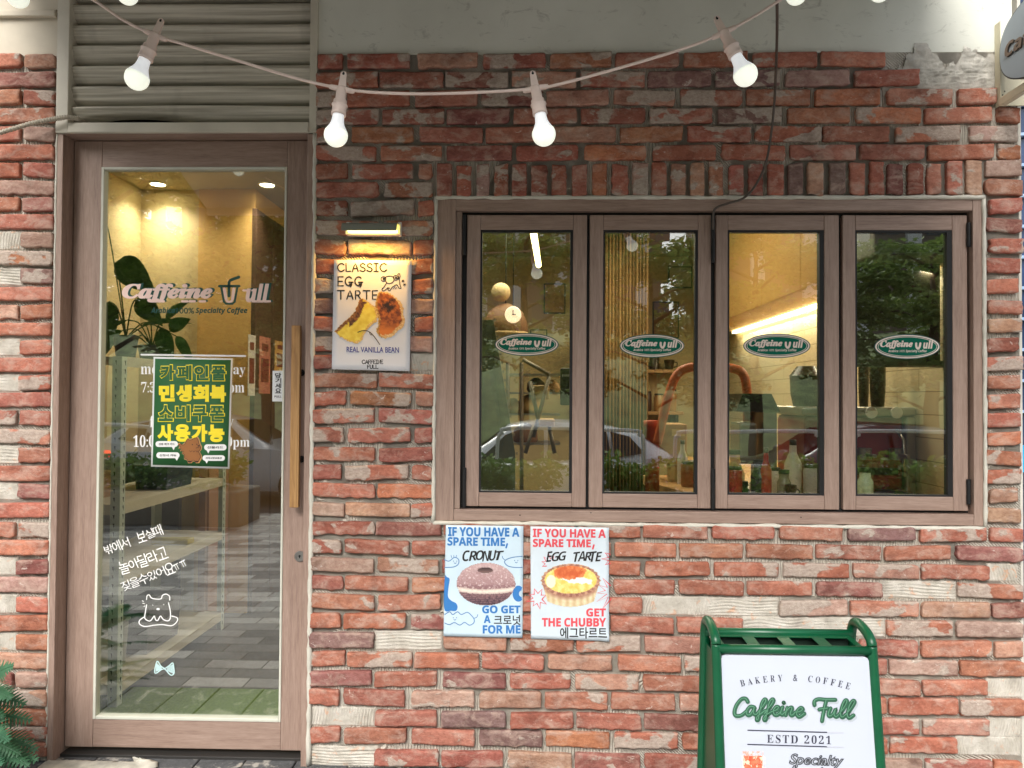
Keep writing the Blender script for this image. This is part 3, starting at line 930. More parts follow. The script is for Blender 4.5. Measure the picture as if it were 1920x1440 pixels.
pane_o = pn.build('glass_pane', GLASS, leaf_o)
# handle
def oak_material():
    m, n, b = newmat('oak_bar')
    v = coords(n, (30, 30, 2.0)); f = noi(n, v, 2.5, 6, .6, .8)
    n.links.new(ramp(n, f, [(.25, lin((128, 92, 52))), (.5, lin((172, 130, 80))), (.75, lin((196, 156, 104)))]), b.inputs['Base Color'])
    b.inputs['Roughness'].default_value = .5
    bump(n, b, f, .15, .002)
    return m
hb = MB(); Yh = Yd-.055
ht, hbm = W(554, 610, Yh), W(551, 952, Yh)
hw = (X(562, 780, Yh)-X(545, 780, Yh))/2
vs = []
hb.box((ht.x+hbm.x)/2-hw, (ht.x+hbm.x)/2+hw, Yh, Yh+.022, hbm.z, ht.z, .003)
ho = hb.build('handle', oak_material(), dr)
st = MB()
for py in (698, 863):
    c = W(556, py, Yh)
    st.lathe([(.008, 0), (.008, .034)], (c.x+.002, Yh+.021, c.z), (0, 1, 0), 14)
    st.lathe([(.013, 0), (.013, .004)], (c.x+.002, Yd-.004, c.z), (0, 1, 0), 16)
st.build('standoff', BLACK, ho, smooth=True, ang=40)
lk = MB(); c = W(562.5, 1043, Yd)
STEEL = plain('brushed_steel', (168, 166, 162), .32, 1.0, var=.08, scale=40)
lk.lathe([(.0205, 0), (.0205, -.004), (.0185, -.006), (.0135, -.006), (.0125, -.0045), (.0, -.0045)], (c.x, Yd, c.z), (0, 1, 0), 32)
lo_ = lk.build('lock_cylinder', STEEL, dr, smooth=True, ang=35)
kh = MB()
kh.box(c.x-.0018, c.x+.0018, Yd-.0065, Yd-.0052, c.z-.006, c.z+.006); kh.lathe([(.004, 0), (.004, -.0012)], (c.x, Yd-.0052, c.z+.002), (0, 1, 0), 14)
kh.build('keyhole', BLACK, lo_)
sl_ = MB(); sl_.box(DX0+.023, DX1-.024, .03, .15, -.01, .012, .002)
sl_.build('threshold', plain('dark_threshold', (46, 44, 42), .6), dr)

# vinyl lettering on the door glass
GP = Plane((0, Yd+.0112, 0), (0, -1, 0))
VPINK = plain('vinyl_dusty_pink', (252, 222, 212), .6, var=.03, spec=.15)
VGREEN = plain('vinyl_dark_green', (18, 78, 70), .6, var=.04)
VWHITE = plain('vinyl_white', (240, 240, 238), .55, var=.02)
def shop_name(front, back, pl, x0, y0, x1, y1, l0, ul=(0.84, 1.0)):
    """the slanted slab lettering with its dark drop shadow"""
    wd = x1-x0
    kw = dict(bold=.034, shear=.0)
    for mb_, dx, dy, lf in ((back, wd*.016, -wd*.005, l0), (front, 0, 0, l0+.0012)):
        if mb_ is None: continue
        letter(mb_, pl, mono('Caffeine', SERIF_IT), x0, y0, x0+wd*.615, y1, lf, dx=dx, dy=dy, bold=.034)
        letter(mb_, pl, mono('ull', BOLD_IT), x0+wd*ul[0], y0, x0+wd*ul[1], y1, lf, dx=dx, dy=dy, bold=.026)
def slab_serifs(mb_, pl, x0, x1, y0, y1, lift, feet, tops=()):
    h = y1-y0
    for u in feet:
        px = x0+u*(x1-x0)
        stroke(mb_, pl, [(px-h*.13, y1-h*.055), (px+h*.16, y1-h*.055)], h*.12, lift)
    for u in tops:
        px = x0+u*(x1-x0)
        stroke(mb_, pl, [(px-h*.16, y0+h*.36), (px+h*.02, y0+h*.36)], h*.11, lift)
fr_, bk_ = MB(), MB()
shop_name(fr_, bk_, GP, 229, 532, 505, 567, .0004)
for mb_, dx, lf in ((bk_, 3.2, .0009), (fr_, 0, .0021)):
    slab_serifs(mb_, GP, 229+dx, 505+dx, 532-dx*.3, 567-dx*.3, lf, (.215, .265, .425, .475, .545, .905, .935, .985), (.40, .455, .845, .905))
# the take-away cup that stands for the letter between the words
for mb_, s_, lf in ((bk_, 1.0, .0004),):
    stroke(mb_, GP, [(411, 536.5), (449, 536.5)], 4.5, lf)
    stroke(mb_, GP, [(415, 539), (420, 566), (424, 569.5), (436, 569.5), (440, 566), (445, 539)], 4.0, lf)
    stroke(mb_, GP, [(429.5, 555), (429.5, 529), (432, 525.5), (448, 519.5)], 5.5, lf)
stroke(fr_, GP, [(421, 542), (424, 560)], 5.5, .0018); stroke(fr_, GP, [(438.5, 542), (436.5, 560)], 5.5, .0018)
stroke(fr_, GP, smoothpts([(424, 559), (426, 564.5), (430, 566), (434.5, 564.5), (436.5, 559)]), 4.0, .0022)
bk_.build('logo_shadow', VGREEN, pane_o); fr_.build('logo_lettering', VPINK, pane_o)
sb = MB()
letter(sb, GP, mono('Arabica', BOLD_IT), 283, 576.5, 329, 587, .0005, bold=.02)
letter(sb, GP, '100%', 331, 577, 364, 588, .0005, bold=.01)
letter(sb, GP, mono('Specialty Coffee', BOLD_IT), 367, 576.5, 464, 590, .0005, bold=.02)
sb.build('tagline_lettering', VGREEN, pane_o)
hr = MB()
stroke(hr, GP, [(265, 665), (460, 667.5)], 3.2, .0004)
def ser(mb_, s, x0, y0, x1, y1): letter(mb_, GP, mono(s, SERIF), x0, y0, x1, y1, .0004, off=-.004)
ser(hr, 'mo', 264, 687, 296, 702); ser(hr, 'day', 424, 683, 460, 707)
ser(hr, '7:3', 265, 716, 291, 736); ser(hr, 'pm', 428, 722, 458, 742)
ser(hr, 'f', 281, 779, 291, 801); ser(hr, 'y', 426, 786, 438, 806)
ser(hr, '10:0', 250, 816, 290, 838); ser(hr, '0pm', 424, 818, 468, 843)
hr.build('hours_lettering', VWHITE, pane_o)
# marker writing and drawings
mk = MB()
MKP = GP
def hand(mb_, s, x0, y0, x1, y1, h, bold=.03, seed=1):
    r = random.Random(seed)
    n = len(s); L = math.hypot(x1-x0, y1-y0); a = math.atan2(y1-y0, x1-x0)
    wch = L/max(n-1, 1)
    for i, ch in enumerate(s):
        if ch == ' ': continue
        t = i/max(n-1, 1)
        cx, cy = x0+(x1-x0)*t, y0+(y1-y0)*t
        hh = h*r.uniform(.85, 1.12); ww = min(wch*1.02, hh*.95)
        letter(mb_, MKP, ch, cx-ww/2, cy-hh/2, cx+ww/2, cy+hh/2, .0004, rot=a+r.uniform(-.08, .08), bold=bold, off=-.012)
hand(mk, '밖에서 보실때', 204, 1030, 296, 995, 20, .015, 1)
hand(mk, '놀아달라고', 233, 1064, 304, 1038, 23, .015, 2)
hand(mk, '짖을수있어요', 236, 1098, 318, 1066, 20, .015, 3); hand(mk, 'ㅠㅠ', 331, 1063, 344, 1057, 13, .015, 4)
mk.build('marker_writing', VWHITE, pane_o)
be = MB()
stroke(be, GP, smoothpts([(275, 1124), (276, 1117), (280, 1115.5), (284, 1121), (292, 1123), (302, 1122.5), (305, 1116), (312, 1114), (318, 1118), (318.5, 1125)]), 1.9)
stroke(be, GP, smoothpts([(275, 1134), (273, 1146), (271.5, 1158), (276, 1163), (282, 1164), (287, 1158), (289.5, 1155), (292, 1162), (296, 1163), (301, 1155), (306, 1161), (314, 1164), (319, 1160), (319.5, 1146), (316, 1130)]), 1.9)
stroke(be, GP, smoothpts([(270, 1157), (262, 1163), (262, 1170), (272, 1174.5), (290, 1172), (305, 1171), (322, 1173), (332, 1165), (332, 1158), (322, 1155)]), 1.9)
fillpx(be, GP, ell(296.5, 1142, 3.2, 2)); fillpx(be, GP, ell(286.5, 1134.5, .9, .9, 10)); fillpx(be, GP, ell(307, 1133.5, .9, .9, 10))
for a in ((267, 1126, 269, 1128), (268, 1131, 271, 1132), (270, 1137, 272, 1136)): stroke(be, GP, [a[:2], a[2:]], 1.3)
be.build('bear_drawing', VWHITE, pane_o)
bo = MB()
VICE = plain('marker_pale_blue', (196, 226, 226), .6)
bl_ = [(308, 1253), (302, 1249), (296, 1240), (293, 1244), (290, 1259), (293, 1262), (302, 1256)]
br2 = [(309, 1254), (317, 1248), (324, 1243), (326, 1252), (326.5, 1262), (322, 1266), (317, 1263), (311, 1256)]
stroke(bo, GP, smoothpts(bl_, 5, True), 1.8, .0006, closed=True); stroke(bo, GP, smoothpts(br2, 5, True), 1.8, .0006, closed=True)
r = random.Random(2)
for i in range(9):
    t = i/8
    stroke(bo, GP, [(294+t*9, 1243+t*7+1), (292.5+t*10, 1259-t*4)], 1.0, .0004)
    stroke(bo, GP, [(313+t*11, 1251-t*5), (314+t*11, 1258+t*5)], 1.0, .0004)
bo.build('bow_drawing', VICE, pane_o)

# ------------------------------------------------------------------ folding window
Ys = .012
fw = thing('folding_window', 'four leaf folding window in wood grain frames with black gaskets', 'window', ((WX0+WX1)/2, Ys, (WZ0+WZ1)/2))
ix0, ix1 = X(853, 670), X(1823, 670)
iz1, iz0 = Z(1330, 395.5), Z(1330, 959.5)
mb = MB()
mb.mat = 0
mb.box(WX0, ix0, -.008, .14, WZ0, WZ1, .002); mb.box(ix1, WX1, -.008, .14, WZ0, WZ1, .002)
mb.mat = 1
mb.box(ix0+.0006, ix1-.0006, -.0074, .14, iz1, WZ1-.0004, .002); mb.box(ix0+.0006, ix1-.0006, -.0074, .14, WZ0+.0004, iz0, .002)
fo = mb.build('outer_frame', FRAMES, fw)
mb = MB()
mb.mat = 0
b0, b1 = X(866, 670, Ys), X(1815, 670, Ys)
mb.box(ix0+.0005, b0-.003, .006, .13, iz0+.0005, iz1-.0005, .001)
mb.build('inner_jamb', FRAMES, fw)
TRK = MB()
TRK.box(ix0+.001, ix1-.001, .030, .08, iz1-.018, iz1-.0008)
TRK.box(ix0+.001, ix1-.001, .030, .08, iz0+.0008, iz0+.016)
TRK.box(ix1-.013, ix1-.0008, .030, .08, iz0+.017, iz1-.019)
for pa in (868, 1102, 1337.5, 1577):
    q = X(pa, 670, Ys); TRK.box(q-.016, q+.016, .034, .08, iz0+.017, iz1-.019)
TRK.build('running_track', BLACK, fw)
SASH = [(874, 1099.5, 903, 1069), (1105, 1333, 1134, 1304), (1342, 1573.5, 1368, 1541), (1580.5, 1814.5, 1608, 1782)]
PANES = []
sz1, sz0 = Z(1330, 403, Ys), Z(1330, 953.5, Ys)
hz1, hz0 = Z(1330, 431, Ys), Z(1330, 927.5, Ys)
sash_objs = []
for i, (a, b, c, e) in enumerate(SASH):
    A, B, C, E = (X(q, 670, Ys) for q in (a, b, c, e))
    C -= .007; E += .009
    mb = MB()
    mb.mat = 0
    mb.box(A, C, Ys, Ys+.045, sz0, sz1, .0025); mb.box(E, B, Ys, Ys+.045, sz0, sz1, .0025)
    mb.mat = 1
    mb.box(C+.0006, E-.0006, Ys+.0006, Ys+.044, hz1, sz1-.0003, .002); mb.box(C+.0006, E-.0006, Ys+.0006, Ys+.044, sz0+.0003, hz0, .002)
    so_ = mb.build('sash', FRAMES, fw)
    g = MB(); gw = .0065
    rgt = (.010, .010, .016, .018)[i]
    g.box(C, C+gw, Ys+.003, Ys+.03, hz0, hz1); g.box(E-rgt, E, Ys+.003, Ys+.03, hz0, hz1)
    g.box(C+gw, E-rgt, Ys+.0032, Ys+.03, hz1-gw*1.15, hz1); g.box(C+gw, E-rgt, Ys+.0032, Ys+.03, hz0, hz0+gw*.9)
    g.build('gasket', BLACK, so_)
    p = MB(); p.box(C+.002, E-.002, Ys+.011, Ys+.017, hz0+.002, hz1-.002)
    PANES.append(p.build('glass_pane', GLASS, so_))
    sash_objs.append(so_)
for px, spans in ((870, ((402, 478), (876, 952))), (1337.5, ((402, 492), (878, 955))), (1818, ((416, 462), (898, 946)))):
    for (a, b) in spans:
        mb = MB()
        c = W(px, (a+b)/2, -.002); h = (Z(px, a, -.002)-Z(px, b, -.002))/2
        mb.lathe([(.0, -h), (.0068, -h), (.0072, -h*.96), (.0072, -.3*h), (.0066, -.29*h), (.0066, .3*h), (.0072, .31*h), (.0072, h*.96), (.0, h)], (c.x, .004, c.z), (0, 0, 1), 16)
        mb.build('hinge', BLACK, fw, smooth=True, ang=35)
mb = MB()
for px, py in ((975, 966), (1108, 961.5), (1502, 970)):
    c = W(px, py, -.0082); mb.lathe([(.0024, 0), (.0020, -.0008), (0, -.0009)], (c.x, -.0074, c.z), (0, 1, 0), 10)
mb.build('frame_screw', BLACK, fo)
# oval stickers on the panes
VGRN2 = plain('sticker_green', (0, 92, 72), .5, var=.05, spec=.15)
VCRM = plain('sticker_cream', (222, 206, 196), .5, var=.03, spec=.15)
SP = Plane((0, Ys+.0104, 0), (0, -1, 0))
which = ['first window leaf nearest the egg tart poster', 'second window leaf, left of the dangling black cable', 'third window leaf, right of the dangling black cable', 'fourth window leaf beside the right brick pier']
for i, (cx, cy, rx, ry) in enumerate(((987.5, 646, 60, 21.5), (1222.5, 648.5, 61, 22), (1456.5, 648.5, 63, 23), (1701, 650, 62, 23.5))):
    c0 = SP.at(cx, cy)
    s = thing('oval_sticker', 'green oval shop sticker on the '+which[i], 'sticker', c0, 'oval shop stickers on the window panes')
    b1_ = MB(); fillpx(b1_, SP, ell(cx, cy, rx, ry, 64), .0003); b1_.build('dark_rim', VGREEN, s)
    b2_ = MB(); fillpx(b2_, SP, ell(cx, cy, rx-1.8, ry-1.6, 64), .0008); b2_.build('cream_band', VCRM, s)
    b3_ = MB(); fillpx(b3_, SP, ell(cx, cy, rx-4.6, ry-4.0, 64), .0013); b3_.build('green_ground', VGRN2, s)
    b4_ = MB(); stroke(b4_, SP, ell(cx, cy, rx-7, ry-5.6, 64), .9, .0016, closed=True)
    shop_name(b4_, None, SP, cx-rx*.83, cy-ry*.50, cx+rx*.785, cy+ry*.17, .0004, (.808, 1.0))
    stroke(b4_, SP, smoothpts([(cx+rx*.265, cy-ry*.26), (cx+rx*.27, cy-ry*.0), (cx+rx*.32, cy+ry*.16), (cx+rx*.37, cy-ry*.0), (cx+rx*.39, cy-ry*.26)]), 4.0, .0017)
    letter(b4_, SP, mono('Arabica 100% Specialty Coffee', BOLD), cx-rx*.58, cy+ry*.24, cx+rx*.58, cy+ry*.50, .0017, shear=.2)
    b4_.build('lettering', VCRM, s)

# ------------------------------------------------------------------ posters
def paper(name, rgb): return plain(name, rgb, .6, var=.03, scale=5)
INKB = plain('ink_black', (28, 27, 28), .6)
# green notice taped inside the door glass
PP = Plane((0, Yd+.0088, 0), (0, -1, 0))
gp = thing('green_notice', 'green notice with yellow Korean lettering and a brown dog on the door glass', 'poster', PP.at(360, 773))
mb = sheet(PP, [(288, 669), (436, 672), (430, 879), (283, 875)], 4, 5); mb.build('white_border', paper('paper_white', (232, 234, 232)), gp)
mb = sheet(PP, [(291, 672.5), (433, 675), (427, 875.5), (286.5, 871.5)], 4, 5)
for k in range(len(mb.v)): mb.v[k] = (mb.v[k][0], mb.v[k][1]-.0008, mb.v[k][2])
mb.build('green_ground', plain('notice_green', (40, 98, 52), .55, var=.03), gp)
YEL = plain('notice_yellow', (250, 226, 40), .55, var=.02); GRN = plain('notice_green', (40, 98, 52))
yl, gn = MB(), MB()
def hangul(s, x0, y0, x1, y1, hollow):
    yl, gn = MB(), MB()
    n = len(s); wd = (x1-x0)/n
    for i, ch in enumerate(s):
        a = (x0+i*wd+1.2, y0+(i*.35), x0+(i+1)*wd-1.0, y1+(i*.35))
        letter(yl, PP, ch, *a, lift=.0012, bold=.062)
        if hollow: 
            q = 1.5
            letter(gn, PP, ch, a[0]+q, a[1]+q, a[2]-q, a[3]-q, lift=.0024, bold=.036)
    y_o = yl.build('yellow_lettering', YEL, gp)
    if hollow: gn.build('letter_hollow', GRN, y_o)
hangul('카페인풀', 298, 683, 426, 714, True)
hangul('민생회복', 297, 721, 425, 753, False)
hangul('소비쿠폰', 295, 758, 423, 791, True)
hangul('사용가능', 294, 795, 422, 828, False)
wb = MB(); tx = MB()
for (x0, y0, x1, y1, s, tail) in ((292, 827, 334, 838, '신용 체크 카드', (326, 844)), (293.5, 848, 337, 859, '신청서 가능', (332, 864)), (383, 833, 425, 844.5, '선불카드', (391, 850)), (380, 853.5, 422, 864, '지역사랑상품권', (388, 869))):
    ry = (y1-y0)/2; cy = (y0+y1)/2
    fillpx(wb, PP, ell(x1-ry, cy, ry, ry, 10, -math.pi/2, math.pi/2)+ell(x0+ry, cy, ry, ry, 10, math.pi/2, 1.5*math.pi), .0016)
    fillpx(wb, PP, [(tail[0]-4, y1-1), tail, (tail[0]+3, y1-1)], .00165)
    letter(tx, PP, s, x0+6, y0+3.4, x1-6, y1-3.4, .0022, bold=.01)
    w_o = wb.build('speech_bubble', VWHITE, gp); tx.build('bubble_lettering', INKB, w_o); wb = MB(); tx = MB()
dg_, dk = MB(), MB()
body = [(333, 834), (338, 831), (343, 834), (347, 831), (350, 824), (352, 821), (356, 824), (361, 823), (365, 820), (370, 819), (373, 824), (375, 832), (378, 838), (377, 843), (374, 847), (377, 853), (378, 858), (375, 863), (373, 867), (367, 867), (365, 864), (361, 864), (360, 867), (353, 867), (351, 862), (346, 860), (346, 853), (342, 850), (344, 846), (339, 846), (341, 842), (336, 841), (338, 837)]
fillpx(dg_, PP, [(p[0], p[1]) for p in [(356+(q[0]-356)*1.06, 845+(q[1]-845)*1.06) for q in body]], .0015)
dg_.build('dog_outline', plain('dog_tan', (196, 146, 88), .6), gp)
dg2 = MB(); fillpx(dg2, PP, [(357+(q[0]-357)*.93, 845+(q[1]-845)*.93) for q in body], .0021); dg2.build('dog_body', plain('dog_brown', (150, 96, 48), .6), gp)
stroke(dk, PP, [(357+(q[0]-357)*.95, 845+(q[1]-845)*.95) for q in body], 1.1, .0026, closed=True)
for a in (((361, 833), (361.6, 834)), ((369.5, 832.5), (370, 833.5))): stroke(dk, PP, a, 1.7, .0028)
fillpx(dk, PP, ell(373, 836, 2, 1.4, 12), .0028); stroke(dk, PP, [(368, 840), (371, 839), (374, 839.5)], .9, .0028)
for x in (356, 362, 368): stroke(dk, PP, [(x, 845), (x+2, 847.5), (x+4, 845)], .9, .0028)
for x in (356, 369): fillpx(dk, PP, ell(x, 865.5, 4, 1.6, 12), .0028)
dk.build('dog_linework', plain('dog_dark', (62, 34, 20), .6), gp)
# pull sign
SPp = Plane((0, Yd-.0005, 0), (0, -1, 0))
ps = thing('pull_sign', 'small white pull sign with upright Korean lettering on the door edge by the handle', 'sign', PP.at(521, 724))
mb = MB()
q0, q1 = PP.at(511, 695), PP.at(533, 753)
mb.box(q0.x, q1.x, PP.p.y-.0005, PP.p.y+.0022, q1.z, q0.z, .004); mb.build('plate', plain('sign_plate_white', (226, 228, 228), .4), ps)
mb = MB()
for i, ch in enumerate('당기세요'): letter(mb, PP, ch, 516, 699.5+i*9.6, 527.5, 708.6+i*9.6, .0016, bold=.022)
letter(mb, PP, mono('PULL', BOLD), 515, 741.5, 527.5, 745.5, .0016)
mb.build('lettering', INKB, ps)

def warp_fn(seed, amp, tl=None, curl=None):
    def f(q):
        v = amp*(noise.noise(Vector((q.x*7+seed, seed*1.3, q.z*6)))+.4*noise.noise(Vector((q.x*22+seed, seed, q.z*17))))
        if curl:
            d = math.hypot(q.x-curl[0], q.z-curl[1])
            v += curl[2]*max(0, 1-d/.035)**2
        return v
    return f
# egg tart poster by the door
EP = Plane((0, -.0255, 0), (0, -1, 0), warp_fn(3, .0016))
ep = thing('egg_tart_poster', 'white poster with two halves of a burnt egg tart lit by the wall lamp', 'poster', EP.at(697, 590))
sheet(EP, [(626.5, 487), (772, 488.5), (768, 696), (622, 692.5)]).build('paper', paper('poster_white', (226, 224, 226)), ep)
AL = {'C': [[(9, 1.5), (6, 0), (2, 1.5), (0, 5), (2, 8.8), (6, 10), (9.5, 8)]], 'L': [[(0, 0), (0.3, 10), (6.5, 9.6)]],
 'A': [[(0, 10), (2.2, 4), (4.2, 0), (6.4, 4.5), (8.2, 10)], [(1.3, 6.5), (7.2, 6.3)]], 'S': [[(7, 1.4), (4.2, 0), (1, 1.6), (1.5, 4), (5.5, 5.6), (7.4, 7.6), (5, 10), (0, 8.8)]],
 'I': [[(0, 0), (6, 0)], [(3, 0), (3, 10)], [(0, 10), (6, 10)]], 'E': [[(6.5, 0), (0, 0), (0, 10), (6.8, 10)], [(0, 5), (5.6, 5)]],
 'G': [[(8, 1.5), (5, 0), (1.5, 1.6), (0, 5), (1.6, 8.6), (5.2, 9.8), (8, 8.2), (8, 6)], [(4.8, 6), (10, 6)], [(5.5, 8.2), (8.6, 8.2), (6.6, 11.4), (8.4, 8.4)]],
 'T': [[(0, 0), (9, 0)], [(4.5, 0), (4.5, 10)]], 'R': [[(0, 10), (0, 0), (4.6, .3), (6.2, 2.6), (4.6, 5), (0, 5.2)], [(3, 5.2), (6.8, 10)]],
 'F': [[(6.2, 0), (0, 0), (0, 10)], [(0, 4.8), (5, 4.8)]], 'N': [[(0, 10), (0, 0), (6.4, 10), (6.6, 0)]], 'U': [[(0, 0), (.2, 7), (2, 9.8), (4.8, 9.8), (6.4, 7), (6.6, 0)]],
 'O': [[(4, 0), (1, 2), (0, 5.4), (1.4, 9), (4.4, 10), (7.4, 8), (8.2, 4.6), (6.8, 1.2), (4, 0)]], 'V': [[(0, 0), (3.6, 10), (7.4, 0)]]}
def penword(mb_, pl, s, x0, y0, x1, y1, wpx, lift=.0008, shear=0.0, gap=2.6, taper=None, soft=True):
    adv = []; x = 0
    for ch in s:
        if ch == ' ': x += 6; continue
        wch = max(p[0] for st_ in AL[ch] for p in st_)
        adv.append((ch, x)); x += wch+gap
    tot = x-gap
    for ch, ox in adv:
        for st_ in AL[ch]:
            pts = [(x0+(ox+p[0]+shear*(10-p[1]))/tot*(x1-x0), y0+p[1]/10*(y1-y0)) for p in st_]
            if soft and ch in 'CSGOU' and len(pts) > 3: pts = smoothpts(pts, 4)
            stroke(mb_, pl, pts, wpx, lift, taper=taper)
mb = MB()
penword(mb, EP, 'CLASSIC', 633, 494, 725, 509, 2.4); penword(mb, EP, 'EGG', 634, 519, 680, 536, 2.5); penword(mb, EP, 'TARTE', 633, 545, 708, 561, 2.5, gap=3.5)
mb.build('title_lettering', INKB, ep); mb = MB()
penword(mb, EP, 'CAFFEINE', 679, 675, 718, 682, 1.5, gap=2.2); penword(mb, EP, 'FULL', 689, 684.5, 709, 691, 1.5, gap=2.2)
mb.build('shop_name_lettering', INKB, ep); mb = MB()
# scribbled puppy
stroke(mb, EP, smoothpts([(722, 521), (727, 518), (734, 518), (739, 521), (738, 527), (733, 531), (727, 531), (723, 527)], 5, True), 1.5, closed=True)
for cx, cy in ((719, 523), (742, 521)):
    stroke(mb, EP, ell(cx, cy, 4.5, 4.5, 18), 1.4, closed=True); fillpx(mb, EP, ell(cx+.7, cy, 2.2, 2.6, 14), .001)
stroke(mb, EP, smoothpts([(725, 531), (720, 538), (716, 543), (720, 545), (728, 539)]), 1.5); stroke(mb, EP, smoothpts([(731, 540), (727, 542), (731, 545), (735, 539), (738, 537)]), 1.5)
stroke(mb, EP, smoothpts([(738, 537), (744, 534), (748, 540), (752, 540), (750, 534), (749, 526), (747, 522)]), 1.5)
stroke(mb, EP, smoothpts([(745, 522), (748, 520), (746, 515), (749, 513), (750, 519), (748, 524)]), 1.4)
for a in ((741, 538, 737, 542), (744, 539, 741, 542), (754, 525, 757, 529), (757, 525, 754, 529), (757, 532, 760, 535), (760, 532, 757, 536), (753, 527, 758, 527), (756, 534, 761, 534)): stroke(mb, EP, [a[:2], a[2:]], 1.1)
mb.build('puppy_doodle', INKB, ep)
mb = MB(); letter(mb, EP, 'REAL VANILLA BEAN', 650, 650.5, 748, 661, bold=.012, skew=1.0); mb.build('blue_lettering', plain('ink_blue_violet', (66, 70, 150), .6), ep)
def fbm(x, y, s=0.0, o=5): return noise.fractal(Vector((x, y, s)), 1.0, 2.0, o)
def lerp3(a, b, t):
    t = max(0, min(1, t)); return tuple(p+(q-p)*t for p, q in zip(a, b))
def inpoly(x, y, P):
    c = False; n = len(P)
    for i in range(n):
        a, b = P[i], P[i-1]
        if (a[1] > y) != (b[1] > y) and x < (b[0]-a[0])*(y-a[1])/(b[1]-a[1])+a[0]: c = not c
    return c
HA = [(627, 622), (634, 613), (650, 600), (663, 588), (670, 573), (674, 562), (679, 558), (690, 566), (705, 577), (710, 592), (706, 603), (694, 612), (684, 625), (678, 640), (668, 645), (655, 641), (640, 633)]
HB = [(703, 575), (708, 550), (716, 546), (726, 548), (740, 556), (750, 565), (757, 578), (757, 590), (760, 603), (755, 615), (745, 622), (738, 630), (722, 635), (711, 631), (706, 622), (710, 600)]
def tarts(u, v):
    x, y = 622+u*146, 540+v*110
    wx, wy = x+1.8*fbm(x*.2, y*.2, 3), y+1.8*fbm(x*.2, y*.2, 9)
    if inpoly(wx, wy, HA):
        top = (x-627)*.9+(y-622)          # distance below the burnt upper edge
        t = (x-640)*0.45+(y-610)*.55+3*fbm(x*.1, y*.1)
        edge = min(abs(wx-(627+(y-558)*-.0)), 99)
        burn = (wy-(640-(x-627)*1.25))
        c = lerp3((228, 196, 60), (244, 222, 92), .5+fbm(x*.09, y*.09, 2))
        cr = 6+2*fbm(x*.15, y*.15, 5)
        if not inpoly(wx-4, wy-5, HA) and x < 690: c = lerp3((96, 58, 30), (176, 118, 54), .5+fbm(x*.25, y*.25))
        elif not inpoly(wx-9, wy-10, HA) and 655 < x < 688 and y > 566: c = lerp3((70, 40, 26), (150, 92, 40), .5+1.2*fbm(x*.2, y*.2))
        if not inpoly(wx+3, wy+4, HA) or not inpoly(wx+4, wy, HA): c = lerp3((206, 158, 78), (240, 206, 130), .5+1.5*fbm(x*.4, y*.4))
        return c, True
    if inpoly(wx, wy, HB):
        n_ = fbm(x*.12, y*.12, 7)+.4*fbm(x*.4, y*.4, 1)
        c = lerp3((122, 58, 26), (196, 108, 44), .45+1.1*n_)
        d = math.hypot((x-728)/15, (y-575)/11); c = lerp3((40, 22, 18), c, d-.2+.8*n_)
        if y > 606: c = lerp3(c, (222, 124, 44), (y-604)/16)
        if not inpoly(wx+6, wy+2, HB) or not inpoly(wx+3, wy+6, HB) or not inpoly(wx, wy-3, HB): c = lerp3((214, 160, 92), (240, 206, 150), .5+1.4*fbm(x*.3, y*.3))
        if not inpoly(wx-4, wy, HB): c = lerp3((150, 100, 46), (216, 176, 92), .5+fbm(x*.3, y*.3))
        return c, True
    return (232, 206, 150), False
picture('tart_picture', EP, 622, 540, 768, 650, 100, 76, tarts, .0012, ep, PRINT)
mb = MB(); stroke(mb, EP, smoothpts([(671, 623), (680, 620), (690, 621), (698, 627), (706, 637), (712, 646)]), 1.5, .0018); stroke(mb, EP, smoothpts([(692, 622), (695, 628), (698, 626)]), 1.0, .0018)
mb.build('vanilla_pod', plain('pod_dark', (52, 38, 20), .6), ep)

# two posters under the window
BLU = plain('ink_blue', (52, 122, 190), .6, var=.03); RED = plain('ink_red', (222, 78, 88), .6, var=.03)
def burst(mb_, pl, cx, cy, r0, r1, n, wpx, a0=0, a1=2*math.pi, seed=1):
    r = random.Random(seed); pts = []
    for i in range(2*n+1):
        a = a0+(a1-a0)*i/(2*n)
        q = (r1*r.uniform(.8, 1.15)) if i % 2 else r0*r.uniform(.9, 1.1)
        pts.append((cx+q*math.cos(a), cy+q*math.sin(a)))
    stroke(mb_, pl, pts, wpx)
BPl = Plane((0, -.0255, 0), (0, -1, 0), warp_fn(11, .0028))
bp_ = thing('cronut_poster', 'pale blue poster with a filled ring doughnut and blue lettering below the window', 'poster', BPl.at(907, 1090))
def wrinkled(name, rgb):
    m, n, b = newmat(name)
    v = coords(n); f = noi(n, v, 14, 5, .6); g = noi(n, coords(n, (1, 1, .35)), 26, 4, .6, .6)
    n.links.new(ramp(n, f, [(.3, lin(tuple(x*.965 for x in rgb))), (.7, lin(rgb))]), b.inputs['Base Color'])
    b.inputs['Roughness'].default_value = .45
    bump(n, b, mth(n, 'ADD', f, g), .35, .006)
    return m
sheet(BPl, [(836, 984.5), (981.5, 986.5), (979.5, 1196), (831.5, 1193)], 20, 28).build('paper', wrinkled('paper_pale_blue', (206, 226, 238)), bp_)
mb = MB(); kw = dict(bold=.02, space=.96)
letter(mb, BPl, mono('IF YOU HAVE A', BOLD), 840, 988.5, 974, 1006, skew=1.5, **kw); letter(mb, BPl, mono('SPARE TIME', BOLD), 839, 1007.5, 947, 1023.5, skew=1.3, **kw)
stroke(mb, BPl, [(951, 1020), (949, 1027)], 3.2)
mb.build('headline_lettering', BLU, bp_); mb = MB()
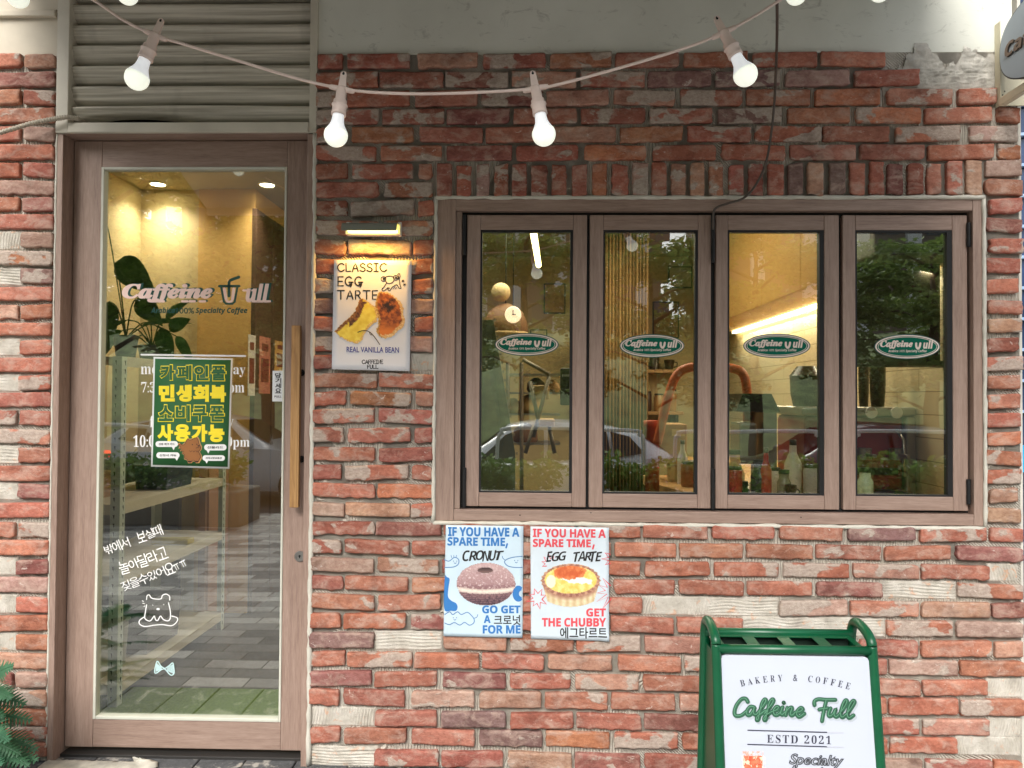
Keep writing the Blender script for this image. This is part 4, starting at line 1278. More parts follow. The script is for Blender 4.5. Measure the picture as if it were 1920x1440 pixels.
letter(mb, BPl, mono('GO GET', BOLD), 904, 1135, 976, 1150, **kw); letter(mb, BPl, mono('A', BOLD), 907, 1153.5, 920, 1168, **kw); letter(mb, BPl, mono('FOR ME', BOLD), 905, 1172, 976, 1188, **kw)
mb.build('slogan_lettering', BLU, bp_); mb = MB()
# blue blobs, little faces
fillpx(mb, BPl, smoothpts([(834, 1083), (838, 1082), (843, 1086), (841, 1101), (840, 1118), (846, 1126), (855, 1131), (858, 1138), (855, 1145), (846, 1145), (833, 1141)], 5, True), .0006)
mb.build('blue_blob', BLU, bp_); mb = MB()
fillpx(mb, BPl, ell(972, 1113, 11, 15, 24, .9, 5.4)+ell(978, 1113, 5, 6, 12, 4.6, 1.6), .0006)
mb.build('blue_blob', BLU, bp_)
DOO = plain('ink_doodle_blue', (92, 138, 186), .6)
def face(mb, cx, cy):
    for d_ in (-3, 3): fillpx(mb, BPl, ell(cx+d_, cy-2, .9, 1.1, 8), .001)
    stroke(mb, BPl, smoothpts([(cx-2, cy+1), (cx, cy+2.6), (cx+2, cy+1)]), 1.2)
mb = MB()
stroke(mb, BPl, smoothpts([(833, 1049), (842, 1052), (852, 1045), (860, 1049), (859, 1058), (850, 1063), (834, 1064)]), 1.7); face(mb, 853.5, 1054)
for x_ in (847, 851, 855): stroke(mb, BPl, [(x_, 1045.5), (x_+(x_-851)*.3, 1041)], 1.2)
mb.build('blue_doodle', DOO, bp_); mb = MB()
stroke(mb, BPl, smoothpts([(979, 1043), (962, 1045), (950, 1049), (946, 1054), (952, 1061), (965, 1064), (979, 1064)]), 1.7); stroke(mb, BPl, smoothpts([(947, 1050), (943, 1047), (942, 1043)]), 1.3); face(mb, 968, 1053)
mb.build('blue_doodle', DOO, bp_); mb = MB()
stroke(mb, BPl, smoothpts([(834, 1152), (843, 1147), (849, 1152), (858, 1147), (865, 1152), (876, 1148), (884, 1154), (889, 1161), (888, 1168), (880, 1172), (871, 1167), (862, 1172), (852, 1167), (843, 1171), (834, 1168)]), 1.7); stroke(mb, BPl, smoothpts([(889, 1159), (894, 1157), (896, 1152)]), 1.3); face(mb, 853, 1160)
mb.build('blue_doodle', DOO, bp_)
bt = lambda t: .6+.8*max(0.0, math.sin(math.pi*min(1, max(0, t))))**.6
AL.update({'o': AL['O']})
mb = MB()
for i, (ch, x0, x1) in enumerate((('C', 867, 881), ('R', 879, 894), ('O', 892, 907), ('N', 904, 919), ('U', 917, 931), ('T', 928, 945))):
    letter(mb, BPl, mono(ch, BOLD_IT), x0, 1032+(i % 2), x1, 1052-(i % 3), .0009+.00012*i, off=-.006, skew=-1.5)
mb.build('name_lettering', INKB, bp_); mb = MB()
letter(mb, BPl, '크로넛', 926, 1153, 976, 1172, .0009, bold=.016)
mb.build('korean_lettering', INKB, bp_)
def donut(u, v):
    x, y = 848+u*125-911, 1054+v*84-1095   # centred
    wob = 1.5*fbm(x*.08, y*.08, 4)
    n_ = fbm(x*.22, y*.22, 1)+.5*fbm(x*.7, y*.7, 2)
    rx = 55+wob
    top, bot = -40, 40
    # silhouette: upper ring, cream seam, lower ring
    if y < 8:
        ry = 40; ins = (x/(rx))**2+((y)/ry)**2 < 1 or (abs(x) < rx-1 and -6 < y < 8)
    else:
        ins = (x/(rx-2))**2+((y-2)/38)**2 < 1
    if not ins: return (150, 120, 118), False
    if (x+1)**2/15**2+(y+26)**2/5.4**2 < 1+.3*n_: return lerp3((58, 40, 40), (118, 92, 88), (y+31)/8), True
    if (x+1)**2/24**2+(y+25)**2/9.5**2 < 1+.5*n_ and y < -17: return lerp3((168, 134, 134), (206, 180, 178), .5+n_-.03*(y+25)), True
    seam = 9+(1-(x/55)**2)*5
    if abs(y-seam) < 4.5+1.2*n_: return lerp3((236, 224, 210), (202, 180, 170), abs(y-seam)/5+.4*n_), True
    if y < seam:
        t = (y+40)/48
        c = lerp3((196, 164, 162), (146, 108, 110), t*.8+.55*n_)
        if 2 < y: c = lerp3(c, (120, 82, 86), .4)
        c = lerp3(c, (226, 208, 204), 1.6*(n_-.12))
    else:
        t = (y-seam)/28
        c = lerp3((140, 104, 106), (64, 46, 58), t+.5*n_)
        if math.sin(y*1.5+x*.05+n_*2) > .8: c = lerp3(c, (172, 138, 136), .5)
    return c, True
picture('doughnut_picture', BPl, 848, 1054, 973, 1138, 104, 72, donut, .0011, bp_, PRINT)

q = Plane((0, -.0255, 0), (0, -1, 0)).at(1140, 1198)
RPl = Plane((0, -.0255, 0), (0, -1, 0), warp_fn(29, .0030, curl=(q.x, q.z, .012)))
rp_ = thing('tart_shell_poster', 'pale poster with a round custard tart and red lettering below the window', 'poster', RPl.at(1068, 1092))
sheet(RPl, [(994.5, 987), (1141.5, 989.5), (1142, 1202), (995.5, 1197.5)], 20, 28).build('paper', wrinkled('paper_pale_grey', (214, 226, 234)), rp_)
mb = MB()
letter(mb, RPl, mono('IF YOU HAVE A', BOLD), 999, 991.5, 1136, 1008, skew=1.5, **kw); letter(mb, RPl, mono('SPARE TIME', BOLD), 999, 1010.5, 1108, 1026, skew=1.2, **kw)
stroke(mb, RPl, [(1113.5, 1022), (1111.5, 1029)], 3.2)
mb.build('headline_lettering', RED, rp_); mb = MB()
letter(mb, RPl, mono('GET', BOLD), 1099, 1140.5, 1136, 1156, **kw); letter(mb, RPl, mono('THE CHUBBY', BOLD), 1016, 1158.5, 1136.5, 1175, **kw)
mb.build('slogan_lettering', RED, rp_); mb = MB()
burst(mb, RPl, 1008, 1122, 9, 20, 8, 2.2, .2, 6.3, 3); mb.build('red_burst', RED, rp_); mb = MB(); burst(mb, RPl, 1030, 1056, 8, 17, 5, 2.0, 2.4, 5.6, 4)
mb.build('red_burst', RED, rp_); mb = MB(); burst(mb, RPl, 1150, 1110, 14, 34, 5, 2.2, 1.9, 4.3, 8); mb.build('red_burst', RED, rp_); mb = MB(); burst(mb, RPl, 1150, 1048, 10, 20, 3, 2.2, 2.2, 4.1, 9)
mb.build('red_burst', RED, rp_)
mb = MB()
for i, (ch, x0, x1) in enumerate((('E', 1024, 1036), ('G', 1034, 1049), ('G', 1047, 1062), ('T', 1075, 1088), ('A', 1083, 1097), ('R', 1096, 1109), ('T', 1106, 1119), ('E', 1116, 1129))):
    letter(mb, RPl, mono(ch, BOLD_IT), x0, 1034+(i % 2), x1, 1053-(i % 3), .0009+.00012*i, off=-.006, skew=-1.5)
    if i == 2: mb.build('name_lettering', INKB, rp_); mb = MB()
mb.build('name_lettering', INKB, rp_); mb = MB()
letter(mb, RPl, '에그타르트', 1050, 1176, 1138, 1197, .0009, bold=.016)
mb.build('korean_lettering', INKB, rp_)
def tart(u, v):
    x, y = 1006+u*128-1070, 1052+v*90-1096
    n_ = fbm(x*.12, y*.12, 6)+.35*fbm(x*.5, y*.5, 3)
    yc = -8
    rx, ry = 55+1.6*math.cos(26*math.atan2((y-yc)/.55, x)), 31
    on = (x/rx)**2+((y-yc)/ry)**2
    if on < 1:
        inner = (x/49)**2+((y-yc+1)/26)**2
        if inner > 1: return lerp3((206, 160, 132), (150, 98, 84), .5+.8*n_+(.3 if math.cos(26*math.atan2((y-yc)/.55, x)) < 0 else -.2)), True
        c = lerp3((238, 200, 96), (250, 228, 148), .5+n_)
        b_ = ((x+2)/29)**2+((y+23)/12.5)**2
        if b_ < 1.1+.5*n_: c = lerp3((206, 96, 52), (232, 140, 84), b_*.6+n_)
        elif ((x-12)/30)**2+((y+10-.12*x)/6.5)**2 < 1+.6*n_: c = (246, 240, 228)
        elif ((x+37)/9)**2+((y+6)/12)**2 < 1: c = (246, 238, 206)
        return c, True
    sh = (y-yc)
    if sh > 0:
        wl = 55-14*(sh/48); yb = 42-((x/42)**2)*10
        if abs(x) < wl and y < yb and abs(x) < 55:
            rib = math.cos(13*math.asin(max(-1, min(1, x/56)))*2)
            c = lerp3((238, 222, 186), (206, 178, 134), .5-.35*rib+.4*n_)
            c = lerp3(c, (168, 116, 96), max(0, 1-sh/(17-((x/55)**2)*6)-.9*(1-ry*math.sqrt(max(0, 1-(x/55)**2))/31)) if False else max(0, .9-(sh-31*math.sqrt(max(0, 1-(x/rx)**2)))/9))
            return c, True
    return (220, 200, 160), False
picture('tart_picture', RPl, 1006, 1052, 1134, 1142, 110, 78, tart, .0011, rp_, PRINT)
# ------------------------------------------------------------------ wall lamp
wl = thing('wall_lamp', 'grey hooded wall lamp shining warm light on the bricks above the egg tart poster', 'lamp', W(697, 430, -.05))
Yl = -.105
hx0, hx1 = W(640, 425, Yl).x, W(744, 425, Yl).x
zh0, zh1 = W(692, 431.5, Yl).z, W(692, 416, Yl).z
bx0, bx1 = W(652, 430, -.03).x, W(753, 430, -.03).x
zb = W(700, 442.5, -.03).z; zbt = W(748, 416, -.04).z
mb = MB(); mb.smooth = True
prof = [(-.024, zh1-.004), (-.050, zh1+.004), (-.080, zh1+.002), (-.100, zh1-.004), (Yl, zh1-.012), (Yl-.004, zh0)]
ring = prof+[(y+.0025, z-.002) for y, z in prof[::-1]]
mb.prismx(ring, hx0, hx1)
mb.build('hood', plain('lamp_grey_green', (128, 130, 118), .55, var=.06), wl, ang=30)
mb = MB()
for xx in (bx0, bx1-.010):
    pts = [(-.021, zb)]+[(-.021, zbt-.004), (-.034, zbt+.001), (-.050, zbt-.003), (-.060, zbt-.014), (-.064, zb)]
    mb.prismx(pts, xx, xx+.010)
mb.box(bx0+.0101, bx1-.0101, -.028, -.021, zb, zbt-.008)
mb.box(bx0+.0101, bx1-.0101, -.060, -.0281, zb, zb+.005)
mb.build('white_body', plain('lamp_white', (226, 222, 212), .5), wl)
mb = MB(); mb.prismx([(-.034, zb+.0055), (-.064, zb+.0055), (-.096, zh0-.001), (-.096, zh0+.010), (-.034, zh0+.012)], bx0+.014, hx1-.008)
mb.build('diffuser', glow('lamp_glow', (255, 232, 120), 4.0), wl)
def area(name, loc, size, power, color, rot=(0, 0, 0), sy=None, parent=None, spread=None):
    l = bpy.data.lights.new(name, 'AREA'); l.energy = power; l.color = color
    l.size = size
    if sy: l.shape = 'RECTANGLE'; l.size_y = sy
    if spread: l.spread = spread
    o = bpy.data.objects.new(name, l); o.location = loc; o.rotation_euler = rot; COL.objects.link(o)
    if parent is not None:
        o.parent = parent; o.location = Vector(loc)-world_loc(parent)
    return o
area('lamp_light', ((bx0+bx1)/2, -.080, zb-.004), bx1-bx0-.05, 1.15, (1.0, .52, .11), (R(-14), 0, 0), .03, wl)

# ------------------------------------------------------------------ festoon lights
SOCK = plain('socket_pinkish_beige', (230, 210, 200), .45, var=.05)
BULB = plain('milky_bulb', (238, 240, 228), .35, var=.01)
try:
    _b = BULB.node_tree.nodes['Principled BSDF']; _b.inputs['Subsurface Weight'].default_value = .25; _b.inputs['Subsurface Radius'].default_value = (.02, .02, .02)
    _b.inputs['Emission Color'].default_value = (.95, 1.0, .86, 1); _b.inputs['Emission Strength'].default_value = .34
except Exception: pass
BULBN = plain('bulb_neck_white', (240, 243, 246), .4, var=.01)
_b = BULBN.node_tree.nodes['Principled BSDF']; _b.inputs['Emission Color'].default_value = (.95, .98, 1.0, 1); _b.inputs['Emission Strength'].default_value = .20  # weak emission added to brighten the opaque neck, which is no light source
Yf = -.98
def socket(parent, neck, tilt, cable_dir, sc=1.0):
    """one lamp holder with its bulb hanging from the cable point 'neck'; tilt in the picture plane"""
    ax = Vector((math.sin(tilt), -.10, -math.cos(tilt))).normalized()     # downwards along the holder
    side = Vector((math.cos(tilt), 0, math.sin(tilt)))
    mb = MB(); mb.smooth = True
    n = Vector(neck)
    mb.lathe([(.0, -.004), (.0115, -.004), (.0125, 0), (.0125, .026), (.016, .030), (.0165, .040), (.0190, .0405), (.0195, .043), (.0172, .0445), (.0172, .060), (.0180, .061), (.0180, .067), (.0, .067)], n, ax, 22)
    # hanging tab with keyhole rim
    t0 = n-ax*.004
    yv = ax.cross(side).normalized()
    tab = []
    k = 10
    outline = [(-.0095, 0)]+[(-.0072, .030)]+[(.0072*math.cos(math.pi-math.pi*i/k), .034+.0072*math.sin(math.pi*i/k)) for i in range(k+1)]+[(.0072, .030), (.0095, 0)]
    f_ = [t0+side*u-ax*v-yv*.003 for u, v in outline]; g_ = [t0+side*u-ax*v+yv*.003 for u, v in outline]
    m_ = len(outline)
    mb.smooth = False
    mb.add(f_+g_, [tuple(range(m_)), tuple(range(2*m_-1, m_-1, -1))]+[(i, i+m_, (i+1) % m_+m_, (i+1) % m_) for i in range(m_)])
    # cable sleeve
    mb.smooth = True
    cd_ = Vector(cable_dir).normalized()
    mb.tube([n-cd_*.031, n-cd_*.026, n-cd_*.02, n, n+cd_*.02, n+cd_*.026, n+cd_*.031], [.0048, .0062, .0066, .0072, .0066, .0062, .0048], 12)
    s = mb.build('socket', SOCK, parent)
    kh = MB(); kc = t0-ax*.034
    for sg in (-1, 1):
        kh.lathe([(.0030, 0), (.0030, .0005)], kc+yv*(.0030*sg), yv*sg, 12); kh.lathe([(.0017, 0), (.0017, .0005)], kc-ax*.0035+yv*(.0030*sg), yv*sg, 10)
    kh.build('keyhole', BLACK, s)
    b = MB(); b.smooth = True
    prof = [(.0, .066), (.0135, .066), (.0140, .072), (.0145, .078), (.0155, .086), (.0185, .094), (.0225, .101), (.0262, .108), (.0262, .1085)]
    rr, cz = .0285, .118
    prof += [(rr*math.cos(t), cz+rr*math.sin(t)) for t in [(-.36+i*(math.pi/2+.36)/12) for i in range(13)]]
    b.lathe(prof[:9]+[(.0, .1085)], n, ax, 28); b.mat = 1; b.lathe([(.0, .108)]+prof[8:], n, ax, 28)
    b.build('bulb', [BULBN, BULB], s)
    return n
def px_dir(a, b, Y): return W(*b, Y)-W(*a, Y)
fs = thing('string_lights', 'drooping string of four white bulbs on a pinkish cable in front of the wall', 'string lights', W(820, 170, Yf))
pts = [(-60, -130), (60, -62), (172, -2), (232, 38), (291, 66), (345, 83), (450, 115), (560, 148), (641, 166), (700, 173), (790, 176), (900, 173), (1004, 166), (1060, 155), (1180, 122), (1290, 88), (1357, 61), (1410, 33), (1466, -2), (1560, -60)]
cpts = smoothpts(pts, 6)
mb = MB(); mb.smooth = True
mb.tube([W(p.x, p.y, Yf) for p in cpts], .0036, 10)
mb.build('cable', SOCK, fs)
for (nx_, ny_), (bx, by), (d0, d1) in (((291, 66), (261, 152), ((270, 56), (315, 75))), ((641, 167), (632, 258), ((620, 163), (662, 171))), ((1004, 166), (1019, 252), ((982, 170), (1028, 161))), ((1357, 61), (1391, 135), ((1335, 70), (1380, 49)))):
    n = W(nx_, ny_, Yf); q = W(bx, by, Yf)
    tilt = math.atan2(q.x-n.x, n.z-q.z)
    socket(fs, n, tilt, px_dir(d0, d1, Yf))
fs2 = thing('string_lights', 'second string of bulbs along the top edge showing only the round bulb ends', 'string lights', W(960, -60, -.75))
Y2 = -.72
mb = MB(); mb.smooth = True
mb.tube([W(p.x, p.y, Y2) for p in smoothpts([(-120, -150), (40, -78), (246, -72), (600, -70), (1100, -90), (1488, -72), (1650, -78), (1800, -120)], 6)], .0036, 8)
mb.build('cable', SOCK, fs2)
for nx_, ny_, tl in ((38, -78, .03), (246, -84, -.02), (1488, -86, .03), (1650, -92, -.04)):
    socket(fs2, W(nx_, ny_, Y2), tl, (1, 0, 0))
# dark cable from the string down into the window
dc = thing('power_cable', 'thin dark cable dropping from the string lights into the gap of the folding window', 'cable', W(1440, 250, -.1))
mb = MB(); mb.smooth = True
ys = [-.80, -.55, -.30, -.16, -.10, -.075, -.06, -.05, -.035, -.02, -.012, -.010]
cps = [(1457, -4), (1457, 60), (1455, 130), (1452, 190), (1446, 250), (1436, 305), (1418, 345), (1395, 371), (1366, 381), (1346, 388), (1338, 398), (1337, 430)]
P3 = [W(p[0], p[1], y) for p, y in zip(cps, ys)]
def smooth3(P, k=8):
    out = []; n = len(P)
    for i in range(n-1):
        a, b, c, d = P[max(i-1, 0)], P[i], P[i+1], P[min(i+2, n-1)]
        for j in range(k):
            t = j/k; out.append(0.5*((2*b)+(c-a)*t+(2*a-5*b+4*c-d)*t*t+(3*b-a-3*c+d)*t**3))
    return out+[P[-1]]
mb.tube(smooth3(P3), .0042, 10)
mb.build('cable_run', plain('cable_brown_grey', (84, 74, 66), .5), dc)

# ------------------------------------------------------------------ A-frame sign
Df = .70                                       # distance of the top of the board in front of the wall
GRNP = plain('sign_green_paint', (6, 78, 48), .34, var=.10, spec=.5, scale=16)
topf = W(1490, 1222, -.82)
tilt_ = R(9)
AP = Plane(W(1490, 1330, -.86), (0, -math.cos(tilt_), math.sin(tilt_)))
sg = thing('sign_board', 'green tubular A-frame sign board with white cafe panel standing by the wall', 'sign board', (AP.at(1490, 1400).x, -.8, 0))
TL, TR = AP.at(1346, 1213), AP.at(1641, 1224)
xl, xr_ = (AP.at(1346, 1225).x+AP.at(1347, 1430).x)/2, (AP.at(1641, 1230).x+AP.at(1645, 1430).x)/2
zt0 = (TL.z+TR.z)/2
yt0 = AP.at(1490, 1218).y
tn = math.tan(tilt_)
def fp(x, z, off=0.0):          # point on the front frame plane
    return Vector((x, yt0-(zt0-z)*tn-off, z))
rad = .0125
dep = .12
hz = zt0+.058
mb = MB(); mb.smooth = True
for x in (xl, xr_):
    path = [fp(x, .012), fp(x, zt0*.5), fp(x, zt0-.03), fp(x, zt0+.012)]
    c = []
    yb0 = yt0+dep
    up_ = [Vector((x, yt0+.008, zt0+.024)), Vector((x, yt0+.024, zt0+.034)), Vector((x, yt0+.050, zt0+.042)), Vector((x, yt0+dep*.68, zt0+.046)), Vector((x, yt0+dep*.88, zt0+.041)), Vector((x, yt0+dep*.99, zt0+.026)), Vector((x, yt0+dep+.004, zt0+.008))]
    back = [Vector((x, yt0+dep+.006+(zt0-z)*tn*.55, z)) for z in (zt0-.03, zt0*.5, .012)]
    mb.tube(smooth3(path+up_+back, 6), rad, 14)
mb.tube([fp(xl, zt0), fp(xr_, zt0)], rad*.95, 14)
mb.tube([fp(xl, .10), fp(xr_, .10)], rad*.95, 14)
mb.tube([Vector((xl, yt0+dep, zt0+.006)), Vector((xr_, yt0+dep, zt0+.006))], rad*.95, 14)
mb.tube([Vector((xl, yt0+dep+.006+(zt0-.10)*tn*.55, .10)), Vector((xr_, yt0+dep+.006+(zt0-.10)*tn*.55, .10))], rad*.95, 14)
mb.build('frame', GRNP, sg)
# top tray with four openings (built as strips round the holes) and dark inside
mb = MB()
ty0, ty1 = yt0+.010, yt0+dep-.006
z0t, z1t = zt0+.002, zt0+.006
def tz(y): return z0t+(z1t-z0t)*(y-ty0)/(ty1-ty0)
def quad(x0, x1, y0, y1, dz=0.0):
    mb.add([(x0, y0, tz(y0)+dz), (x1, y0, tz(y0)+dz), (x1, y1, tz(y1)+dz), (x0, y1, tz(y1)+dz), (x0, y0, tz(y0)-.002), (x1, y0, tz(y0)-.002), (x1, y1, tz(y1)-.002), (x0, y1, tz(y1)-.002)],
           [(0, 1, 2, 3), (7, 6, 5, 4), (0, 4, 5, 1), (1, 5, 6, 2), (2, 6, 7, 3), (3, 7, 4, 0)])
span = xr_-xl-2*rad; hw_ = span/4*.66; gp_ = span/4*.34
hy0, hy1 = ty0+.018, ty1-.026
quad(xl+rad, xr_-rad, ty0, hy0); quad(xl+rad, xr_-rad, hy1, ty1)
for i in range(5):
    xa = xl+rad+(0 if i == 0 else (i-.5)*gp_+i*hw_)
    xb = xl+rad+gp_*.5 if i == 0 else xa+(gp_ if i < 4 else gp_*.5)
    quad(xa, xb, hy0+.0002, hy1-.0002)
mb.build('top_tray', GRNP, sg)
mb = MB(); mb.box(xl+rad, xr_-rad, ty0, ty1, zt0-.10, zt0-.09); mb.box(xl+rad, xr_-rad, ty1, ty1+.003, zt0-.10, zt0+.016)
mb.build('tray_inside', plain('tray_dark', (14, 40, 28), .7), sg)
for x0_, nm in ((xl, 0), (xr_, 1)): pass
PLN = Plane(fp(0, zt0, .004), (0, -math.cos(tilt_), math.sin(tilt_)))
mb = MB()
pa, pb, pc, pd = PLN.at(1353, 1228), PLN.at(1632, 1234), PLN.at(1642, 1560), PLN.at(1352, 1550)
x0p, x1p = xl+rad*.85, xr_-rad*.85
ztp = zt0-rad*1.1
pts_f = []
for x_, z_ in ((x0p, .12), (x1p, .12), (x1p, ztp-.012), (x1p-.004, ztp-.003), (x1p-.012, ztp), (x0p+.012, ztp), (x0p+.004, ztp-.003), (x0p, ztp-.012)): pts_f.append((x_, z_))
mb.add([fp(x_, z_, .0035) for x_, z_ in pts_f]+[fp(x_, z_, -.004) for x_, z_ in pts_f], [tuple(range(8)), tuple(range(15, 7, -1))]+[(i, i+8, (i+1) % 8+8, (i+1) % 8) for i in range(8)])
board_o = mb.build('panel', plain('panel_white', (184, 190, 202), .4, var=.02), sg)
mb = MB()
mb.add([Vector((x_, yt0+dep+.012+(zt0-z_)*tn*.55, z_)) for x_, z_ in ((x0p, .12), (x1p, .12), (x1p, ztp), (x0p, ztp))]+[Vector((x_, yt0+dep+.004+(zt0-z_)*tn*.55, z_)) for x_, z_ in ((x0p, .12), (x1p, .12), (x1p, ztp), (x0p, ztp))], [(3, 2, 1, 0), (4, 5, 6, 7), (0, 1, 5, 4), (1, 2, 6, 5), (2, 3, 7, 6), (3, 0, 4, 7)])
mb.build('back_panel', GRNP, sg)
for x_ in (xl, xr_):          # side skirts between the legs
    mb = MB()
    mb.add([fp(x_, zt0-.02, -.006), fp(x_, .16, -.006), Vector((x_, yt0+dep+(zt0-.16)*tn*.55, .16)), Vector((x_, yt0+dep, zt0-.02)),
            fp(x_+.002, zt0-.02, -.006), fp(x_+.002, .16, -.006), Vector((x_+.002, yt0+dep+(zt0-.16)*tn*.55, .16)), Vector((x_+.002, yt0+dep, zt0-.02))],
           [(0, 1, 2, 3), (7, 6, 5, 4), (0, 4, 5, 1), (1, 5, 6, 2), (2, 6, 7, 3), (3, 7, 4, 0)])
    mb.build('side_skirt', GRNP, sg)
NAVY = plain('ink_navy', (42, 42, 62), .6)
mb = MB()
word = 'BAKERY & COFFEE'
ccx, ccy, rr_ = 1490.0, 1630.0, 357.0
tot = len(word)
for i, ch in enumerate(word):
    if ch == ' ': continue
    x_ = 1392+(1590-1392)*i/(tot-1)
    dxn = x_-1489
    y_ = 1271+dxn*dxn*.00125+dxn*.022
    wch = {'&': 8, 'B': 8, 'A': 9, 'K': 9}.get(ch, 8.2)
    letter(mb, PLN, mono(ch, SERIF), x_-wch/2, y_-6, x_+wch/2, y_+6, .0007, rot=.0026*dxn+.02, off=-.006)
letter(mb, PLN, mono('ESTD 2021', SERIF), 1438, 1378, 1558, 1394, .0007, skew=3.0, space=1.25, off=-.004)
stroke(mb, PLN, [(1402, 1369), (1550, 1373)], 2.0); stroke(mb, PLN, [(1402, 1395.5), (1550, 1400)], 2.0)
mb.build('navy_lettering', NAVY, board_o)
mb = MB(); stroke(mb, PLN, [(1551, 1373), (1581, 1374)], 1.6); stroke(mb, PLN, [(1551, 1400), (1581, 1401)], 1.6); mb.build('grey_rule', plain('rule_grey', (176, 178, 190), .6), board_o)
SGN = plain('script_green', (40, 86, 64), .5, var=.08); SHD = plain('script_shadow', (168, 176, 184), .6); SHI = plain('script_light', (82, 132, 104), .5)
scr = {
 'Caffeine': [[(1402, 1316), (1398, 1310), (1390, 1311), (1381, 1322), (1377, 1335), (1380, 1342), (1390, 1341), (1399, 1334)],
   [(1414, 1326), (1407, 1325), (1401, 1332), (1401, 1340), (1407, 1340), (1413, 1331), (1415, 1326), (1413, 1337), (1418, 1340), (1424, 1334)],
   [(1420, 1338), (1430, 1325), (1436, 1315), (1434, 1311), (1429, 1318), (1425, 1334), (1422, 1348), (1419, 1350), (1420, 1344), (1429, 1337), (1436, 1332)],
   [(1434, 1338), (1444, 1325), (1450, 1315), (1448, 1311), (1443, 1318), (1439, 1334), (1436, 1348), (1433, 1350), (1434, 1344), (1443, 1337), (1449, 1334)],
   [(1450, 1334), (1457, 1331), (1460, 1327), (1456, 1325), (1451, 1331), (1451, 1338), (1456, 1341), (1464, 1336)],
   [(1467, 1326), (1464, 1337), (1467, 1340), (1473, 1335)], [(1476, 1327), (1473, 1341)], [(1474, 1335), (1481, 1327), (1485, 1328), (1482, 1339), (1486, 1341), (1492, 1335)],
   [(1493, 1336), (1501, 1334), (1505, 1330), (1501, 1327), (1495, 1333), (1494, 1340), (1499, 1344), (1508, 1338)], [(1469, 1317), (1469.6, 1318)]],
 'Full': [[(1527, 1322), (1527, 1315), (1534, 1311), (1549, 1312), (1566, 1312)], [(1549, 1313), (1546, 1326), (1543, 1340), (1541, 1352)], [(1536, 1330), (1544, 1329), (1552, 1328)],
   [(1557, 1328), (1553, 1339), (1556, 1343), (1562, 1339), (1567, 1329), (1564, 1340), (1568, 1344), (1574, 1339)],
   [(1573, 1340), (1582, 1328), (1588, 1316), (1585, 1313), (1580, 1322), (1576, 1338), (1579, 1345), (1586, 1340)],
   [(1586, 1341), (1595, 1329), (1602, 1317), (1599, 1314), (1593, 1323), (1589, 1339), (1592, 1346), (1600, 1341)]]}
m1, m2, m3 = MB(), MB(), MB()
for k_, sts in scr.items():
    for st_ in sts:
        sp_ = smoothpts(st_, 5)
        stroke(m1, PLN, [(p.x+3.0, p.y+4.0) for p in sp_], 8.0, .0005)
        stroke(m2, PLN, sp_, 8.0, .0012)
        stroke(m3, PLN, [(p.x-.9, p.y-1.0) for p in sp_], 1.6, .0022)
m1.build('script_drop_shadow', SHD, board_o); m2.build('script_lettering', SGN, board_o); m3.build('script_highlight', SHI, board_o)
mb = MB()
def outline_text(s, x0, y0, x1, y1, skew):
    letter(mb, PLN, s, x0, y0, x1, y1, .0007, bold=.034, hollow=True, shear=.28, skew=skew, off=.012)
for i, ch in enumerate('Specialty'):
    pass
outline_text('Specialty', 1479, 1414, 1583, 1441, 4); outline_text('Americano', 1474, 1436, 1590, 1462, 4)
mb.build('outline_lettering', plain('ink_grey_black', (58, 60, 66), .6), board_o)
def drink(u, v):
    x, y = 1386+u*50, 1404+v*90
    n_ = fbm(x*.12, y*.12, 3)+.5*fbm(x*.4, y*.4, 8)
    l, r_ = 1391+(y-1416)*.05, 1432-(y-1416)*.05
    if y > 1417+2*n_ and l < x < r_:
        c = lerp3((236, 120, 86), (196, 52, 30), .5+1.1*n_)
        if n_ > .28: c = (246, 196, 170)
        if x < l+2 or x > r_-2: c = (240, 206, 198)
        return c, True
    if 1408 < y <= 1419 and l+1 < x < r_-1 and n_ > -.05: return lerp3((238, 216, 214), (222, 150, 132), .5+n_), True
    if y > 1419 and abs(x-r_) < 5 and y < 1450 and x > r_: return (196, 196, 206), n_ > -.2
    return (230, 230, 240), False
picture('drink_picture', PLN, 1386, 1404, 1436, 1494, 50, 80, drink, .0008, board_o, PRINT)

# ------------------------------------------------------------------ hanging sign at the top right corner
hsx = 1.682
hs_ = thing('hanging_sign', 'grey blue rounded sign board jutting out from the top right corner of the wall', 'sign', (hsx, -.3, 2.61))
def hs_outline(cy_, cz_, ry, rz, p=.78, n=72):
    return [(cy_+ry*math.copysign(abs(math.cos(t))**p, math.cos(t)), cz_+rz*math.copysign(abs(math.sin(t))**p, math.sin(t))) for t in [2*math.pi*i/n for i in range(n)]]
HC = (-.050-.33, 2.602)
mb = MB(); mb.prismx(hs_outline(*HC, .33, .152), hsx, hsx+.03); mb.build('rim', plain('sign_rim_grey', (84, 84, 82), .5), hs_)
mb = MB(); mb.prismx(hs_outline(*HC, .325, .147), hsx-.002, hsx+.032)
hb_ = mb.build('sign_face', plain('sign_blue_grey', (172, 184, 192), .45, var=.03), hs_)
mb = MB(); mb2 = MB()
v, f = text2d(mono('Caffeine ull', BOLD), bold=.02, shear=.16)
x0_ = min(q.x for q in v); x1_ = max(q.x for q in v); b0_ = min(q.y for q in v); b1_ = max(q.y for q in v)
for m_, off, dd in ((mb, 0, .006), (mb2, -.004, .003)):
    m_.add([(hsx-dd-q.z*.02, -.088+off-(q.x-x0_)/(x1_-x0_)*.46, 2.578+off+(q.y-b0_)/(b1_-b0_)*.052) for q in v], f)
mb.build('lettering', plain('sign_letter_brown', (132, 112, 96), .5), hb_)
mb2.build('letter_shadow', plain('sign_letter_dark', (64, 58, 52), .5), hb_)
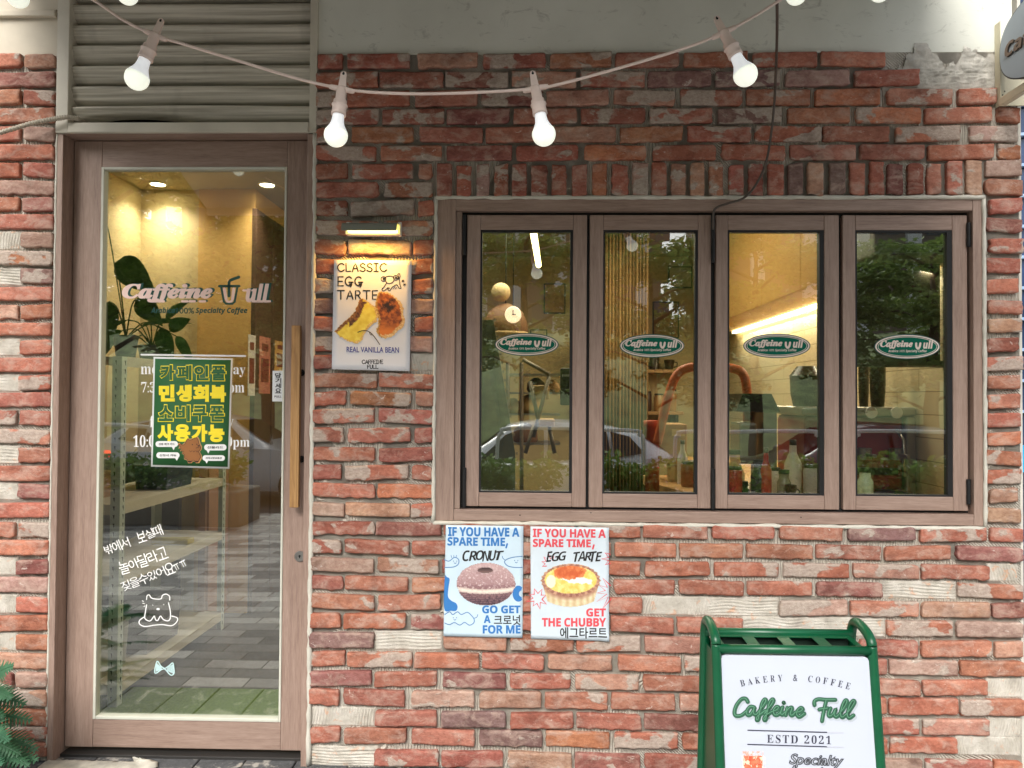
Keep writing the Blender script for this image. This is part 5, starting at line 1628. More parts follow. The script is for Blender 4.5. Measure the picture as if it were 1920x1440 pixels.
CRM = plain('bracket_cream', (214, 206, 178), .45)
mb = MB()
pz = W(1890, 198, -.03)
pxl = W(1876, 180, -.03).x
mb.box(pxl, hsx+.105, -.030, -.024, pz.z, 2.60, .001)
mb.box(hsx+.006, hsx+.030, -.70, -.031, 2.428, 2.458, .003)
mb.box(pxl-.003, pxl-.0005, -.034, -.002, pz.z, 2.74)
mb.build('bracket', CRM, hs_)
mb = MB()
for px, py, rr in ((1884, 171, .0022), (1888.5, 183, .0036), (1880, 191, .0034), (1896, 189, .0026), (1897.5, 177, .0018), (1880, 178, .0022)):
    c = W(px, py, -.031); mb.lathe([(rr, 0), (rr, -.0008)], (c.x, -.0302, c.z), (0, 1, 0), 14)
mb.build('bolt_hole', plain('hole_dark', (20, 20, 20), .8), hs_)
mb = MB(); mb.smooth = True
for yy in (-.19, -.20): mb.tube([(hsx+.015, yy, 2.74), (hsx+.013, yy-.003, 2.80), (hsx+.018, yy, 2.9)], .003, 8)
mb.build('hanger_wire', BLACK, hs_)
# ------------------------------------------------------------------ fern by the left pier
fn_ = thing('fern', 'green fern in a brown pot at the foot of the left brick pier', 'plant', (-1.95, -.22, 0))
FERN = None
def leaf_mat(name, a, b_, rough=.5, trans=.15):
    m, n, b = newmat(name)
    v = coords(n); f = noi(n, v, 9, 4, .6)
    n.links.new(ramp(n, f, [(.3, lin(a)), (.7, lin(b_))]), b.inputs['Base Color'])
    b.inputs['Roughness'].default_value = rough
    tl_ = n.nodes.new('ShaderNodeBsdfTranslucent'); n.links.new(b.inputs['Base Color'].links[0].from_socket, tl_.inputs[0])
    ms_ = n.nodes.new('ShaderNodeMixShader'); ms_.inputs[0].default_value = .38 if trans else .0
    n.links.new(b.outputs[0], ms_.inputs[1]); n.links.new(tl_.outputs[0], ms_.inputs[2]); n.links.new(ms_.outputs[0], n.nodes['Material Output'].inputs['Surface'])
    return m
FERN = leaf_mat('fern_green', (36, 76, 54), (80, 132, 100), .55)
_n = FERN.node_tree; _oi = _n.nodes.new('ShaderNodeObjectInfo'); _fb = _n.nodes['Principled BSDF']
_src = _fb.inputs['Base Color'].links[0].from_socket
_n.links.new(mix(_n, .75, _src, ramp(_n, _oi.outputs['Random'], [(0.0, (.75, .8, .62)), (.5, (1, 1, .85)), (1.0, (1.25, 1.25, 1.3))]), 'MULTIPLY'), _fb.inputs['Base Color'])
rf = random.Random(8)
def frond(tipx, tipy, basez, Yt, n=26, wmax=.052, droop=.10, basex=-1.99):
    mb = MB()
    tip = W(tipx, tipy, Yt)
    base = Vector((basex+rf.uniform(-.04, .04), -.20+rf.uniform(-.05, .05), basez))
    midp = (base+tip)/2+Vector((0, -.04, droop))
    pts = []
    for i in range(n+1):
        t = i/n
        pts.append(base*(1-t)**2+midp*2*t*(1-t)+tip*t*t)
    mb.tube(pts[::3]+[pts[-1]], .0018, 5)
    for i in range(2, n):
        t = i/n
        d = (pts[i+1]-pts[i-1]).normalized()
        view = (CAM-pts[i]).normalized()
        nrm = (view+Vector((rf.uniform(-.3, .3), 0, .55))).normalized()
        s_ = d.cross(nrm).normalized()
        wl_ = wmax*math.sin(math.pi*min(1, t*.92+.06))**.75*rf.uniform(.88, 1.1)
        for sg_ in (-1, 1):
            a = pts[i]; ln = s_*sg_*wl_+d*wl_*.45-nrm*wl_*.22
            hw = (pts[1]-pts[0]).length*.52
            tooth = []
            k = 5
            for j in range(k+1):
                u = j/k; tooth.append(a+ln*u+d*hw*(1-u*.85)*(1.0 if j % 2 == 0 else .78)+nrm*.002*math.sin(u*3))
            low = [a+ln*u-d*hw*(1-u*.85)*(1.0 if j % 2 == 0 else .78)+nrm*.002*math.sin(u*3) for j, u in ((j, j/k) for j in range(k, -1, -1))]
            P = tooth+low
            mb.add(P, [(j, j+1, 2*k+1-j-1, 2*k+1-j) for j in range(k)])
    mb.build('frond', FERN, fn_)
for a in ((26, 1248, .30, -.30), (22, 1312, .30, -.40), (72, 1408, .20, -.25), (50, 1322, .30, -.22), (18, 1392, .26, -.42), (40, 1416, .22, -.33), (72, 1427, .14, -.30), (-14, 1296, .28, -.34), (4, 1436, .16, -.42), (56, 1438, .12, -.34), (62, 1352, .26, -.2), (30, 1440, .2, -.28), (-24, 1240, .30, -.25), (8, 1350, .28, -.3)):
    frond(a[0], a[1], a[2]-.06, a[3], droop=rf.uniform(.06, .14))
mb = MB(); mb.smooth = True
mb.lathe([(.07, 0), (.095, .14), (.105, .145), (.105, .165), (.09, .165), (.085, .13), (.0, .13)], (-2.02, -.22, 0), (0, 0, 1), 26)
mb.build('pot', plain('pot_red_brown', (132, 84, 66), .7), fn_, ang=40)

# ------------------------------------------------------------------ room behind the glass
Yb = 1.95
ZC = W(330, 356, Yb).z
WARMW = plain('interior_wall_warm', (206, 186, 140), .8, var=.04, scale=2)
OCHRE = plain('interior_ochre', (214, 172, 104), .7, var=.03, scale=2)
DKWOOD = wood_mat('dark_wood_panel', False, (64, 44, 34), (84, 60, 46), (104, 78, 60))
xl0, xr0 = -3.3, 1.74
xp0, xp1 = W(370, 600, Yb-.02).x, W(470, 600, Yb-.02).x
mb = MB(); mb.add([(xl0, .17, -.004), (xr0, .17, -.004), (xr0, 4.3, -.004), (xl0, 4.3, -.004)], [(0, 1, 2, 3)])
struct('interior_floor', mb, plain('interior_floor_grey', (70, 64, 58), .35, var=.15, scale=3))
mb = MB(); mb.box(xl0, xr0, .165, 4.3, ZC, ZC+.05); struct('interior_ceiling', mb, plain('interior_ceiling_beige', (170, 154, 120), .8, var=.03))
mb = MB()
mb.box(xl0, xp0-.001, Yb, Yb+.08, 0, ZC-.001)              # back wall of the entrance
mb.box(xl0-.08, xl0, .165, Yb, 0, ZC-.001)
mb.box(-2.55, -2.49, .165, Yb-.001, 0, ZC-.001)
mb.box(xp1-.2, xr0, 4.2, 4.3, 0, ZC-.001)
struct('interior_wall', mb, WARMW)
mb = MB(); mb.box(xp0, xp1, Yb-.02, Yb+.9, 0, ZC-.001); struct('ochre_wall', mb, OCHRE)
# wood panelling that runs back from the ochre wall
zt2 = W(471, 392, Yb).z
wp = thing('wood_partition', 'dark wood panelled partition with small posters seen through the right side of the door glass', 'partition', (xp1, 2.6, 0))
mb = MB()
for i in range(14):
    mb.box(xp1+.001, xp1+.03-(i % 2)*.004, Yb-.02+i*.16, Yb-.02+(i+1)*.16-.004, 0.0, zt2, .002)
mb.build('boards', DKWOOD, wp)
mb = MB(); mb.box(xp1+.001, xp1+.02, Yb-.02, 4.19, zt2+.002, ZC-.002); mb.build('upper_panel', OCHRE, wp)
for k, (pa, pb, za, zb_, col, nm) in enumerate(((466, 478, 628, 742, (214, 206, 196), 'narrow white poster'), (487, 506, 632, 738, (198, 128, 108), 'salmon pink poster'), (516, 536, 640, 700, (206, 160, 96), 'ochre poster'))):
    def onp(px, py):
        d = ray(px, py); t = (xp1+.034-CAM.x)/d.x; return CAM+d*t
    A, B = onp(pa, za), onp(pb, zb_); Ya, Yb_ = A.y, B.y
    t_ = thing('wall_poster', nm+' hung on the dark wood partition inside the door', 'poster', A, 'posters on the partition inside')
    z1_, z0_ = onp((pa+pb)/2, za).z, onp((pa+pb)/2, zb_).z
    mb = MB(); mb.box(xp1+.031, xp1+.034, Ya, Yb_, z0_, z1_); mb.build('paper', plain('poster_%s' % nm.replace(' ', '_'), col, .6), t_)
    mb = MB(); mb.box(xp1+.0342, xp1+.035, Ya+(Yb_-Ya)*.15, Yb_-(Yb_-Ya)*.15, z0_+(z1_-z0_)*.2, z0_+(z1_-z0_)*.62)
    mb.box(xp1+.0342, xp1+.035, Ya+(Yb_-Ya)*.2, Yb_-(Yb_-Ya)*.2, z0_+(z1_-z0_)*.75, z0_+(z1_-z0_)*.88)
    mb.build('printed_block', plain('poster_dark_%d' % k, (126, 62, 50), .6), t_)
# green mat inside the door
mb = MB(); mb.box(-2.3, -.75, .19, .70, -.003, .008, .003)
mm, n, b = newmat('green_turf_mat'); v = coords(n); n.links.new(ramp(n, noi(n, v, 160, 4, .7), [(.3, lin((70, 92, 40))), (.7, lin((126, 148, 76)))]), b.inputs['Base Color']); b.inputs['Roughness'].default_value = .95
tag(mb.build('door_mat', mm), 'green turf mat on the floor just inside the door', 'mat')
# downlights
for px, py, side in ((296, 345, 'left'), (501, 346, 'right')):
    d = ray(px, py); t = (ZC-.004-CAM.z)/d.z; c = CAM+d*t
    dl = thing('downlight', 'small bright round ceiling downlight, the %s one of the two above the entrance' % side, 'ceiling light', c, 'entrance downlights')
    mb = MB(); mb.lathe([(.055, 0), (.055, -.006), (.043, -.008), (.043, -.001)], (c.x, c.y, ZC-.001), (0, 0, 1), 24); mb.build('rim', plain('downlight_rim', (220, 216, 206), .5), dl)
    mb = MB(); mb.lathe([(.0, 0), (.041, 0), (.041, -.004), (.0, -.0045)], (c.x, c.y, ZC-.003), (0, 0, 1), 24); mb.build('lamp_disc', glow('downlight_glow', (255, 238, 196), 22.0), dl)
    area('downlight_beam', (c.x, c.y, ZC-.02), .08, 2.6, (1.0, .90, .70), (0, 0, 0), parent=dl, spread=R(120))

mb = MB(); mb.box(-2.488, xp0-.002, 1.72, 1.76, 0, 1.02, .004); mb.box(-2.488, -2.46, .5, 1.719, 0, 1.02)
tag(mb.build('grey_panel', plain('panel_dark_grey', (96, 92, 88), .6)), 'dark grey panel behind the storage shelf inside the door', 'panel')
# storage shelf
def shelf_z(px, py, x):
    d = ray(px, py); t = (x-CAM.x)/d.x; return CAM+d*t
ZNC = plain('galvanised_angle', (196, 206, 198), .45, var=.06)
SHB = plain('shelf_board_grey', (204, 196, 178), .6, var=.05)
sx1_ = W(226, 1000, .48).x; sx0_ = sx1_-.42
sy0_, sy1_ = .47, 1.62
sh = thing('storage_shelf', 'galvanised slotted angle storage shelf standing inside the door at the left', 'shelf', (sx1_-.2, 1.0, 0))
ztop_s = W(210, 668, .48).z
for (xx, yy, sgx, sgy) in ((sx1_, sy0_, -1, 1), (sx1_, sy1_, -1, -1), (sx0_, sy0_, 1, 1), (sx0_, sy1_, 1, -1)):
    mb = MB()
    mb.box(xx, xx+sgx*.042, yy, yy+sgy*.002, 0.0, ztop_s); mb.box(xx, xx+sgx*.002, yy+sgy*.0021, yy+sgy*.042, 0.0, ztop_s)
    p_ = mb.build('post', ZNC, sh)
    mb = MB()
    z = .03
    while z < ztop_s-.02:
        yy0 = yy-.0012 if sgy > 0 else yy
        mb.prism([(xx+sgx*.026-.004, z+.022), (xx+sgx*.026+.004, z+.022), (xx+sgx*.026+.0022, z)], yy-.0014*sgy, yy-.0004*sgy)
        mb.prismx([(yy+sgy*.026-.004, z+.022), (yy+sgy*.026+.004, z+.022), (yy+sgy*.026+.0022, z)], xx-sgx*.0014, xx-sgx*.0004)
        z += .0375
    mb.build('slots', plain('slot_dark', (34, 36, 34), .8), p_)
LEV = [W(226, 948, sy0_).z, W(226, 1082, sy0_).z, .10]
for zl in LEV:
    mb = MB()
    mb.box(sx0_+.004, sx1_-.003, sy0_+.003, sy1_-.003, zl-.012, zl)
    mb.box(sx1_-.0028, sx1_-.0005, sy0_+.043, sy1_-.043, zl-.042, zl+.004); mb.box(sx0_+.043, sx1_-.043, sy0_+.0005, sy0_+.0028, zl-.042, zl+.004)
    mb.build('shelf_board', SHB, sh)
mb = MB(); mb.box(sx0_+.004, sx1_-.003, sy0_+.003, sy1_-.003, ztop_s-.014, ztop_s-.002); mb.box(sx1_-.0028, sx1_-.0005, sy0_+.043, sy1_-.043, ztop_s-.045, ztop_s); mb.build('shelf_board', SHB, sh)
# things on the shelf
def tub(name, label, x0, x1, y0, y1, z0, h, col, cat, lid=True, taper=.92):
    t_ = thing(name, label, cat, ((x0+x1)/2, (y0+y1)/2, z0))
    cx, cy = (x0+x1)/2, (y0+y1)/2
    mb = MB()
    a, b = [], []
    for X_, Y_ in ((x0, y0), (x1, y0), (x1, y1), (x0, y1)):
        a.append((cx+(X_-cx)*taper, cy+(Y_-cy)*taper, z0)); b.append((X_, Y_, z0+h))
    mb.rings([a, b]); mb.build('tub', plain(name+'_col%d%d%d' % col, col, .5), t_)
    mb = MB(); mb.box(x0-.006, x1+.006, y0-.006, y1+.006, z0+h+.0006, z0+h+.016, .003); mb.build('lid', plain(name+'_lid%d%d%d' % col, tuple(int(c*.8) for c in col), .5), t_)
    return t_
tub('storage_box', 'dark blue storage box on the upper shelf inside the door', sx1_-.22, sx1_-.05, 1.0, 1.3, LEV[0]+.001, .11, (44, 54, 78), 'box')
tub('storage_box', 'low brown carton on the upper shelf behind the front post', sx1_-.36, sx1_-.20, .56, .85, LEV[0]+.001, .10, (150, 116, 84), 'box')
tub('storage_box', 'pale lidded box stacked low on the bottom shelf', sx1_-.36, sx1_-.10, .52, .75, LEV[2]+.001, .2, (150, 150, 140), 'box')
tub('storage_box', 'dark brown tub at the rear of the bottom shelf', sx1_-.34, sx1_-.06, .85, 1.2, LEV[2]+.001, .22, (64, 50, 42), 'box')
mb = MB(); mb.box(sx1_-.22, sx1_-.02, 1.18, 1.26, LEV[1]+.001, LEV[1]+.03, .006); tag(mb.build('yellow_packet', plain('packet_yellow', (186, 170, 40), .5)), 'yellow flat packet lying on the middle shelf', 'packet')
LEAFD = leaf_mat('houseplant_green', (28, 58, 30), (66, 104, 52), .35)
def plant(label, loc, potr, poth, leaves, stems, cat='plant'):
    t_ = thing('potted_plant', label, cat, loc)
    mb = MB(); mb.smooth = True
    mb.lathe([(potr*.75, 0), (potr, poth), (potr*1.06, poth), (potr*1.06, poth+.012), (potr*.9, poth+.012), (potr*.85, poth-.01), (0, poth-.01)], loc, (0, 0, 1), 20)
    mb.build('pot', plain('plant_pot_dark', (52, 56, 62), .4), t_, ang=40)
    lf, stm = MB(), MB()
    o = Vector(loc)+Vector((0, 0, poth))
    for tip, wd, ln, dirv in leaves:
        tip = Vector(tip)
        stm.tube(smooth3([o, (o+tip)/2+Vector((0, 0, .05)), tip], 5), .0032, 6)
        d = Vector(dirv).normalized(); s_ = d.cross(Vector((0, -1, .25))).normalized(); nrm = s_.cross(d)
        k = 9; L_, R_, Mv = [], [], []
        for j in range(k+1):
            u = j/k; wq = wd*math.sin(math.pi*min(1, u**.7))*.5
            c = tip+d*ln*u-Vector((0, 0, 1))*ln*.28*u*u
            L_.append(c-s_*wq+nrm*wq*.25); R_.append(c+s_*wq+nrm*wq*.25); Mv.append(c)
        lf.smooth = True
        n_ = k+1
        lf.add(L_+Mv+R_, [(j, j+1, n_+j+1, n_+j) for j in range(k)]+[(n_+j, n_+j+1, 2*n_+j+1, 2*n_+j) for j in range(k)])
    for pts in stems: stm.tube(smooth3([o]+[Vector(p) for p in pts], 5), .0028, 6)
    stm.build('stems', LEAFD, t_); lf.build('leaves', LEAFD, t_)
    return t_
def PX(px, py, y): return W(px, py, y)
zs_ = ztop_s+.0005
plant('broad leaved dark green plant on top of the storage shelf', (PX(236, 650, .75).x, .75, zs_), .055, .10,
      [(PX(216, 492, .70), .14, .22, (.75, 0, -.35)), (PX(205, 565, .66), .13, .20, (-.1, 0, -.9)), (PX(255, 560, .78), .11, .16, (.6, 0, -.4)), (PX(300, 615, .9), .09, .17, (.35, 0, -.8)), (PX(318, 622, .9), .08, .15, (.6, 0, .6))],
      [[PX(205, 440, .6), PX(196, 425, .55)]])
plant('trailing thin stemmed plant in a dark pot at the rear of the shelf top', (PX(285, 660, 1.15).x, 1.15, zs_), .07, .08,
      [(PX(230, 620, 1.0), .05, .18, (-.7, 0, -.3)), (PX(330, 630, 1.2), .06, .16, (.5, 0, -.6)), (PX(250, 640, 1.0), .05, .2, (-.8, 0, .1)), (PX(280, 590, 1.1), .04, .2, (.2, 0, .9)), (PX(310, 600, 1.1), .05, .2, (.5, 0, .6)), (PX(215, 640, .95), .05, .2, (-.6, 0, -.5)), (PX(240, 600, .95), .03, .25, (-.7, 0, -.2)), (PX(265, 610, .95), .03, .28, (.8, 0, .25))],
      [])
mb = MB()
q0_, q1_ = W(378, 872, 1.5), W(446, 1130, 1.9)
mb.box(W(380, 1000, 1.62).x, W(380, 1000, 1.62).x+.03, 1.63, 1.92, 0.02, W(400, 872, 1.7).z)
mb.box(W(372, 1000, 1.60).x, W(384, 1000, 1.60).x, 1.60, 1.629, 0.0, W(400, 868, 1.62).z)
tag(mb.build('plywood_board', plain('plywood_pinkish', (170, 128, 100), .6, var=.08)), 'upright pinkish plywood board at the end of the storage shelf', 'board')

# kitchen side -----------------------------------------------------
xw = xr0-.02
TILE = None
def tile_material():
    m, n, b = newmat('cream_tiles')
    v = coords(n, (1, 1, 1), (0, 0, 0))
    mp = n.nodes.new('ShaderNodeSeparateXYZ'); n.links.new(v, mp.inputs[0])
    cb = n.nodes.new('ShaderNodeCombineXYZ'); n.links.new(mp.outputs[1], cb.inputs[0]); n.links.new(mp.outputs[2], cb.inputs[1])
    br = n.nodes.new('ShaderNodeTexBrick'); br.offset = .5
    for k, q in (('Scale', 1.0), ('Mortar Size', .0022), ('Brick Width', .40), ('Row Height', .10)): br.inputs[k].default_value = q
    br.inputs['Color1'].default_value = (*lin((214, 198, 160)), 1); br.inputs['Color2'].default_value = (*lin((220, 205, 168)), 1); br.inputs['Mortar'].default_value = (*lin((150, 136, 104)), 1)
    n.links.new(cb.outputs[0], br.inputs['Vector']); n.links.new(br.outputs['Color'], b.inputs['Base Color'])
    b.inputs['Roughness'].default_value = .3
    return m
mb = MB(); mb.box(xw, xw+.09, .165, 4.2, 0, ZC-.001); struct('tiled_wall', mb, tile_material())
CAB = plain('cabinet_ochre', (206, 160, 92), .5, var=.03, scale=2)
cabz = 1.93; cabx = xw-.36
cb_ = thing('wall_cabinet', 'ochre kitchen wall cabinets with a light strip below seen through the right window leaves', 'cabinet', (xw-.18, 1.6, cabz))
mb = MB(); mb.box(cabx+.02, xw-.001, .42, 3.6, cabz, ZC-.002); mb.build('carcass', CAB, cb_)
for i in range(5):
    mb = MB(); mb.box(cabx, cabx+.0195, .42+i*.64, .42+(i+1)*.64-.006, cabz-.012, ZC-.003, .002); mb.build('cabinet_door', CAB, cb_)
ls = thing('light_strip', 'glowing warm light strip under the kitchen wall cabinets', 'light', (xw-.03, 2, cabz))
mb = MB(); mb.box(xw-.045, xw-.012, .45, 3.55, cabz-.022, cabz-.002); mb.build('strip', glow('strip_glow', (255, 232, 170), 5.0), ls)
area('strip_light', (xw-.06, 1.9, cabz-.03), 3.0, 10.0, (1.0, .88, .66), (R(12), 0, R(90)), .05, ls)
ct = thing('kitchen_counter', 'wooden topped kitchen counter behind the window', 'counter', (1.2, .9, 0))
cz = .93
cxl = W(1240, 872, .9).x
mb = MB()
mb.prism([(0, 0)]*0 or [(0, 0), (1, 0), (1, 1)], 9, 9.001) if False else None
top = [(cxl, 1.05), (cxl+.16, .42), (.95, .22), (xw-.005, .22), (xw-.005, 2.9), (1.05, 2.9), (1.05, 1.5), (cxl, 1.5)]
mb.add([(x_, y_, cz) for x_, y_ in top]+[(x_, y_, cz-.05) for x_, y_ in top], [tuple(range(8)), tuple(range(15, 7, -1))]+[(i, i+8, (i+1) % 8+8, (i+1) % 8) for i in range(8)])
mb.build('worktop', wood_mat('worktop_wood', True, (160, 118, 72), (186, 142, 92), (204, 162, 112)), ct)
mb = MB(); mb.box(cxl+.2, xw-.006, .45, 1.48, .0, cz-.051); mb.box(1.08, xw-.006, 1.481, 2.88, 0, cz-.051); mb.build('base_unit', plain('base_unit_brown', (110, 80, 56), .5), ct)
# espresso machine
em = thing('espresso_machine', 'dark red espresso machine with black bean hoppers on top behind the two right window leaves', 'coffee machine', (1.3, .8, cz))
ex0, ex1 = W(1502, 840, .62).x, W(1716, 840, .62).x
ez1 = W(1610, 768, .62).z
RED2 = plain('machine_dark_red', (118, 30, 36), .3, var=.05); MET = plain('machine_metal', (150, 146, 140), .3, .9); DK = plain('machine_black', (34, 30, 28), .35)
mb = MB(); mb.box(ex0+.02, ex1-.05, .62, 1.02, cz+.03, ez1-.03, .02); mb.build('body', RED2, em)
mb = MB(); mb.box(ex0, ex1, .60, 1.05, ez1-.029, ez1+.012, .012); mb.box(ex1-.049, ex1-.004, .60, 1.04, cz+.01, ez1-.03, .008); mb.build('casing', MET, em)
mb = MB(); mb.box(ex0+.05, ex1-.08, .610, .619, cz+.10, cz+.13); mb.box(ex0+.03, ex1-.06, .55, .619, cz+.002, cz+.028, .004); mb.build('drip_tray', DK, em)
for k, (pa, pb, y_) in enumerate(((1482, 1545, .80), (1610, 1629, .85), (1631, 1660, .70))):
    gx0_, gx1_ = W(pa, 720, y_).x, W(pb, 720, y_).x
    gz1_ = W(1500, 692 if k == 0 else 668, y_).z; r_ = (gx1_-gx0_)/2
    mb = MB(); mb.smooth = True
    mb.lathe([(r_*.8, 0), (r_*.95, (gz1_-ez1)*.3), (r_, (gz1_-ez1)*.75), (r_*1.04, (gz1_-ez1)*.76), (r_*.6, gz1_-ez1)], ((gx0_+gx1_)/2, y_, ez1+.0125), (0, 0, 1), 20)
    mb.build('hopper', plain('hopper_smoke', (58, 44, 36), .25), em, ang=40)
gr = thing('coffee_grinder', 'dark angled coffee grinder on the counter behind the third window leaf', 'grinder', (.95, .7, cz))
g0, g1 = W(1380, 800, .62).x, W(1455, 800, .62).x; gzt = W(1410, 738, .62).z; gzm = W(1410, 772, .62).z
mb = MB(); mb.prism([(g0, gzm), (g1+.02, gzm), (g1-.02, gzt), (g0+.03, gzt)], .62, .86); mb.build('head', DK, gr)
mb = MB(); mb.box(g1-.05, g1+.012, .64, .84, cz, gzm-.001, .004); mb.box(g0, g1+.01, .60, .88, cz, cz+.03, .004); mb.box(g0+.02, g1-.08, .63, .80, cz+.14, gzm-.05, .01); mb.build('stand', MET, gr)
for k, (px, py, col, rr, hh, lb) in enumerate(((1392, 905, (40, 60, 34), .03, .07, 'dark glass jar'), (1425, 880, (60, 62, 52), .038, .16, 'tall dark canister'), (1470, 870, (150, 140, 112), .028, .12, 'beige cup stack'), (1378, 840, (214, 170, 110), .03, .2, 'amber syrup bottle'), (1622, 900, (190, 206, 172), .032, .13, 'pale green cup stack'))):
    c = W(px, py, .40)
    t_ = thing('counter_jar', lb+' standing on the counter near the glass', 'jar', (c.x, .40, cz))
    mb = MB(); mb.smooth = True
    mb.lathe([(rr*.8, 0), (rr, .01), (rr, hh*.7), (rr*.7, hh*.85), (rr*.7, hh)], (c.x, .40, cz+.0006), (0, 0, 1), 18); mb.build('jar_body', plain('jar_%d' % k, col, .25), t_, ang=40)
    mb = MB(); mb.lathe([(rr*.78, 0), (rr*.78, .018), (0, .019)], (c.x, .40, cz+hh+.001), (0, 0, 1), 16); mb.build('jar_lid', DK, t_)
ac = thing('air_conditioner', 'grey green wall air conditioner in the top of the fourth window leaf', 'air conditioner', (1.45, .3, 2.1))
a0, a1 = W(1640, 450, .20).x, xw-.004
mb = MB(); mb.box(a0, a1, .20, .41, W(1700, 478, .20).z, ZC-.004, .01); ab = mb.build('casing', plain('ac_grey', (120, 124, 112), .5), ac)
mb = MB(); zz = W(1700, 456, .20).z; mb.box(a0+.01, a1-.01, .196, .199, zz-.004, zz); mb.box(a0+.3*(a1-a0), a1-.02, .197, .1995, zz-.035, zz-.008); mb.build('vane', DK, ab)
mb = MB(); mb.box(a0+.005, xw-.006, .412, .419, 1.50, ZC-.004); mb.box(xw-.22, xw-.006, .25, .4119, 1.50, 1.52)  # dark sheet put in for the shaded area above the lit tiles
tag(mb.build('shade_panel', plain('panel_brown_dark', (70, 58, 44), .6)), 'dark brown panel added for the shade below the air conditioner in the fourth window leaf', 'panel')

# left part of the kitchen: curtain, pendant, ladder, chair, tube light
cu = thing('curtain', 'long beige pleated curtain behind the second window leaf', 'curtain', (.6, 2.6, 0))
mb = MB(); mb.smooth = True
c0, c1 = W(1120, 700, 2.6).x, W(1215, 700, 2.6).x
vs = []
nn = 70
for i in range(nn+1):
    x_ = c0+(c1-c0)*i/nn; y_ = 2.6+.03*math.sin(i*1.35)+.012*math.sin(i*.53)
    vs += [(x_, y_, .3), (x_, y_, ZC-.1)]
mb.add(vs, [(2*i, 2*i+2, 2*i+3, 2*i+1) for i in range(nn)])
c_ = mb.build('curtain_cloth', plain('curtain_beige', (146, 112, 66), .8), cu)
sm_ = c_.modifiers.new('thickness', 'SOLIDIFY'); sm_.thickness = .004
pd = thing('pendant_lamp', 'brown dome pendant lamp with a cream globe above it in the first window leaf', 'lamp', W(955, 590, 1.6))
c = W(948, 600, 1.6); rr = (W(990, 600, 1.6).x-W(905, 600, 1.6).x)/2
mb = MB(); mb.smooth = True
mb.lathe([(rr*.98, -rr*.55), (rr, -rr*.5), (rr*.95, -.1*rr), (rr*.75, .35*rr), (rr*.4, .62*rr), (.02, .72*rr)], c, (0, 0, 1), 28); mb.build('shade', plain('shade_brown', (128, 90, 54), .6), pd, ang=50)
mb = MB(); mb.lathe([(rr*.99, -rr*.66), (rr*1.01, -rr*.62), (rr*1.0, -rr*.55), (rr*.9, -rr*.56)], c, (0, 0, 1), 28); mb.build('cream_rim', plain('rim_cream', (230, 200, 150), .5), pd)
g_ = W(939, 548, 1.6); gr_ = (W(957, 548, 1.6).x-W(921, 548, 1.6).x)/2
mb = MB(); mb.smooth = True; mb.lathe([(gr_*math.sin(t), -gr_*math.cos(t)) for t in [math.pi*i/14 for i in range(15)]], g_, (0, 0, 1), 24); mb.build('globe', plain('globe_cream', (226, 200, 150), .5), pd)
mb = MB(); mb.tube([(c.x, c.y, c.z+rr*.7), (c.x, c.y, ZC)], .004, 6); mb.build('cord', BLACK, pd)
ck_ = thing('wall_clock', 'small round glowing clock face in the first window leaf', 'clock', W(962, 590, 1.3))
c = W(962, 590, 1.3)
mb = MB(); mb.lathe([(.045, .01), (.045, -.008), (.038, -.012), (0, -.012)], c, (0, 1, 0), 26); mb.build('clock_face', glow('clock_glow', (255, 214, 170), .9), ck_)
mb = MB(); mb.box(c.x-.0025, c.x+.0025, c.y-.015, c.y-.0125, c.z-.004, c.z+.024); mb.box(c.x-.004, c.x+.016, c.y-.015, c.y-.0125, c.z-.003, c.z+.002); mb.build('clock_hands', DK, ck_)
mb = MB(); mb.tube([(c.x, c.y+.01, c.z+.044), (c.x, c.y+.02, ZC)], .003, 6); mb.build('hanging_wire', DK, ck_)
tl = thing('tube_light', 'slanting yellow white tube light at the top of the first window leaf', 'light', W(1008, 460, 2.0))
mb = MB(); mb.smooth = True
ta, tb = W(996, 410, 1.2), W(1010, 497, 2.6)
mb.tube([ta, tb], .02, 12); mb.build('tube', glow('tube_glow', (255, 236, 150), 6.0), tl)
area('kitchen_ceiling_fill', (.1, 1.6, ZC-.06), 1.6, 26.0, (1.0, .88, .66), (0, 0, 0), 1.2, tl)  # unseen area light under the ceiling, added to brighten the kitchen, apart from the tube
# slanting grey panel of a stand-up cooler or locker, with shelving and chair
gp2 = thing('slanting_board', 'tall grey green slanting board behind the first window leaf', 'board', W(930, 720, .9))
mb = MB()
P_ = [W(897, 600, .9), W(925, 600, .9), W(966, 850, .7), W(966, 960, .65), W(897, 960, .9)]
mb.add([tuple(q) for q in P_]+[(q.x, q.y+.03, q.z) for q in P_], [(0, 1, 2, 3, 4), (9, 8, 7, 6, 5)]+[(i, i+5, (i+1) % 5+5, (i+1) % 5) for i in range(5)])
mb.build('board_face', plain('board_grey_green', (112, 120, 104), .5), gp2)
mb = MB(); 
for i in range(16):
    t = i/15; q = P_[1]*(1-t)+P_[2]*t; mb.box(q.x+.002, q.x+.012, q.y-.006, q.y+.01, q.z-.006, q.z+.006)
mb.build('notched_edge', plain('notch_beige', (170, 158, 130), .6), gp2)
fc = thing('folding_chair', 'beige folding chair leaning up inside behind the first window leaf', 'chair', W(1015, 760, 1.3))
Yc = 1.3
mb = MB()
def pbox(x0, y0, x1, y1, Y0, th=.02):
    a, b = W(x0, y0, Y0), W(x1, y1, Y0); return (a.x, b.x, Y0, Y0+th, b.z, a.z)
mb.box(*pbox(998, 722, 1030, 749, Yc), .006); mb.build('backrest', plain('chair_beige', (206, 170, 112), .5), fc)
mb = MB(); mb.box(*pbox(1010, 786, 1040, 800, Yc-.05, .2), .006); mb.build('seat', plain('chair_beige', (206, 170, 112), .5), fc)
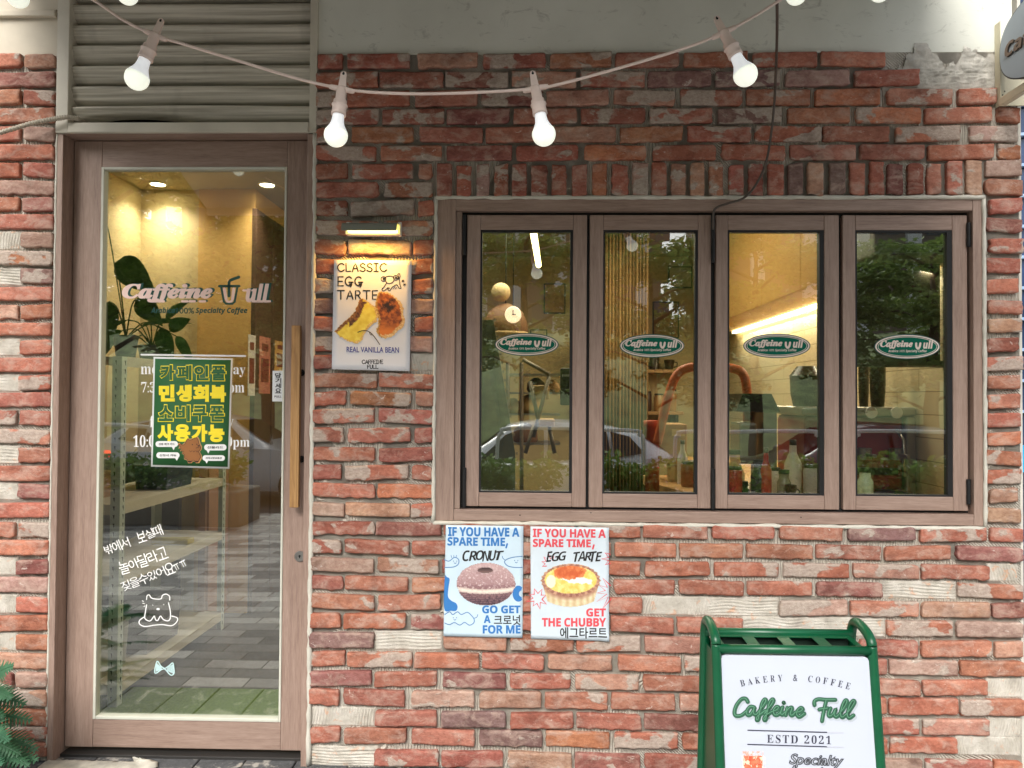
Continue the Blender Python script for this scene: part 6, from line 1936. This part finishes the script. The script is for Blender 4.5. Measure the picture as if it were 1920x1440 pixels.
for a, b in (((994, 715), (1012, 800)), ((1030, 705), (1000, 820)), ((980, 674), (1030, 702)), ((1000, 800), (985, 850)), ((1030, 800), (1040, 850))):
    mb = MB(); mb.smooth = True; mb.tube([W(*a, Yc-.01), W(*b, Yc-.012)], .011, 8); mb.build('leg', plain('chair_tube_grey', (132, 124, 108), .4, .3), fc)
rk = thing('kitchen_rack', 'wire kitchen rack with bags and tins behind the folding chair', 'rack', W(960, 740, 1.9))
Yr = 1.9
for px in (952, 978):
    mb = MB(); mb.tube([W(px, 680, Yr), W(px, 940, Yr)], .012, 8); mb.build('upright', STEEL, rk)
for py in (700, 735, 775, 830):
    mb = MB(); mb.box(W(948, py, Yr).x, W(1050, py, Yr).x, Yr, Yr+.3, W(950, py, Yr).z-.012, W(950, py, Yr).z); mb.build('rack_shelf', STEEL, rk)
for k, (px, py, s_, col) in enumerate(((962, 772, .06, (190, 160, 110)), (992, 770, .07, (206, 170, 110)), (1005, 733, .06, (70, 52, 40)), (1035, 732, .05, (160, 126, 84)), (985, 828, .08, (120, 84, 52)))):
    c = W(px, py, Yr+.1)
    mb = MB(); mb.smooth = True; mb.lathe([(s_*.7, 0), (s_, .03), (s_*.9, s_*1.2), (s_*.3, s_*1.7), (.01, s_*1.75)], (c.x, c.y, c.z-.02), (0, 0, 1), 14)
    tag(mb.build('food_bag', plain('bag_%d' % k, col, .6)), ['tan paper bag on the left of the rack', 'cream paper bag beside the tan one on the rack', 'dark brown bag on the upper rack shelf', 'light brown bag at the right of the upper rack shelf', 'brown sack low on the rack'][k], 'bag', 'bags on the kitchen rack')
mb = MB(); mb.box(*pbox(1051, 690, 1072, 760, 1.2, .06), .008); bb = mb.build('wall_phone', DK); tag(bb, 'black wall device at the right edge of the first window leaf', 'device')
mb = MB(); mb.box(*pbox(1054, 702, 1068, 706, 1.195, .004)); mb.build('label_plate', plain('label_grey', (150, 152, 146), .5), bb)
# orange tube frame, box and cylinder
of = thing('orange_arch', 'orange arched tube frame behind the second window leaf', 'frame', W(1270, 780, 1.0))
OR = plain('orange_paint', (206, 104, 58), .45)
Yo = .85
mb = MB(); mb.smooth = True
mb.tube(smooth3([W(p[0], p[1], Yo) for p in ((1232, 832), (1244, 780), (1254, 740), (1268, 705), (1290, 690), (1330, 688), (1370, 690), (1392, 700), (1400, 730), (1402, 790))], 6), .022, 12)
mb.build('arch_tube', OR, of)
mb = MB(); mb.smooth = True
c = W(1223, 846, Yo+.1); mb.lathe([(.035, -.22), (.035, .12), (.043, .121), (.043, .15), (.03, .152), (0, .152)], c, (0, 0, 1), 20); cyl = mb.build('orange_bin', plain('orange_deep', (190, 78, 40), .45)); tag(cyl, 'deep orange cylinder below the orange arch', 'canister')
mb = MB(); mb.box(*pbox(1232, 795, 1288, 870, 1.15, .25), .004); bx = mb.build('cardboard_box', plain('cardboard', (178, 136, 92), .7)); tag(bx, 'brown cardboard box behind the orange arch', 'box')
mb = MB(); mb.box(*pbox(1260, 805, 1284, 818, 1.142, .006)); mb.build('taped_note', plain('note_cream', (222, 190, 128), .6), bx)

# small things that crowd the counter, shelves and walls
ri = random.Random(21)
KC = [(226, 214, 190), (196, 150, 96), (70, 46, 34), (150, 96, 60), (216, 190, 140), (120, 124, 104), (180, 60, 44), (40, 40, 40), (200, 196, 186)]
def vessel(name, label, cat, loc, kind, r_, h, col, group):
    t_ = thing(name, label, cat, loc, group)
    mb = MB(); mb.smooth = True
    if kind == 'cup': pr_ = [(0, 0), (r_*.7, 0), (r_, h), (r_*.92, h), (r_*.64, .006), (0, .006)]
    elif kind == 'bottle': pr_ = [(0, 0), (r_, 0), (r_, h*.6), (r_*.45, h*.78), (r_*.4, h*.94), (0, h*.94)]
    else: pr_ = [(0, 0), (r_*.9, 0), (r_, h*.1), (r_, h*.82), (r_*.86, h*.9), (0, h*.9)]
    mb.lathe(pr_, loc, (0, 0, 1), 16); mb.build('body', plain('%s_%d%d%d' % ((kind,)+col), col, .3), t_, ang=40)
    mb = MB(); mb.smooth = True
    if kind == 'cup': mb.tube([Vector(loc)+Vector((r_*.85, 0, h*.25)), Vector(loc)+Vector((r_*1.45, 0, h*.35)), Vector(loc)+Vector((r_*1.5, 0, h*.7)), Vector(loc)+Vector((r_*.95, 0, h*.8))], r_*.13, 6); nm = 'handle'
    else: mb.lathe([(0, h*.905), (r_*(.42 if kind == 'bottle' else .9), h*.905), (r_*(.42 if kind == 'bottle' else .9), h), (0, h)], loc, (0, 0, 1), 14); nm = 'cap'
    mb.build(nm, plain('cap_brown', (60, 48, 40), .4), t_)
ws_ = thing('wall_shelf', 'plank shelf full of cups and jars on the rear kitchen wall', 'shelf', (.6, 3.9, 1.55))
for k, z in enumerate((1.25, 1.62)):
    mb = MB(); mb.box(.35, 1.35, 3.92, 4.19, z-.03, z, .004); mb.build('plank', MATS['worktop_wood'], ws_)
for x_ in (.42, 1.28):
    mb = MB(); mb.box(x_, x_+.03, 3.95, 4.19, 1.1, 1.219); mb.build('bracket', DK, ws_)
names = {'cup': 'cup', 'bottle': 'bottle', 'jar': 'jar'}
i = 0
for z in (1.2505, 1.6205):
    x_ = .40
    while x_ < 1.30:
        kd = ri.choice(('cup', 'jar', 'bottle', 'jar')); r_ = ri.uniform(.03, .05); h = {'cup': .09, 'jar': ri.uniform(.12, .2), 'bottle': ri.uniform(.2, .28)}[kd]
        vessel('shelf_'+kd, 'one of the small vessels crowding the rear kitchen shelf', kd, (x_, 4.02, z), kd, r_, h, ri.choice(KC), 'vessels on the rear kitchen shelf')
        x_ += r_*2.9
for k in range(16):
    px = ri.uniform(1372, 1540) if k < 10 else ri.uniform(1250, 1300)
    y_ = ri.uniform(.34, .58) if k < 10 else ri.uniform(.95, 1.3)
    q = W(px, 860, y_); kd = ri.choice(('cup', 'jar', 'bottle')); r_ = ri.uniform(.022, .036); h = {'cup': .08, 'jar': ri.uniform(.1, .16), 'bottle': ri.uniform(.18, .26)}[kd]
    if q.x < cxl+.2 and y_ < .95: continue
    vessel('counter_'+kd, 'one of the small vessels crowding the kitchen counter', kd, (q.x, y_, cz+.0006), kd, r_, h, ri.choice(KC), 'vessels on the kitchen counter')
# machine fittings
mb = MB()
for k in range(3):
    gx = ex0+.12+k*.14; mb.lathe([(0, 0), (.03, 0), (.03, .05), (0, .05)], (gx, .575, cz+.17), (0, 0, 1), 14); mb.box(gx-.008, gx+.008, .47, .545, cz+.185, cz+.2, .003)
mb.build('group_head', MET, em)
mb = MB(); mb.smooth = True; mb.tube([(ex1-.09, .60, cz+.30), (ex1-.09, .54, cz+.26), (ex1-.09, .53, cz+.10)], .007, 8); mb.build('steam_wand', MET, em)
for k in range(2):
    c = (ex0+.30+k*.11, .599, ez1-.012); mb = MB(); mb.lathe([(.026, 0), (.026, -.008), (0, -.008)], c, (0, 1, 0), 18); mb.build('gauge', plain('gauge_face', (220, 216, 206), .4), em)
# notices on the rear wall and hanging pots
for k, (px, py, w_, h_, col) in enumerate(((1010, 640, .16, .22, (214, 200, 170)), (1040, 560, .2, .28, (176, 140, 96)), (1160, 560, .22, .3, (196, 170, 120)), (1248, 600, .24, .34, (150, 112, 72)), (1275, 520, .22, .2, (206, 190, 150)))):
    c = W(px, py, 4.19); t_ = thing('framed_notice', 'small framed notice hung on the warm rear kitchen wall', 'notice', (c.x, 4.18, c.z), 'notices on the rear kitchen wall')
    mb = MB(); mb.box(c.x-w_/2, c.x+w_/2, 4.175, 4.199, c.z-h_/2, c.z+h_/2, .004); mb.build('frame', DK, t_)
    mb = MB(); mb.box(c.x-w_/2+.012, c.x+w_/2-.012, 4.171, 4.1749, c.z-h_/2+.012, c.z+h_/2-.012); mb.build('sheet', plain('notice_%d' % k, col, .6, var=.25, scale=14), t_)
# ------------------------------------------------------------------ what the glass reflects: the street behind the photographer
LEAF1 = leaf_mat('tree_leaf', (84, 108, 52), (146, 168, 92), .6)
LEAF2 = leaf_mat('hedge_leaf', (64, 104, 44), (130, 168, 84), .6)
BARK = plain('bark', (84, 72, 58), .9, var=.25)
def leaves_mb(clumps, count, size, seed):
    r = random.Random(seed); mb = MB()
    vs, fs = [], []
    for i in range(count):
        c, rad_ = r.choice(clumps)
        while True:
            q = Vector((r.uniform(-1, 1), r.uniform(-1, 1), r.uniform(-1, 1)))
            if q.length < 1: break
        q = q*(.55+.45*r.random())
        p = Vector(c)+Vector((q.x*rad_[0], q.y*rad_[1], q.z*rad_[2]))
        a = Vector((r.uniform(-1, 1), r.uniform(-1, 1), r.uniform(-.6, .6))).normalized(); b = a.orthogonal().normalized()
        b = (b*math.cos(r.random()*6)+a.cross(b)*math.sin(r.random()*6)).normalized()
        s_ = size*r.uniform(.6, 1.3)
        o = len(vs); vs += [p-a*s_, p-b*s_*.5, p+a*s_, p+b*s_*.5]; fs.append((o, o+1, o+2, o+3))
    mb.add(vs, fs)
    return mb
def tree_proto(name, label, loc, h, seed, sp):
    r = random.Random(seed)
    t = thing(name, label, 'tree', loc, 'street trees reflected in the glass')
    L = Vector(loc)
    mb = MB(); mb.smooth = True
    mb.tube([L, L+Vector((.05, 0, h*.3)), L+Vector((-.04, .05, h*.62)), L+Vector((0, 0, h*.85))], [.17, .13, .09, .03], 10)
    clumps = []
    for i in range(15):
        a = i*2.4; z = h*(.34+.62*i/15); rr = sp*(1-abs(i/15-.35)*.85)*.75
        e_ = L+Vector((rr*math.cos(a), rr*math.sin(a), z))
        mb.tube([L+Vector((0, 0, z-.5)), (L+Vector((0, 0, z))+e_)/2, e_], [.05, .035, .015], 6)
        clumps.append((e_, (sp*.42*r.uniform(.7, 1.2), sp*.42*r.uniform(.7, 1.2), h*.085*r.uniform(.7, 1.2))))
    mb.build('trunk', BARK, t)
    leaves_mb(clumps, 12000, .095, seed).build('crown', LEAF1, t)
    return t
ZR = -.42
spots = [(-9.6, -13.5, 9.5), (-6.6, -16, 6.6), (-3.4, -13.2, 5.4), (-.2, -17, 6.8), (2.6, -13.6, 5.6), (5.4, -15.5, 6.3), (8.4, -13.2, 5.6), (11.6, -16.5, 6.5), (-13.5, -15.5, 10), (15, -14, 6), (-8.0, -15.5, 9.3)]
wordsN = ['far left', 'left', 'left of the middle', 'middle', 'right of the middle', 'right', 'far right', 'outermost right', 'outermost left', 'last on the right', 'second from the left behind']
ta_ = None
for i, (x_, y_, h_) in enumerate(spots):
    lab = 'leafy street tree reflected in the window glass, %s of its row' % wordsN[i]
    if ta_ is None:
        ta_ = tree_proto('street_tree', lab, (0, 0, 0), 8.0, 4, 2.8); o = ta_
    else: o = copy_tree(ta_)
    o['label'] = lab
    o.location = (x_, y_, ZR); o.rotation_euler = (0, 0, i*1.7); k = h_/8.0; o.scale = (k*1.3, k*1.3, k)
hm = MB(); hm.smooth = True
nx_, ny_ = 60, 10
hm.add([(-45+90*i/nx_, -21-16*j/ny_, ZR-.05+(5.4+1.3*noise.noise(Vector((i*.35, 0, 2))))*math.sin(math.pi/2*j/ny_)+.5*noise.noise(Vector((i*.9, j*.9, 1)))*(j > 0)) for j in range(ny_+1) for i in range(nx_+1)], [(j*(nx_+1)+i+1, j*(nx_+1)+i, (j+1)*(nx_+1)+i, (j+1)*(nx_+1)+i+1) for j in range(ny_) for i in range(nx_)])
struct('hillside', hm, plain('hillside_green', (116, 132, 84), .9, var=.5, scale=1.6, bmp=.5))
# hedge with planter kerb
hd = thing('hedge', 'low clipped green hedge reflected in the lower window panes', 'hedge', (0, -5.25, 0))
cl = []
r = random.Random(9)
for seg in ((-7.6, -3.2), (-1.9, .25), (.7, 2.15), (2.5, 5.0)):
    x_ = seg[0]
    while x_ < seg[1]:
        cl.append(((x_, -5.25+r.uniform(-.1, .1), .52+r.uniform(-.06, .08)), (.25, .28, .26))); x_ += .16
leaves_mb(cl, 15000, .045, 5).build('leaves', LEAF2, hd)
mb = MB()
for seg in ((-7.6, -3.2), (-1.9, .25), (.7, 2.15), (2.5, 5.0)): mb.box(seg[0]-.15, seg[1]+.15, -5.55, -4.95, -.02, .34, .02)
mb.build('planter', plain('planter_grey', (128, 124, 116), .8, var=.15), hd)
# pavement railings: rounded steel hoops
rl = thing('railing', 'rounded steel hoop railing reflected in the first window leaf', 'railing', (0, -5.75, 0), 'hoop railings reflected in the glass')
mb = MB(); mb.smooth = True
hw = .82
RAILP = plain('railing_paint', (226, 228, 226), .35)
def hoop(z, r_): return [(-hw, 0, -.05), (-hw, 0, z-r_), (-hw+r_*.3, 0, z-r_*.3), (-hw+r_, 0, z), (hw-r_, 0, z), (hw-r_*.3, 0, z-r_*.3), (hw, 0, z-r_), (hw, 0, -.05)]
mb.tube(smooth3([Vector(p) for p in hoop(1.02, .16)], 5), .024, 10); mb.build('hoop', RAILP, rl)
mb = MB(); mb.tube([(-hw, 0, .62), (hw, 0, .62)], .018, 8); mb.build('mid_rail', RAILP, rl)
RX = [-7.2, -5.2, -1.55, .45, 2.45, 4.45]
RW = ['outermost left in the door', 'second from the left in the door', 'in the first window leaf', 'in the second window leaf', 'in the third window leaf', 'in the fourth window leaf']
for i, x_ in enumerate(RX):
    o = rl if i == 0 else copy_tree(rl)
    o.location = (x_, -5.75, -.012); o['label'] = 'rounded steel hoop railing reflected in the glass, '+RW[i]
for o_ in [rl]+[q for q in COL.objects if q.name.startswith('railing.')]:
    for ch in kids(o_): ch.location = (0, 0, 0)
# cars
TYRE = plain('tyre_black', (26, 26, 27), .8); RIM = plain('rim_grey', (150, 152, 154), .35, .8)
def car(label, loc, flip, paint, hatch=True):
    t = thing('parked_car', label, 'car', (0, 0, 0), 'cars reflected in the glass')
    m, n, b = newmat('car_paint'); b.inputs['Base Color'].default_value = (*lin(paint), 1); b.inputs['Roughness'].default_value = .22; b.inputs['Coat Weight'].default_value = .6
    n.links.new(ramp(n, noi(n, coords(n), 3, 3), [(.3, tuple(c*.96 for c in lin(paint))), (.7, lin(paint))]), b.inputs['Base Color'])
    # stations along the length: x, lower z, belt z, roof z, half width at sill, belt, roof
    S = [(-2.12, .35, .62, .62, .62, .66, .60), (-2.02, .24, .74, .745, .80, .82, .74), (-1.55, .22, .86, .865, .88, .89, .78), (-.95, .22, .93, .94, .89, .90, .74), (-.62, .22, .95, 1.10, .90, .90, .70), (-.15, .22, .96, 1.40, .90, .90, .62), (.35, .22, .97, 1.47, .90, .90, .61), (1.0, .22, .98, 1.45, .90, .90, .61), (1.55, .22, 1.0, 1.34, .89, .89, .60), (1.92, .24, 1.02, 1.08, .86, .86, .66), (2.08, .30, .92, .93, .80, .82, .66), (2.14, .40, .70, .70, .70, .74, .6)]
    rs = []
    for x_, zl, zb_, zr, ws, wb_, wr in S:
        half = [(ws*.92, zl), (ws, zl+.12), (wb_*1.0, (zl+zb_)/2), (wb_*.985, zb_), (wr*1.06, zb_+(zr-zb_)*.80), (wr*.9, zr-.012*(zr > zb_+.1)), (wr*.45, zr+.012)]
        rs.append([(x_, y_, z_) for y_, z_ in half]+[(x_, -y_, z_) for y_, z_ in half[::-1]])
    mb = MB(); mb.smooth = True; mb.rings(rs); bo_ = mb.build('body', m, t, ang=32)
    GL = plain('car_glass', (24, 28, 32), .08, spec=.8)
    for sd in (-1, 1):
        mb = MB()
        def wy(z_, zb_=.96, zr=1.46): return (.90+(.645-.90)*(z_-zb_)/(zr-zb_)*.8+.012)*sd
        for poly in ([(-.52, 1.0), (.32, 1.0), (.32, 1.385), (.05, 1.375), (-.18, 1.30)], [(.37, 1.0), (1.18, 1.02), (1.12, 1.375), (.37, 1.385)], [(1.23, 1.03), (1.60, 1.08), (1.42, 1.30), (1.17, 1.365)]):
            mb.add([(p[0], wy(p[1]), p[1]) for p in poly]+[(p[0], wy(p[1])-.03*sd, p[1]) for p in poly], [tuple(range(len(poly)))]+[(i, i+len(poly), (i+1) % len(poly)+len(poly), (i+1) % len(poly)) for i in range(len(poly))])
        mb.build('side_window', GL, t)
        mb = MB(); mb.smooth = True; mb.lathe([(.05, -.11), (.085, -.04), (.08, .05), (.03, .09)], (-.55, sd*1.0, 1.02), (.2, sd, 0), 14); mb.build('wing_mirror', m, t)
        for x_ in (-1.32, 1.30):
            mb = MB(); mb.smooth = True; mb.lathe([(.20, -.10), (.30, -.10), (.32, -.06), (.32, .06), (.30, .10), (.20, .10)], (x_, sd*.80, .32), (0, 1, 0), 24); w_ = mb.build('wheel', TYRE, t, ang=40)
            mb = MB(); mb.lathe([(.205, -.09), (.205, .104), (.16, .09), (.05, .108), (.0, .108)], (x_, sd*.80, .32), (0, sd, 0), 20); mb.build('rim', RIM, w_)
        mb = MB(); mb.box(1.70, 2.15, sd*.30, sd*.875, .76, .90, .03); mb.build('tail_light', glow('tail_light_red', (255, 50, 44), 1.4, (190, 24, 22)), t)
        mb = MB(); mb.box(-2.10, -1.96, sd*.50-.15, sd*.50+.2, .62, .74, .03); mb.build('headlight', plain('headlight_clear', (210, 214, 216), .15), t)
    mb = MB(); mb.add([(-.88, y_, .962) for y_ in (-.66, .66)]+[(-.20, y_, 1.385) for y_ in (.56, -.56)], [(0, 1, 2, 3)]); mb.build('windscreen', GL, t)
    mb = MB(); mb.add([(1.93, y_, 1.095) for y_ in (-.60, .60)]+[(1.56, y_, 1.345) for y_ in (.54, -.54)], [(3, 2, 1, 0)]); mb.build('rear_window', GL, t)
    t.location = loc; t.rotation_euler = (0, 0, math.pi if flip else 0)
    return t
car('white hatchback reflected in the first two window leaves', (-.15, -7.7, ZR), False, (240, 243, 246))
car('silver car with a red tail light reflected in the door glass', (-5.05, -10.0, ZR), True, (222, 226, 230))
car('dark car reflected in the fourth window leaf', (4.3, -7.8, ZR), False, (30, 32, 36))
# buildings across the street
def tower(label, x0, x1, y0, h, ground, strip, n, seed):
    t = thing('apartment_tower', label, 'building', ((x0+x1)/2, y0, ZR), 'apartment towers reflected in the glass')
    mb = MB(); mb.box(x0, x1, y0-14, y0, ZR, h); mb.build('facade', ground, t)
    for i in range(n):
        xx = x0+(x1-x0)*(i+.5)/n
        mb = MB(); mb.box(xx-.45, xx+.45, y0+.001, y0+.35, ZR+3, h-.3); mb.build('white_pier', plain('tower_white', (236, 236, 236), .7), t)
        mb = MB()
        for k in range(int((h-3)/2.9)):
            mb.box(xx+.9, xx+(x1-x0)/n-.9, y0+.001, y0+.06, 3.6+k*2.9, 5.2+k*2.9)
        mb.build('window_column', plain('tower_glass', (70, 80, 92), .2), t)
TW = plain('tower_brown_grey', (128, 112, 104), .8)
tower('brown grey apartment tower with white piers reflected in the door glass', -25, -9, -46, 15, TW, None, 5, 1)
tower('brown grey apartment tower with white piers reflected in the window', -5, 9, -50, 16, TW, None, 5, 2)
tower('brown grey apartment tower with white piers reflected in the right window leaves', 13, 30, -47, 15.5, TW, None, 5, 3)
# glimpse past the right end of the wall
nb = thing('shop_facade', 'dark glass shop front with blue panes just past the right end of the brick wall', 'building', (2.3, 1.2, 0))
mb = MB(); mb.box(1.9, 5, 1.2, 1.3, 0, 4.2); mb.build('dark_glass', plain('shop_glass', (40, 62, 96), .12, var=.4, scale=3, spec=.8), nb)
mb = MB()
for k in range(20): mb.box(1.9, 5, 1.17, 1.199, 1.3+k*.16, 1.315+k*.16)
for k in range(6): mb.box(2.0+k*.35, 2.03+k*.35, 1.165, 1.169, 0, 4.2)
mb.build('mullions', plain('mullion_pale', (150, 178, 206), .4), nb)
mb = MB(); c0_, c1_ = W(1905, 835, 1.0), W(1960, 886, 1.0); mb.box(c0_.x, c1_.x, 1.0, 1.03, c1_.z, c0_.z)
tag(mb.build('cyan_panel', plain('panel_cyan', (0, 168, 236), .4)), 'bright cyan panel glimpsed past the right edge of the brick wall', 'panel')
# side face of the wall end
mb = MB(); mb.box(BXR+.0005, BXR+.012, .004, .9, 0, ztop)
tag(mb.build('wall_return', plain('return_white', (206, 202, 190), .7, bmp=.1)), 'pale plastered end of the wall at the right edge', 'wall end')
